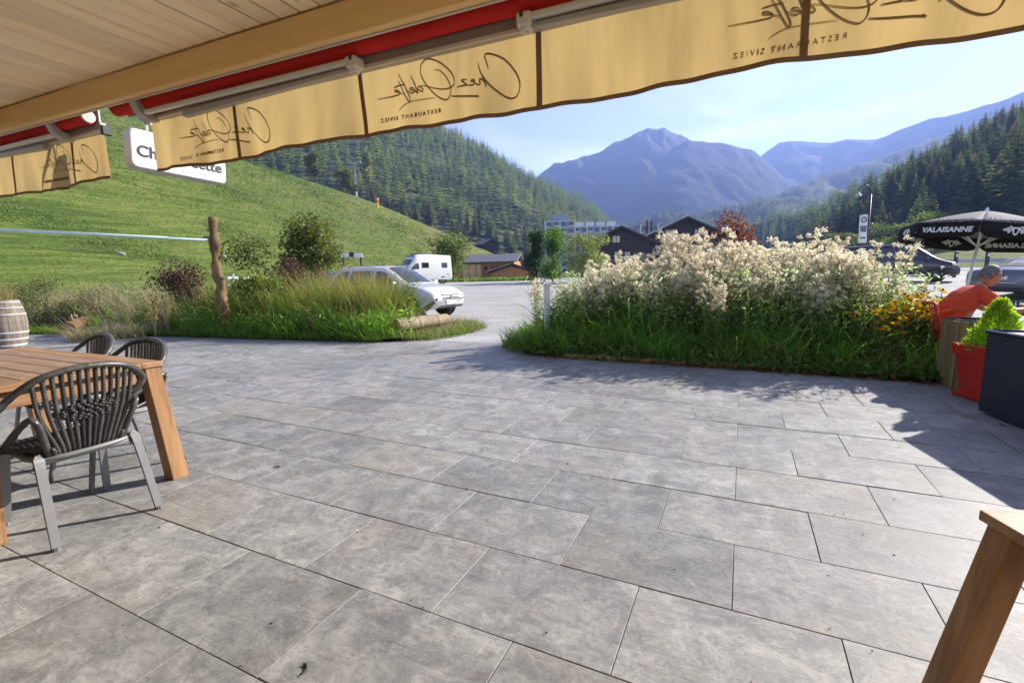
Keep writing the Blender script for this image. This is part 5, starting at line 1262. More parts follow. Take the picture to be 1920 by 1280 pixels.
# ============================================================ BUILDINGS
def gable_house(t_, w, d, he, hp, over, wall, roofm, win=(), log_rows=0):
    """front gable on -y; x across"""
    mb = MB(); mb.prism([(-w/2, 0), (w/2, 0), (w/2, he), (0, hp-.25), (-w/2, he)], -d/2, d/2, Matrix(((1, 0, 0, 0), (0, 0, 1, 0), (0, 1, 0, 0), (0, 0, 0, 1)))); wl_ = mb.build('wall', wall, t_)
    for k in range(log_rows):
        z = .5+k*(hp-1)/log_rows; hw = w/2 if z < he else w/2*(hp-.4-z)/(hp-.4-he)
        if hw > .6: mb = MB(); mb.box((0, -d/2-.03, z), (2*hw-.1, .1, (hp-1)/log_rows*.82)); mb.build('log', wall, wl_, bevel=.05)
    for s in (-1, 1):
        sl = math.atan2(hp-he, w/2); ln = (w/2+over)/math.cos(sl); mb = MB(); mb.box((s*ln/2, 0, 0), (ln, d+2*over, .22)); o_ = mb.build('roof_slope', roofm, t_); o_.location = (0, 0, hp+.05); o_.rotation_euler = (0, s*sl, 0)
        mb = MB(); mb.box((s*ln/2, -d/2-over-.05, -.02), (ln, .1, .3)); o2 = mb.build('barge_board', MAT['dark_timber'], t_); o2.location = (0, 0, hp+.02); o2.rotation_euler = (0, s*sl, 0)
    for (x, z, ww, hh, m_) in win:
        mb = MB(); mb.box((x, -d/2-.14, z), (ww+.24, .1, hh+.24)); f = mb.build('window', MAT['dark_timber'], t_); mb = MB(); mb.box((x, -d/2-.2, z), (ww, .04, hh)); mb.build('pane', MAT[m_], f)
        mb = MB(); mb.box((x, -d/2-.225, z), (.08, .03, hh)); mb.build('mullion', MAT['dark_timber'], f)
    return wl_
pk = atD(1166, 426, 78); zb_ = .2
o = thing('small_dark_chalet', 'lower left of two dark timber chalets behind the flower bed', 'chalet', (pk.x, pk.y+4, zb_), R(-4))
gable_house(o, 9.5, 9, 5.6, pk.z-zb_, 1.0, MAT['dark_timber'], MAT['roof_dark'], [(-.7, 5.9, 1.1, 1.0, 'pale_pane'), (-.4, 3.3, 1.0, 1.2, 'pale_pane'), (1.1, 3.2, .8, 1.3, 'pale_pane'), (3, 3.0, 1.8, 1.4, 'winglass')], 12)
pk = atD(1288, 409, 84)
o = thing('large_dark_chalet', 'taller dark timber chalet with a balcony behind the seed heads', 'chalet', (pk.x, pk.y+5, zb_), R(-4))
gable_house(o, 15, 11, 6.2, pk.z-zb_, 1.3, MAT['dark_timber'], MAT['roof_dark'], [(-2.6, 7.0, 1.7, 1.3, 'pale_pane'), (2.0, 7.0, .9, 1.2, 'pale_pane'), (3.2, 7.0, .8, 1.2, 'pale_pane'), (-5.0, 4.0, 1.2, 1.2, 'winglass'), (3.8, 3.7, 3.2, 2.2, 'winglass')], 14)
mb = MB(); mb.box((4.6, -6.2, 5.5), (4.6, 1.5, .25)); bal = mb.build('balcony', MAT['dark_timber'], o)
for k in range(16): mb = MB(); mb.box((2.4+k*.29, -6.9, 6.1), (.1, .06, 1.1)); mb.build('baluster', MAT['dark_timber'], bal)
mb = MB(); mb.box((4.6, -6.9, 6.65), (4.6, .1, .12)); mb.build('balcony_rail', MAT['dark_timber'], bal)
mb = MB(); mb.box((7.0, -5.6, 3.0), (.3, .3, 6)); mb.build('corner_post', MAT['dark_timber'], o)
mb = MB(); mb.box((-3.5, 2, pk.z+.1), (.8, .8, 2.2)); mb.build('chimney', MAT['concrete'], o)
# apartment block
def block(t_, x0, x1, z1, y, floors, cols, deep=14):
    mb = MB(); mb.box(((x0+x1)/2, y+deep/2, z1/2), (x1-x0, deep, z1)); w_ = mb.build('wall', MAT['concrete'], t_); fh = z1/floors; cw = (x1-x0)/cols
    for f in range(floors):
        mb = MB(); mb.box(((x0+x1)/2, y-.1, (f+1)*fh-.15), (x1-x0+.1, .4, .3)); mb.build('floor_band', MAT['concrete_light'], t_)
        for k in range(cols):
            cx = x0+(k+.5)*cw; cz = (f+.5)*fh; mb = MB(); mb.box((cx, y-.04, cz), (cw*.55, .12, fh*.42)); wn_ = mb.build('window', MAT['dark_metal'], t_)
            mb = MB(); mb.box((cx, y-.12, cz), (cw*.48, .06, fh*.36)); mb.build('pane', MAT['winglass'], wn_)
            if (f+k) % 2 == 0: mb = MB(); mb.box((cx, y-.55, cz-fh*.33), (cw*.7, .9, fh*.22)); mb.build('balcony', MAT['concrete_light'], t_)
    for k in range(0, cols+1, 2): mb = MB(); mb.box((x0+k*cw, y-.15, z1/2), (.5, .5, z1)); mb.build('fin', MAT['concrete_light'], t_)
a0 = atD(1023, 480, 205); ap = thing('apartment_block', 'long grey blue apartment block behind the dark chalets', 'building', (a0.x, 205, 0))
px2m = 205/890
block(ap, 0, 54*px2m, 92*px2m+1, 0, 8, 4); block(ap, 54*px2m, 150*px2m, 82*px2m+1, 2, 7, 8)
mb = MB(); mb.box((27*px2m, 6, 96*px2m+1.8), (26*px2m, 6, 2.5)); mb.build('roof_house', MAT['concrete'], ap)
for i in range(4): mb = MB(); mb.box(((68+i*20)*px2m, 8, 84*px2m+1.8), (3, 3, 1.8)); mb.build('roof_unit', MAT['concrete_light'], ap)
a1 = atD(1200, 480, 165); cb = thing('concrete_building', 'pale concrete building between the two chalet roofs', 'building', (a1.x, 165, 0))
block(cb, 0, 32*165/890, 81*165/890+1.2, 0, 6, 4, 10)
for i in range(2): mb = MB(); mb.tube([(2+i*1.4, -1, 0), (2+i*1.4, -1, 17.5)], .35, 8); mb.build('flue', MAT['dark_metal'], cb)
# timber sheds left of centre
for i, (px, py, D, w, d, he, hp, lb) in enumerate([(915, 522, 66, 8.5, 5, 2.6, 3.5, 'long orange timber shed with slate roof beside the camper van'), (957, 522, 60, 5.2, 4, 1.2, 2.0, 'low orange timber hut in front of the long shed')]):
    p = atD(px, py, D); z = g_height(p.x, p.y)-.1; o = thing('timber_shed', lb, 'shed', (p.x, p.y+2, z), R(-12 if i == 0 else 6))
    if i == 1: gable_house(o, w, d, he, hp, .35, MAT['orange_timber'], MAT['roof_slate'])
    else:
        mb = MB(); mb.box((0, 0, he/2), (w, d, he)); mb.build('wall', MAT['orange_timber'], o)
        for s in (-1, 1):
            sl = math.atan2(hp-he, d/2); ln = (d/2+.5)/math.cos(sl); mb = MB(); mb.box((0, s*ln/2, 0), (w+1, ln, .14)); q_ = mb.build('roof_slope', MAT['roof_slate'], o); q_.location = (0, 0, hp+.05); q_.rotation_euler = (-s*sl, 0, 0)
        mb = MB(); mb.box((-1.7, -d/2-.04, 1.15), (2.6, .1, 2.1)); mb.build('door', MAT['cream'], o)
        for k in range(5): mb = MB(); mb.box((.3+k*.8, -d/2-.04, 1.7), (.35, .1, .5)); f = mb.build('window', MAT['dark_timber'], o)
        for k in range(9): mb = MB(); mb.box((-w/2+.1+k*(w-.2)/8, -d/2-.06, he/2), (.14, .1, he)); mb.build('stud', MAT['orange_timber'], o)
p = atD(912, 460, 190); o = thing('hay_barn', 'small dark hay barn at the foot of the wooded mountain', 'barn', (p.x, p.y, p.z-2.5), .5)
gable_house(o, 6, 9, 3, 4.6, .6, MAT['dark_timber'], MAT['roof_slate'])
# rocks
def rock(label, p, s, seed, flat=.6):
    bm = bmesh.new(); bmesh.ops.create_icosphere(bm, subdivisions=3, radius=1)
    for v in bm.verts:
        n_ = 1+.35*mnoise.noise(v.co*1.3+Vector((seed*7, 0, 0)))+.12*mnoise.noise(v.co*4+Vector((seed, 3, 1))); v.co = Vector((v.co.x*s*n_, v.co.y*s*.8*n_, v.co.z*s*flat*n_))
    m_ = bpy.data.meshes.new('rock'); bm.to_mesh(m_); bm.free(); m_.shade_smooth(); o_ = link('rock', m_, MAT['stone']); o_.location = p; return tag(o_, label, 'rock')
def hill_hit(px, py):
    for k in range(800):
        D = 16+k*.2; q_ = atD(px, py, D)
        if q_.z < hill_z(q_.x, D): return q_
    return atD(px, py, 60)
hp_ = hill_hit(222, 476); rock('grey boulder lying alone on the green meadow', (hp_.x, hp_.y, hp_.z-.05), .014*hp_.y, 2, .5)
for i, (px, D, s, lb) in enumerate([(203, 12.2, .32, 'flat pale stone in the weeds left of the log post'), (262, 11.6, .3, 'pale grey stone half hidden in grass below the reddish bush'), (240, 10.9, .2, 'small flat stone nearest the terrace edge on the left'), (222, 14, .5, 'large bluish stone behind the weeds on the left')]):
    p = atD(px, 600, D); rock(lb, (p.x, D, .05), s, i+3, .5)
# ============================================================ VEGETATION
def blades(P, h, w, lean=.35, curve=.5, az=None, seed=0):
    """numpy grass blades rooted at P (n,3)"""
    r_ = np.random.default_rng(seed); n = len(P); P = np.asarray(P)
    h = np.asarray(h)*np.ones(n); w = np.asarray(w)*np.ones(n)
    a = r_.uniform(0, 2*np.pi, n) if az is None else az
    ln = np.abs(r_.normal(lean, lean*.5, n)); cv = np.abs(r_.normal(curve, curve*.5, n))
    d = np.stack([np.cos(a), np.sin(a), np.zeros(n)], 1); b = a+np.pi/2+r_.normal(0, .7, n); s = np.stack([np.cos(b), np.sin(b), np.zeros(n)], 1)
    V = np.zeros((n, 7, 3))
    for k, (t_, ww) in enumerate(((0, 1), (.4, .85), (.75, .5))):
        c = P+d*((ln*t_+cv*t_*t_)*h)[:, None]; c[:, 2] += h*t_*(1-.35*cv*t_)
        V[:, 2*k] = c-s*(w*ww/2)[:, None]; V[:, 2*k+1] = c+s*(w*ww/2)[:, None]
    c = P+d*((ln+cv)*h)[:, None]; c[:, 2] += h*(1-.35*cv-.1*ln); V[:, 6] = c
    T = np.array([(0, 1, 3), (0, 3, 2), (2, 3, 5), (2, 5, 4), (4, 5, 6)]); F = (np.arange(n)[:, None, None]*7+T[None]).reshape(-1, 3)
    return V.reshape(-1, 3), F
def leaves(P, size, D=None, seed=0, asp=.45, spread=1.0):
    """folded leaf shapes at P; D preferred directions"""
    r_ = np.random.default_rng(seed); n = len(P); P = np.asarray(P); size = np.asarray(size)*np.ones(n)
    d = r_.normal(0, 1, (n, 3)); d /= np.linalg.norm(d, axis=1)[:, None]
    if D is not None: d = np.asarray(D)+d*spread*.6; d /= np.linalg.norm(d, axis=1)[:, None]
    q = r_.normal(0, 1, (n, 3)); s = np.cross(d, q); s /= np.linalg.norm(s, axis=1)[:, None]; nn = np.cross(s, d)
    V = np.zeros((n, 4, 3)); L = size[:, None]
    V[:, 0] = P; V[:, 1] = P+d*L*.5+s*L*asp*.5+nn*L*.08; V[:, 2] = P+d*L-nn*L*.1; V[:, 3] = P+d*L*.5-s*L*asp*.5+nn*L*.08
    F = (np.arange(n)[:, None, None]*4+np.array([(0, 1, 2), (0, 2, 3)])[None]).reshape(-1, 3)
    return V.reshape(-1, 3), F
def merge(parts):
    Vs, Fs, o = [], [], 0
    for V, F in parts: Vs.append(V); Fs.append(F+o); o += len(V)
    return np.concatenate(Vs), np.concatenate(Fs)
def stuff(name, label, VF, mat, cat='grass'):
    o = link(name, npmesh(name, *VF), MAT[mat]); tag(o, label, cat); o['kind'] = 'stuff'; return o

# --- bed soils
def patch(name, pts, z, mat='soil', bumpy=.03):
    bm = bmesh.new(); vs = [bm.verts.new((x, y, z)) for x, y in pts]; f = bm.faces.new(vs); bmesh.ops.triangulate(bm, faces=[f])
    bmesh.ops.subdivide_edges(bm, edges=bm.edges[:], cuts=6, use_grid_fill=True)
    for v in bm.verts: v.co.z = z+bumpy*(mnoise.noise((v.co.x*1.7, v.co.y*1.7, 0))+.3)
    m_ = bpy.data.meshes.new(name); bm.to_mesh(m_); bm.free(); return struct(name, m_, MAT[mat], True)
rb = [st(-3.05, 6.66), st(-1, 6.6), st(2.15, 6.42), st(2.35, 7.5), st(2.2, 9.4), st(-2.6, 9.4), st(-3.3, 7.6)]
patch('flower_bed_soil', [(p.x, p.y) for p in rb], .035)
lb_ = [(-13.5, 12.3), (-7.5, 10.62), (-2.64, 9.02), (-1.75, 9.3), (-.75, 10.6), (-1.0, 12.3), (-3.5, 13.0), (-9, 16), (-17, 22), (-22, 18)]
patch('weedy_bed_soil', lb_, .02, bumpy=.05)

def inpoly(x, y, poly):
    c = np.zeros(len(x), bool); n = len(poly); j = n-1
    for i in range(n):
        xi, yi = poly[i]; xj, yj = poly[j]
        c ^= ((yi > y) != (yj > y)) & (x < (xj-xi)*(y-yi)/(yj-yi+1e-12)+xi); j = i
    return c
def scatter(poly, n, seed):
    r_ = np.random.default_rng(seed); xs_, ys_ = [p[0] for p in poly], [p[1] for p in poly]; out = []
    while len(out) < n:
        x = r_.uniform(min(xs_), max(xs_), n); y = r_.uniform(min(ys_), max(ys_), n); k = inpoly(x, y, poly); out += list(zip(x[k], y[k]))
    return np.array(out[:n])
def clumped(poly, n, nc, sig, seed):
    c = scatter(poly, nc, seed); r_ = np.random.default_rng(seed+1); i = r_.integers(0, nc, n*2); p = c[i]+r_.normal(0, sig, (n*2, 2)); k = inpoly(p[:, 0], p[:, 1], poly); return p[k][:n], i[k][:n]
def P3(p, z=.02): return np.concatenate([p, np.full((len(p), 1), z)], 1)

# --- left bed: long grass
lbn = [(-7.6, 10.75), (-2.75, 9.12), (-1.95, 9.45), (-2.9, 12.0), (-8.5, 14.0)]
p, ci = clumped(lbn, 21000, 260, .24, 21); hh = .36+.72*np.random.default_rng(3).random(260)[ci]*np.random.default_rng(4).uniform(.6, 1.2, len(ci))
front = (p[:, 1]-np.interp(p[:, 0], [-7.53, -2.64], [10.65, 9.05])); hh *= np.clip(.5+front*.5, .45, 1.35)
kc = np.random.default_rng(36).integers(0, 10, 260)[ci]
for nm, lb0, ks, mt, ww, cv in (('long_grass', 'long green grass filling the left bed along the terrace', (0, 1, 2, 3), 'grass', .011, .5), ('broad_grass', 'broad bright green blades among the left bed grass', (4, 5, 6), 'bed_grass', .02, .7), ('straw_grass', 'golden straw clumps in the left bed before the silver car', (7,), 'grass_dry', .009, .55), ('fine_grass', 'fine fresh green grass clumps in the left bed', (8, 9), 'grass_bright', .009, .6)):
    mk = np.isin(kc, ks); stuff(nm, lb0, blades(P3(p[mk]), hh[mk]*(1 if mt != 'grass_dry' else 1.1), ww, .3, cv, seed=1+ks[0]), mt)
p2 = scatter(lbn, 3600, 37); z2 = np.random.default_rng(38).random(3600)*.55
stuff('bed_weeds', 'broad weed leaves low down in the left bed', leaves(np.stack([p2[:, 0], p2[:, 1], z2], 1), np.random.default_rng(39).uniform(.06, .16, 3600), None, 40, .4), 'bed_leaf', 'undergrowth')
p = np.concatenate([scatter([(-7.6, 10.9), (-2.9, 9.4), (-2.2, 10), (-3, 12), (-8.5, 14)], 900, 31), scatter([(-4.6, 10.6), (-2.7, 10.0), (-2.4, 11.2), (-4.4, 11.8)], 600, 32)])
stuff('tall_dry_stalks', 'tall thin straw-coloured stalks above the left bed', blades(P3(p), np.random.default_rng(5).uniform(.7, 1.75, len(p)), .008, .14, .2, seed=2), 'grass_dry')
# blades arching over the terrace edge hide the soil rim of the left bed
f_ = np.random.default_rng(33).random(2600); ex = -12.5+f_*10.0; ey = np.array([interp(x, [-14, -7.53, -2.64, -1.7], [12.4, 10.62, 9.0, 9.15]) for x in ex])+np.random.default_rng(34).uniform(-.03, .22, 2600)
stuff('edge_grass', 'short grass hanging over the terrace edge of the left bed', blades(np.stack([ex, ey, np.full(2600, .02)], 1), np.random.default_rng(35).uniform(.08, .34, 2600), .011, .5, .7, seed=15), 'grass')
p, _ = clumped([(-5.2, 11.2), (-2.75, 10.3), (-2.45, 11.1), (-4.8, 12.2)], 3800, 22, .16, 44); q_n = np.random.default_rng(45).uniform(.7, 1.65, len(p))
stuff('tall_green_grass', 'tall green and yellow grass hiding the side of the silver car', blades(P3(p[:2600]), q_n[:2600], .011, .2, .4, seed=16), 'grass'); stuff('tall_yellow_grass', 'tall bleached yellow grass hiding the side of the silver car', blades(P3(p[2600:]), q_n[2600:]*1.15, .009, .2, .35, seed=17), 'grass_dry')
# grass patch round the log and path edge
gpch = [(-2.8, 9.2), (-1.6, 9.1), (-1.0, 9.9), (-.55, 10.9), (-1.0, 12.2), (-2.8, 12.3)]
p = scatter(gpch, 6000, 41); stuff('short_grass', 'short rough grass around the long log', blades(P3(p, .01), np.random.default_rng(6).uniform(.05, .2, len(p)), .009, .4, .5, seed=3), 'grass')
p = scatter(gpch, 1500, 42); stuff('dry_short_grass', 'thin dry grass heads around the long log', blades(P3(p, .01), np.random.default_rng(7).uniform(.1, .34, len(p)), .006, .3, .3, seed=4), 'grass_grey')
# far-left weeds
flp = [(-13.2, 12.2), (-7.4, 10.75), (-7.6, 13.6), (-10, 17), (-17, 20), (-20, 17)]
p, ci = clumped(flp, 15000, 170, .3, 51); hh = .25+1.1*np.random.default_rng(8).random(170)[ci]*np.random.default_rng(9).uniform(.5, 1.15, len(ci)); ed = p[:, 1]-np.interp(p[:, 0], [-13.2, -7.4], [12.2, 10.75]); hh *= np.clip(.3+ed*.5, .25, 1.2)
stuff('grey_weeds', 'greyish dry weeds between the barrel and the log post', blades(P3(p), hh, .01, .25, .35, seed=5), 'grass_grey')
p = scatter(flp, 9000, 52); ed = p[:, 1]-np.interp(p[:, 0], [-13.2, -7.4], [12.2, 10.75])
stuff('mossy_grass', 'bright mossy grass beside the terrace at the left', blades(P3(p), np.random.default_rng(10).uniform(.06, .3, len(p))*np.clip(.6+ed*.3, .5, 1.4), .012, .5, .5, seed=6), 'grass_bright')
p = scatter([(-9.9, 10.7), (-9.5, 10.0), (-8.2, 10.6), (-8.6, 11.2)], 900, 53); stuff('barrel_grass', 'pale arching grass at the foot of the barrel', blades(P3(p), np.random.default_rng(11).uniform(.2, .5, 900), .012, .5, .7, seed=7), 'grass_grey')
# barrel planting
n = 260; a = rng.uniform(0, 2*np.pi, n); r0 = .2*np.sqrt(rng.random(n)); p = np.stack([b_p.x+r0*np.cos(a), b_p.y+r0*np.sin(a), np.full(n, .88)], 1)
o = link('ornamental_grass', npmesh('ornamental_grass', *blades(p, rng.uniform(.25, .5, n), .008, .2, .35, seed=8)), MAT['grass_dry']); tag(o, 'dry feathery grass growing in the oak barrel', 'grass')
# gravel-edge weeds beside right bed end
p = scatter([(-.2, 7.9), (.15, 7.25), (1.0, 7.2), (.9, 9.5), (.3, 9.6)], 2600, 61); stuff('weedy_fringe', 'golden weedy grass at the left end of the tall bed', blades(P3(p), np.random.default_rng(12).uniform(.08, .42, len(p)), .01, .4, .4, seed=9), 'grass')
# meadow verge strips and car park edge
vp_ = [(-9, 55), (3, 53), (3, 56.5), (-9, 58)]; p = scatter(vp_, 3000, 71); p3 = np.array([(x, y, g_height(x, y)) for x, y in p]); stuff('verge_grass', 'strip of grass at the far edge of the car park', blades(p3, np.random.default_rng(13).uniform(.2, .6, len(p)), .09, .4, .4, seed=10), 'grass')
# meadow tufts on the hill
r_ = np.random.default_rng(14); n = 46000; D = 24*np.exp(r_.random(n)*1.85); px = r_.uniform(-60, 800, n); X = (px-960)/890*D
pz = []; keep = []
for x, y in zip(X, D):
    z = hill_z(x, y)
    if -x-(32-.26*y) > 1.0 and y < 160: pz.append((x, y, z-.05)); keep.append(fbm(x, y, 4, 3, .12)+.35*fbm(x*.25+y*.2, y*.9, 8, 2, .35))
pz = np.array(pz); keep = np.array(keep); sz = np.clip(pz[:, 1]/60, .45, 2.2)
a_ = keep < .09
stuff('meadow_tufts', 'short tufty grass all over the green meadow hill', blades(pz[a_], .3*sz[a_]*r_.uniform(.4, 1.3, a_.sum()), .1*sz[a_], .6, .6, seed=11), 'grass')
b_ = keep > .17
stuff('low_shrub_cover', 'dark low shrub cover in bands on the meadow hill', merge([leaves(pz[b_]+r_.normal(0, .5, (b_.sum(), 3))*[1, 1, .3]*sz[b_][:, None], .2*sz[b_], seed=q, asp=.7) for q in range(9)]), 'leaf_olive', 'shrub')

# --- right bed: seed-head plants
def seed_plant(seed, H, nst=6, big=1.0):
    r_ = random.Random(seed); stems = MB(); LP, LD, LS = [], [], []; fl = []
    for k in range(nst):
        a = r_.uniform(0, 6.28); lean = r_.uniform(.04, .22); h = H*r_.uniform(.8, 1.05); b = Vector((.07*math.cos(a), .07*math.sin(a), 0))
        pts = [b+Vector((lean*h*math.cos(a)*f*f, lean*h*math.sin(a)*f*f, h*f)) for f in np.linspace(0, 1, 7)]
        stems.tube(pts, [.0075-.0045*i/6 for i in range(7)], 5, cap=False)
        for i in range(46):
            f = r_.uniform(.08, .86); q_ = f*6; i0 = min(int(q_), 5); p = pts[i0].lerp(pts[i0+1], q_-i0); th = i*2.4+k
            LP.append(p); LD.append((math.cos(th), math.sin(th), r_.uniform(-.15, .5))); LS.append(r_.uniform(.09, .17)*(1.25-f*.7))
        nh = r_.randint(9, 15)
        for i in range(nh):                       # flower heads in a loose panicle
            f = 1-.33*(i/nh)**1.2; q_ = min(f*6, 5.999); i0 = int(q_); p = pts[i0].lerp(pts[i0+1], q_-i0); th = i*2.4; rad = .03+.24*(1-f)+.03*r_.random()
            e_ = p+Vector((rad*math.cos(th), rad*math.sin(th), .05+.11*r_.random())); stems.tube([p, p.lerp(e_, .6)+Vector((0, 0, -.01)), e_], .0028, 3, cap=False); fl.append((e_, r_.uniform(.02, .036)*big))
    # fluffy heads
    V, F, k = [], [], 0; q2 = np.random.default_rng(seed)
    for (c_, rad) in fl:
        m_ = 72; d = q2.normal(0, 1, (m_, 3)); d[:, 2] += .55; d /= np.linalg.norm(d, axis=1)[:, None]; s = np.cross(d, q2.normal(0, 1, (m_, 3))); s /= np.linalg.norm(s, axis=1)[:, None]
        L = rad*q2.uniform(.65, 1.25, m_)[:, None]; c0 = np.array(c_)[None]; cl_ = q2.normal(0, .012, (m_, 3))
        A = c0+cl_+d*L*.15; B = c0+cl_+d*L*.7+s*L*.07; Cc = c0+cl_+d*L+q2.normal(0, .007, (m_, 3)); E_ = c0+cl_+d*L*.7-s*L*.07
        V.append(np.stack([A, B, Cc, E_], 1).reshape(-1, 3))
    V = np.concatenate(V); n_ = len(V)//4; F = (np.arange(n_)[:, None, None]*4+np.array([(0, 1, 2), (0, 2, 3)])[None]).reshape(-1, 3)
    lv = leaves(np.array(LP), np.array(LS), np.array(LD), seed, .2, .35)
    return stems.mesh('stems'), npmesh('leaves', *lv), npmesh('seed_heads', V, F)
protos = []
for i in range(6):
    H = [1.0, 1.05, .95, 1.0, 1.1, .9][i]; s_, l_, f_ = seed_plant(100+i, H*1.5, 6+i % 3, [1, 1.2, 1.1, 1.3, 1, 1.15][i])
    for m_, k_ in ((s_, 'stem'), (l_, 'bed_leaf' if i % 2 else 'leaf_pale'), (f_, 'fluff')): m_.materials.append(MAT[k_])
    protos.append((s_, l_, f_, H*1.5))
def top_h(s): return interp(s, [-3.0, -2.4, -1.9, -1.35, -.9, -.45, 0, .5, 1.0, 1.5, 1.9, 2.3], [1.15, 1.25, 1.45, 1.68, 1.8, 1.72, 1.55, 1.5, 1.68, 1.7, 1.15, .75])
LBL = 'fluffy cream seed-head plant '
cnt = 0; rr = random.Random(5)
for row in range(6):
    for col in range(13):
        s = -2.95+5.1*(col+.5)/13+rr.uniform(-.14, .14); tt = 7.05+row*.38+rr.uniform(-.12, .12)
        if tt < 7.3 and rr.random() < .45: continue
        if s > 1.7 and row < 2: continue
        hw = 1.07*top_h(s)*rr.uniform(.74, 1.04)*interp(tt, [7, 7.5, 8.2, 9.2], [.74, .9, 1.0, 1.02])
        if s < -2.2 and row > 3: continue
        if s < -2.55 and row < 2: continue
        s_, l_, f_, H = protos[rr.randrange(6)]; p = st(s, tt, .03)
        zn = ('in the lower left part of the tall bed' if s < -1.6 else 'in the left hump of the tall bed' if s < -.2 else 'in the middle dip of the tall bed' if s < .7 else 'in the right hump of the tall bed'); zn = zn if row > 1 else zn.replace('in the', 'at the front of the'); t_ = thing('seed_head_plant', LBL+zn, 'plant', p, rr.uniform(0, 6.28), 'seed-head plants '+zn); k = hw/(H+.2); t_.scale = (k*1.1, k*1.1, k)
        link('stems', s_, None, t_); link('leaves', l_, None, t_); link('seed_heads', f_, None, t_); cnt += 1
# a lone one at the left end, beside the white post
s_, l_, f_, H = protos[2]; p = atD(1008, 600, 8.6); t_ = thing('seed_head_plant', 'slender seed-head plant standing alone left of the white post', 'plant', (p.x, p.y, 0), 1.0); t_.scale = (.5, .5, .80)
link('stems', s_, None, t_); link('leaves', l_, None, t_); link('seed_heads', f_, None, t_)
# leafy plants without seed heads: front of the right bed and all through the left bed
def leafy_plant(seed, H, nst, lsz, asp):
    r_ = random.Random(seed); stems = MB(); LP, LD, LS = [], [], []
    for k in range(nst):
        a = r_.uniform(0, 6.28); lean = r_.uniform(.05, .4); h = H*r_.uniform(.6, 1.05)
        pts = [Vector((.04*math.cos(a)+lean*h*math.cos(a)*f*f, .04*math.sin(a)+lean*h*math.sin(a)*f*f, h*f*(1-.12*f*lean*2))) for f in np.linspace(0, 1, 6)]
        stems.tube(pts, [.006-.004*i/5 for i in range(6)], 4, cap=False)
        for i in range(26):
            f = .1+.9*i/26; q_ = min(f*5, 4.999); i0 = int(q_); p = pts[i0].lerp(pts[i0+1], q_-i0); th = i*2.4+k; LP.append(p); LD.append((math.cos(th), math.sin(th), r_.uniform(-.1, .6))); LS.append(lsz*r_.uniform(.6, 1.2)*(1.25-f*.75))
    return stems.mesh('stems'), npmesh('leaves', *leaves(np.array(LP), np.array(LS), np.array(LD), seed, asp, .35))
lproto = []
for i, (H, ns_, ls, asp, mk_) in enumerate([(1, 9, .15, .28, 'bed_leaf'), (1, 8, .18, .2, 'bed_leaf'), (1, 10, .13, .45, 'leaf_mid'), (1, 9, .12, .25, 'leaf_pale'), (1, 8, .2, .12, 'bed_grass')]):
    a_, b_2 = leafy_plant(400+i, H, ns_, ls, asp); a_.materials.append(MAT['stem']); b_2.materials.append(MAT[mk_]); lproto.append((a_, b_2))
def put_leafy(p, h, label, group, k=None):
    a_, b_2 = lproto[rr.randrange(5) if k is None else k]; t_ = thing('leafy_plant', label, 'plant', p, rr.uniform(0, 6.28), group); w_ = h*rr.uniform(.75, 1.1); t_.scale = (w_, w_, h); link('stems', a_, None, t_); link('leaves', b_2, None, t_)
for i in range(78):
    s = -3.0+5.2*rr.random(); tt = 6.74+.75*rr.random()**1.2
    put_leafy(st(s, tt, .02), interp(tt, [6.7, 7.0, 7.5], [.32, .62, 1.0])*rr.uniform(.75, 1.25)*(.8 if s > 1.4 else 1), 'leafy green plant without seed heads at the front '+('left' if s < -1.2 else 'middle' if s < .6 else 'right')+' of the tall bed', 'leafy plants along the front of the right bed')
for i in range(80):
    f = rr.random(); x = -12.6+10.2*f; y0 = interp(x, [-14, -7.53, -2.64], [12.5, 10.75, 9.15]); y = y0+.15+2.4*rr.random()**1.3
    put_leafy(Vector((x, y, .02)), (.45+.28*(y-y0))*rr.uniform(.75, 1.35), 'leafy wild weed '+('between barrel and log post' if x < -7.3 else 'just right of the log post' if x < -5 else 'in front of the silver car'), 'wild weeds in the left bed')
# undergrowth of the right bed: broad leaf clumps and grass in front
rbf = [(q_.x, q_.y) for q_ in (st(-2.95, 6.7), st(2.1, 6.5), st(2.1, 7.6), st(-3.0, 7.9))]
p, ci = clumped(rbf, 5200, 150, .12, 81); hh = np.random.default_rng(15).uniform(.3, 1.15, 150)[ci]*np.random.default_rng(16).uniform(.5, 1.15, len(ci)); tt = p[:, 0]*E2.x+p[:, 1]*E2.y; hh *= np.clip(.5+(tt-6.6)*.7, .4, 1.2)
stuff('bed_grass', 'green grass blades along the front of the tall bed', blades(P3(p), hh, .012, .3, .6, seed=12), 'bed_grass')
p, ci = clumped(rbf, 2600, 14, .1, 83); stuff('fresh_grass_clumps', 'bright fresh grass clumps in the front of the tall bed', blades(P3(p), np.random.default_rng(17).uniform(.25, .62, len(p)), .009, .35, .55, seed=13), 'grass_bright')
p = scatter(rbf, 1500, 85); stuff('straw_blades', 'straw coloured dry blades in the front of the tall bed', blades(P3(p), np.random.default_rng(18).uniform(.2, .6, len(p)), .006, .45, .6, seed=14), 'grass_dry')
p = scatter(rbf, 6000, 87); tt = p[:, 0]*E2.x+p[:, 1]*E2.y; z = np.random.default_rng(19).random(len(p))*np.clip(.1+(tt-6.6)*.62, .08, .8)
q3 = np.stack([p[:, 0], p[:, 1], z], 1); dd = np.random.default_rng(20).normal(0, .6, (len(p), 3)); dd[:, 2] = np.abs(dd[:, 2])*.5+.2
stuff('undergrowth', 'low leafy green undergrowth in the tall bed', leaves(q3, np.random.default_rng(21).uniform(.06, .15, len(p)), dd, 22, .4), 'bed_leaf', 'undergrowth')
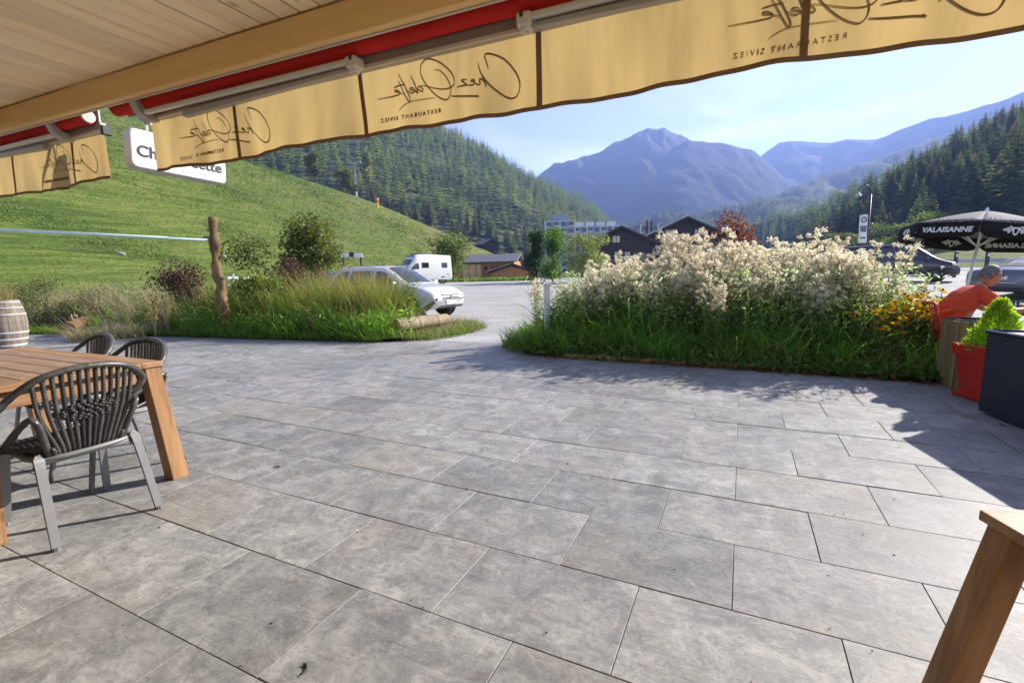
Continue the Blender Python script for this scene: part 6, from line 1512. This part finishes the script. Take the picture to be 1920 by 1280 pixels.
p = scatter([(q_.x, q_.y) for q_ in (st(-2.6, 6.9), st(2.2, 6.9), st(2.2, 9.3), st(-2.6, 9.3))], 3500, 88); z = np.random.default_rng(23).random(len(p))*.85
stuff('inner_undergrowth', 'dense green leaves between the stems of the tall bed', leaves(np.stack([p[:, 0], p[:, 1], z], 1), np.random.default_rng(24).uniform(.07, .15, len(p)), None, 25, .3), 'bed_leaf', 'undergrowth')
eg = [(q_.x, q_.y) for q_ in (st(-2.9, 6.56), st(2.3, 6.36), st(2.3, 6.7), st(-2.9, 6.75))]
p = scatter(eg, 900, 91); stuff('leaf_litter', 'brown fallen leaves along the edge of the tall bed', leaves(P3(p, .02), np.random.default_rng(26).uniform(.03, .08, len(p)), None, 27, .6), 'leaf_brown', 'leaf litter')
p = scatter(eg, 1300, 92); stuff('edge_creepers', 'small green creeping leaves over the edge of the tall bed', leaves(P3(p, .03)+np.random.default_rng(29).uniform(0, .1, (1300, 1))*[[0, 0, 1]], np.random.default_rng(28).uniform(.03, .08, len(p)), None, 30, .6), 'leaf_mid', 'undergrowth')
p = scatter([(q_.x, q_.y) for q_ in (st(-2.7, 7.0), st(2.1, 6.9), st(2.0, 8.2), st(-2.7, 8.3))], 5200, 95); z = np.random.default_rng(96).uniform(.45, 1.25, len(p)); dd = np.random.default_rng(97).normal(0, .7, (len(p), 3))
stuff('backlit_tone_leaves', 'leaves among the stems of the tall bed, coloured pale for backlit sparkle', leaves(np.stack([p[:, 0], p[:, 1], z], 1), np.random.default_rng(98).uniform(.04, .1, len(p)), dd, 99, .3), 'leaf_sparkle', 'undergrowth')  # extra pale leaves carry the backlit sparkle in their colour
# black-eyed susans at the right end
def susan(seed):
    r_ = random.Random(seed); st_ = MB(); eye = MB(); PV = []; LP, LD, LS = [], [], []
    for k in range(20):
        a = r_.uniform(0, 6.28); h = r_.uniform(.40, .68); rad = r_.uniform(.05, .26); tp = Vector((rad*math.cos(a), rad*math.sin(a), h)); st_.tube([(0, 0, 0), (tp.x*.4, tp.y*.4, h*.5), tuple(tp)], .0035, 4, cap=False)
        eye.lathe([(.010, -.003), (.011, .005), (.007, .012), (0, .014)], 8, Matrix.Translation(tp))
        td = Vector((r_.uniform(-.5, .5), r_.uniform(-.5, .2), .8)).normalized(); Qm = td.to_track_quat('Z', 'Y').to_matrix()
        for j in range(13):
            b = 2*math.pi*j/13; d = Qm @ Vector((math.cos(b), math.sin(b), -.12)); s = Qm @ Vector((-math.sin(b), math.cos(b), 0)); PV += [tp+d*.012, tp+d*.03+s*.0105, tp+d*.054, tp+d*.03-s*.0105]
        for j in range(9):
            f = r_.uniform(.05, .8); p = Vector((tp.x*f, tp.y*f, h*f)); b = r_.uniform(0, 6.28); LP.append(p); LD.append((math.cos(b), math.sin(b), .2)); LS.append(r_.uniform(.06, .12))
    n_ = len(PV)//4; F = (np.arange(n_)[:, None, None]*4+np.array([(0, 1, 2), (0, 2, 3)])[None]).reshape(-1, 3)
    return [('stems', st_.mesh('stems'), 'stem'), ('leaves', npmesh('leaves', *leaves(np.array(LP), np.array(LS), np.array(LD), seed, .35, .4)), 'leaf_mid'), ('petals', npmesh('petals', np.array(PV), F), 'petal'), ('flower_centres', eye.mesh('flower_centres'), 'flower_eye')]
su = [susan(k) for k in (1, 2, 3)]
for z_ in su:
    for nme, m_, k_ in z_: m_.materials.append(MAT[k_])
for i in range(11):
    s = 1.45+.75*rr.random(); tt = 6.8+.9*rr.random()
    t_ = thing('black_eyed_susan', 'yellow black-eyed daisy plant at the right end of the tall bed', 'flower', st(s, tt, .02), rr.uniform(0, 6.28), 'yellow daisies at the right end of the bed'); k = rr.uniform(1.0, 1.3); t_.scale = (k, k, k*1.08)
    for nme, m_, k_ in su[i % 3]:
        o = link(nme, m_, None, t_)
        if k_ in ('petal', 'flower_eye'): o['kind'] = 'stuff'

# --- bushes: leaf clouds on branching stems
def bush(name, label, cat, p, rx, ry, h, nleaf, lsize, mat, seed, z0=.1, lobes=9, stemmat='bark', asp=.55, nst=7, group=None):
    r_ = np.random.default_rng(seed); t_ = thing(name, label, cat, p, 0, group); L = []; st_ = MB()
    cs = [np.array([r_.normal(0, .42)*rx, r_.normal(0, .42)*ry, z0*h+(h*(1-z0))*(.25+.68*r_.random())]) for _ in range(lobes)]; cs[0] = np.array([0, 0, h*.83])
    for c_ in cs:
        k = nleaf//lobes; rad = np.array([rx, ry, h*.32])*r_.uniform(.38, .62)
        d = r_.normal(0, 1, (k, 3)); d /= np.linalg.norm(d, axis=1)[:, None]; q_ = c_+d*rad*(r_.random((k, 1))**.45); q_ = q_[q_[:, 2] > .03]; L.append(q_)
        pm = Vector((c_[0]*.45, c_[1]*.45, c_[2]*.5)); st_.tube([(0, 0, 0), pm, Vector(c_)], [.03*h/3+.01, .02*h/3+.006, .004], 5, cap=False)
        for _ in range(3): e_ = Vector(c_+r_.normal(0, .5, 3)*rad); st_.tube([pm.lerp(Vector(c_), .6), e_], [.008*h/3+.003, .002], 4, cap=False)
    L = np.concatenate(L); st_.build('branches', MAT[stemmat], t_)
    link('foliage', npmesh('foliage', *leaves(L, lsize*r_.uniform(.6, 1.3, len(L)), None, seed+1, asp)), MAT[mat], t_); return t_
def ground_at(px, D): q_ = atD(px, 500, D); return Vector((q_.x, q_.y, g_height(q_.x, q_.y)))
bush('leafy_bush', 'big green leafy bush in front of the meadow, left of the silver car', 'bush', ground_at(590, 16.5), 1.55, 1.3, 3.2, 6500, .13, 'leaf_olive', 1, lobes=13)
bush('maroon_shrub', 'dark maroon twiggy shrub left of the silver car', 'shrub', ground_at(540, 12.2), .75, .6, 1.8, 3200, .075, 'leaf_maroon', 2, z0=0, lobes=14)
bush('maroon_shrub', 'reddish brown twiggy shrub beside the log post', 'shrub', ground_at(352, 11.8), .8, .6, 1.7, 3400, .07, 'leaf_maroon', 3, z0=0, lobes=15)
bush('weed_clump', 'leafy green weed clump right of the log post', 'shrub', ground_at(468, 11.2), .7, .5, 1.35, 2600, .1, 'bed_leaf', 4, z0=0, lobes=12, asp=.3)
bush('grey_shrub', 'hazy grey green shrub behind the barrel', 'shrub', ground_at(75, 12.6), .95, .7, 1.5, 5200, .075, 'leaf_pale', 5, z0=-.1, lobes=16, asp=.25)
bush('thistle_clump', 'pale dried seed clump between the barrel and the log post', 'shrub', ground_at(165, 13), .8, .5, 1.15, 3600, .07, 'grass_grey', 6, z0=-.1, lobes=13, asp=.3)
bush('roadside_bush', 'round olive bush behind the camper van', 'bush', ground_at(848, 56), 3.3, 2.6, 5.6, 4200, .34, 'leaf_olive', 7, z0=-.1, lobes=14)
bush('yellow_green_bush', 'pale yellow green bush in front of the small dark chalet', 'bush', ground_at(1095, 42), 2.0, 1.8, 4.3, 4200, .2, 'leaf_pale', 8, z0=-.1, lobes=15)
bush('green_bush', 'rounded mid green bush beside the dark conifer', 'bush', ground_at(1037, 44), 1.7, 1.6, 4.7, 4200, .22, 'leaf_mid', 9, z0=-.15, lobes=14)
bush('red_leaved_tree', 'dark red leaved small tree behind the seed heads', 'tree', ground_at(1383, 12.5), .75, .6, 2.62, 1500, .085, 'leaf_red', 10, z0=.35, lobes=10)
for i, (px, D, h) in enumerate([(1690, 95, 5), (1735, 92, 6), (1660, 110, 6), (1590, 120, 5)]):
    q_ = atD(px, 430, D); bush('hillside_bush', ['leftmost but one', 'rightmost', 'second from right', 'leftmost'][i]+' of the round grey green bushes under the right wood', 'bush', (q_.x, q_.y, 4.2), 3.4, 3, h, 1500, .45, 'leaf_olive', 20+i, lobes=8, group='bushes under the right wood')
# tall spikes at the right end of the bed and the left bed
for i, (px, D, h, lb) in enumerate([(1745, 6.2, .95, 'brown seed spike clump at the right end of the tall bed'), (1715, 6.6, 1.0, 'pale brown seed clump behind the yellow daisies'), (300, 10.9, .95, 'arching pale plume plant left of the log post'), (275, 10.6, .85, 'orange brown plume plant near the terrace edge at the left')]):
    q_ = ground_at(px, D); t_ = thing('seed_spike_clump', lb, 'plant', (q_.x, q_.y, .02)); r_ = np.random.default_rng(60+i); s_ = MB(); LP = []
    for k in range(9):
        a = r_.uniform(0, 6.28); hh = h*r_.uniform(.7, 1.05); tip = np.array([.22*math.cos(a)*r_.random(), .22*math.sin(a)*r_.random(), hh]); s_.tube([(0, 0, 0), tuple(tip*[.35, .35, .5]), tuple(tip)], .004, 4, cap=False)
        f = np.sqrt(r_.random(70))*.62+.4; f = np.clip(f, 0, 1); LP.append(tip*np.stack([f*f, f*f, f], 1)+r_.normal(0, .016, (70, 3)))
    s_.build('stems', MAT['stem_dry'], t_); LP = np.concatenate(LP); link('seed_heads', npmesh('seed_heads', *leaves(LP, r_.uniform(.02, .05, len(LP)), None, i, .45)), MAT['grass_grey' if i != 3 else 'grass_dry'], t_)['kind'] = 'stuff'
# lime conifer in the red pot
t_ = thing('lime_conifer', 'small lime yellow conifer growing in the red pot', 'plant', (pp.x, pp.y, .46), .4); r_ = np.random.default_rng(77)
mb = MB(); mb.tube([(0, 0, 0), (0, 0, .42)], [.015, .004], 6); mb.build('trunk', MAT['bark'], t_)
n = 5200; zf = r_.random(n)**1.25; a = r_.uniform(0, 6.28, n); R0 = .205*(np.clip(1-zf, 0, 1)**.72)*(1+.18*np.sin(a*3+zf*9)+.12*np.sin(a*7-zf*14)); rr0 = R0*np.sqrt(r_.uniform(.25, 1, n)); q3 = np.stack([rr0*np.cos(a), rr0*np.sin(a), zf*.46], 1); dd = np.stack([np.cos(a)*.7, np.sin(a)*.7, np.full(n, .9)], 1)
link('foliage', npmesh('foliage', *leaves(q3, r_.uniform(.025, .06, n), dd, 78, .22, .6)), MAT['leaf_lime'], t_)

# --- conifers
def conifer_mesh(seed, H, R_, whorls, per, droop=.25, detail=3, bare=.08):
    r_ = np.random.default_rng(seed); A, B, C_ = [], [], []
    V = []
    for w in range(whorls):
        f = (w+.5)/whorls; z = H*(bare+(1-bare)*f**.92); rad = R_*((1-f)**.78)*(1 if f > .1 else .8)*r_.uniform(.8, 1.1)+.03*H*(1-f)*.2
        for k in range(per):
            a = 2*np.pi*(k+r_.random()*.8)/per+w*.7; L = rad*r_.uniform(.7, 1.12); d = np.array([np.cos(a), np.sin(a), 0]); s = np.array([-np.sin(a), np.cos(a), 0]); zz = z+r_.normal(0, .012)*H
            for j in range(detail):
                f0 = j/detail*.9; f1 = min(1, f0+1.5/detail); b0 = d*L*f0+[0, 0, zz-droop*L*f0**1.4]; b1 = d*L*f1+[0, 0, zz-droop*L*f1**1.4+.02*L]
                wd = L*(.34 if detail > 1 else .42)*(1-f0*.75)
                for sg in (-1, 1):
                    V.append((b0, b1, (b0+b1)/2*[1, 1, 1]+s*sg*wd*r_.uniform(.7, 1.2)+np.array([0, 0, -.14*L*r_.random()])+d*L*.1))
    V.append((np.array([-.02*H*.4, 0, H*.93]), np.array([.02*H*.4, 0, H*.93]), np.array([0, 0, H*1.02])))
    V = np.array(V); return V.reshape(-1, 3), np.arange(len(V)*3).reshape(-1, 3)
def trunk_mesh(H, r0): mb = MB(); mb.tube([(0, 0, -.5), (0, 0, H*.5), (0, 0, H*.97)], [r0, r0*.6, r0*.1], 6, cap=False); return mb.mesh('trunk')
near = []
for i in range(6):
    H = 1.0; V, F = conifer_mesh(200+i, 1.0, [.17, .2, .15, .22, .18, .24][i], [24, 22, 26, 20, 24, 19][i], [12, 12, 11, 12, 11, 12][i], [.3, .22, .35, .1, .3, .05][i], 3, .05 if i != 3 else .18)
    m_ = npmesh('crown', V, F); m_.materials.append(MAT['needles' if i % 3 else 'needles_larch']); tm_ = trunk_mesh(1.0, .011); tm_.materials.append(MAT['bark']); near.append((m_, tm_))
def put_conifer(p, H, wide, k, label, group, name='conifer_tree'):
    t_ = thing(name, label, 'tree', p, rr.uniform(0, 6.28), group); t_.scale = (H*wide, H*wide, H); link('crown', near[k][0], None, t_); link('trunk', near[k][1], None, t_); return t_
# right wood: individual trees, nearest and biggest first
rr = random.Random(17); nR = 0; far_trees = []
def in_frame(p, m=60):
    v = p-CAM; z = v.dot(c_f)
    if z < 1: return False
    px = 960+FPX*v.dot(c_r)/z; return -m < px < 1920+m
tries = []
for i in range(1500):
    u, v = rr.random(), rr.random()**.8*.99+.01; p = SRr(u, v)
    if fbm(p.x, p.y, 7, 3, .02) < -.16 or not in_frame(p): continue
    if v < .10 and rr.random() < .75: continue
    tries.append(p)
tries.sort(key=lambda q_: q_.y); sel = []
for p in tries:
    if all((p.xy-q_.xy).length > 5.0 for q_ in sel): sel.append(p)
for i, p in enumerate(sel):
    H = rr.uniform(9, 18)*(1 if p.y < 200 else .9); w_ = rr.uniform(1.1, 1.9); k = rr.randrange(6)
    if i < 175: put_conifer(p+Vector((0, 0, -.3)), H, w_, k, ('tall ' if H > 14 else 'smaller ')+('dark ' if k % 3 else 'pale larch-like ')+'conifer in the '+('near' if p.y < 140 else 'middle' if p.y < 230 else 'far')+' part of the right-hand wood', 'conifers on the right slope')
    else: far_trees.append((p, H, w_))
# a few set trees that stand out
bush('dark_evergreen', 'dark dense evergreen left of the green bush and the chalets', 'tree', ground_at(1006, 45), 1.0, 1.0, 4.6, 3800, .2, 'leaf_dark', 31, z0=-.15, lobes=14)
q_ = atD(1893, 400, 105); put_conifer(Vector((q_.x, q_.y, q_.z-4)), 24, 1.35, 4, 'tall dark blue spruce at the right edge above the parasol', None, 'spruce_tree')
# left mountain
lows = [conifer_mesh(300+i, 1.0, [.2, .17, .24, .19][i], 9, 6, .3, 1, .06) for i in range(4)]
cand = []
rr = random.Random(23)
for i in range(9000):
    u, v = rr.random(), rr.random(); p = SL(u, v)
    if not in_frame(p, 30): continue
    v_ = p-CAM; py = 640-FPX*v_.dot(c_u)/v_.dot(c_f); px = 960+FPX*v_.dot(c_r)/v_.dot(c_f)
    if px < 440 or py < 60: continue
    den = fbm(p.x, p.y, 3, 4, .009)+.35*(v-.3)+.12
    if den < 0 and rr.random() < .82: continue
    if v < .16 and rr.random() < .6: continue
    cand.append((p, v))
cand.sort(key=lambda c_: c_[0].y); near_l = []; cell = {}
allp = []
for p, v in cand:
    key = (int(p.x//7), int(p.y//7)); ok = True
    for dx in (-1, 0, 1):
        for dy in (-1, 0, 1):
            for q_ in cell.get((key[0]+dx, key[1]+dy), ()):
                if (p.xy-q_.xy).length < 5.5: ok = False
    if ok: cell.setdefault(key, []).append(p); allp.append((p, v))
print('left trees', len(allp), 'right trees', len(sel), 'seed plants', cnt)
parts = []; lp_ = []
for i, (p, v) in enumerate(allp):
    H = rr.uniform(12, 23); w_ = rr.uniform(.9, 1.5)
    if i < 110: k = rr.randrange(6); put_conifer(p+Vector((0, 0, -.4)), H*.95, w_*1.05, k, ('tall ' if H > 17 else 'small ')+('dark ' if k % 3 else 'pale larch-like ')+'conifer at the '+('left' if p.x < -60 else 'middle' if p.x < -10 else 'right')+' of the wooded mountain foot', 'conifers on the left mountain')
    else: lp_.append((p, H, w_))
def forest(items, seed):
    r_ = random.Random(seed); out = {0: [], 1: []}
    for p, H, w_ in items:
        V, F = lows[r_.randrange(4)]; a = r_.uniform(0, 6.28); ca, sa = math.cos(a), math.sin(a); X = V[:, 0]*ca-V[:, 1]*sa; Y = V[:, 0]*sa+V[:, 1]*ca
        out[0 if r_.random() < .72 else 1].append((np.stack([X*H*w_+p.x, Y*H*w_+p.y, V[:, 2]*H+p.z-.4], 1), F))
    return out
fo = forest(lp_, 1); stuff('mountain_forest', 'dense dark conifer forest covering the left mountain', merge(fo[0]), 'needles', 'forest'); stuff('larch_forest', 'lighter larches scattered through the left mountain forest', merge(fo[1]), 'needles_larch', 'forest')
if far_trees: fo = forest(far_trees, 2); stuff('slope_forest', 'upper conifers of the right-hand slope', merge(fo[0]+fo[1]), 'needles', 'forest')
it = []
for i in range(1500):
    p = SN(rr.random(), .1+.88*rr.random())
    if in_frame(p, 0): it.append((p, rr.uniform(13, 22), rr.uniform(.9, 1.3)))
fo = forest(it, 3); stuff('ridge_forest', 'hazy conifers on the low ridge at the valley head', merge(fo[0]+fo[1]), 'needles', 'forest')
# light green broadleaf trees on the edge of the wood beside the lift tower
for i, (px, py, D, h, lb) in enumerate([(590, 330, 205, 14, 'left of two light green trees at the meadow crest'), (650, 352, 215, 12, 'right of two light green trees at the meadow crest, below the lift tower'), (690, 330, 240, 17, 'slim yellow green tree right of the lift tower')]):
    q_ = atD(px, py, D); bush('broadleaf_tree', lb, 'tree', (q_.x, q_.y, q_.z-h*.35), h*(.3 if i < 2 else .18), h*.28, h, 1500, 1.1, 'leaf_pale' if i == 2 else 'leaf_olive', 40+i, lobes=9)

# ============================================================ SMALL DEBRIS ON THE PAVING
for px, py, lb0 in ((572, 1252, 'small dark curled twig on the paving at the bottom centre'), (1878, 797, 'black curled twig on the paving beside the navy planter'), (520, 876, 'small dark bark chip on the paving right of the near chair')):
    q_ = gp(px, py); mb = MB(); a = rnd.uniform(0, 6.28); pts = [(q_.x+.011*k*math.cos(a)+.008*math.sin(k*2.1), q_.y+.011*k*math.sin(a)+.008*math.cos(k*1.7), .006) for k in range(-2, 3)]; mb.tube(spline(pts, 4), .0032, 6); o = mb.build('twig', MAT['ink'], None, True); tag(o, lb0, 'twig')
p = scatter([(-5, 1.6), (3.6, .9), (3.6, 4.6), (0, 7), (-6, 9)], 420, 201); stuff('paving_crumbs', 'tiny crumbs and leaf scraps scattered on the paving', leaves(P3(p, .003), np.random.default_rng(202).uniform(.005, .016, len(p)), np.random.default_rng(203).normal(0, 1, (420, 3))*[1, 1, .15], 204, .6, .2), 'leaf_brown', 'crumbs')
# ============================================================ HAZE
hz = MB(); hz.box((200, 1950, 349), (7400, 4900, 722)); ho = hz.build('haze', None); ho['kind'] = 'stuff'; tag(ho, 'pale blue air between the viewer and the far mountains', 'haze')
hm_ = bpy.data.materials.new('haze_air'); hm_.use_nodes = True; nt = hm_.node_tree; nt.nodes.remove(nt.nodes['Principled BSDF'])
pv = nt.nodes.new('ShaderNodeVolumePrincipled'); pv.inputs['Color'].default_value = (.27, .4, .86, 1); pv.inputs['Density'].default_value = .00028; pv.inputs['Anisotropy'].default_value = .25
nt.links.new(pv.outputs[0], nt.nodes['Material Output'].inputs['Volume']); ho.data.materials.append(hm_); hm_.cycles.homogeneous_volume = True
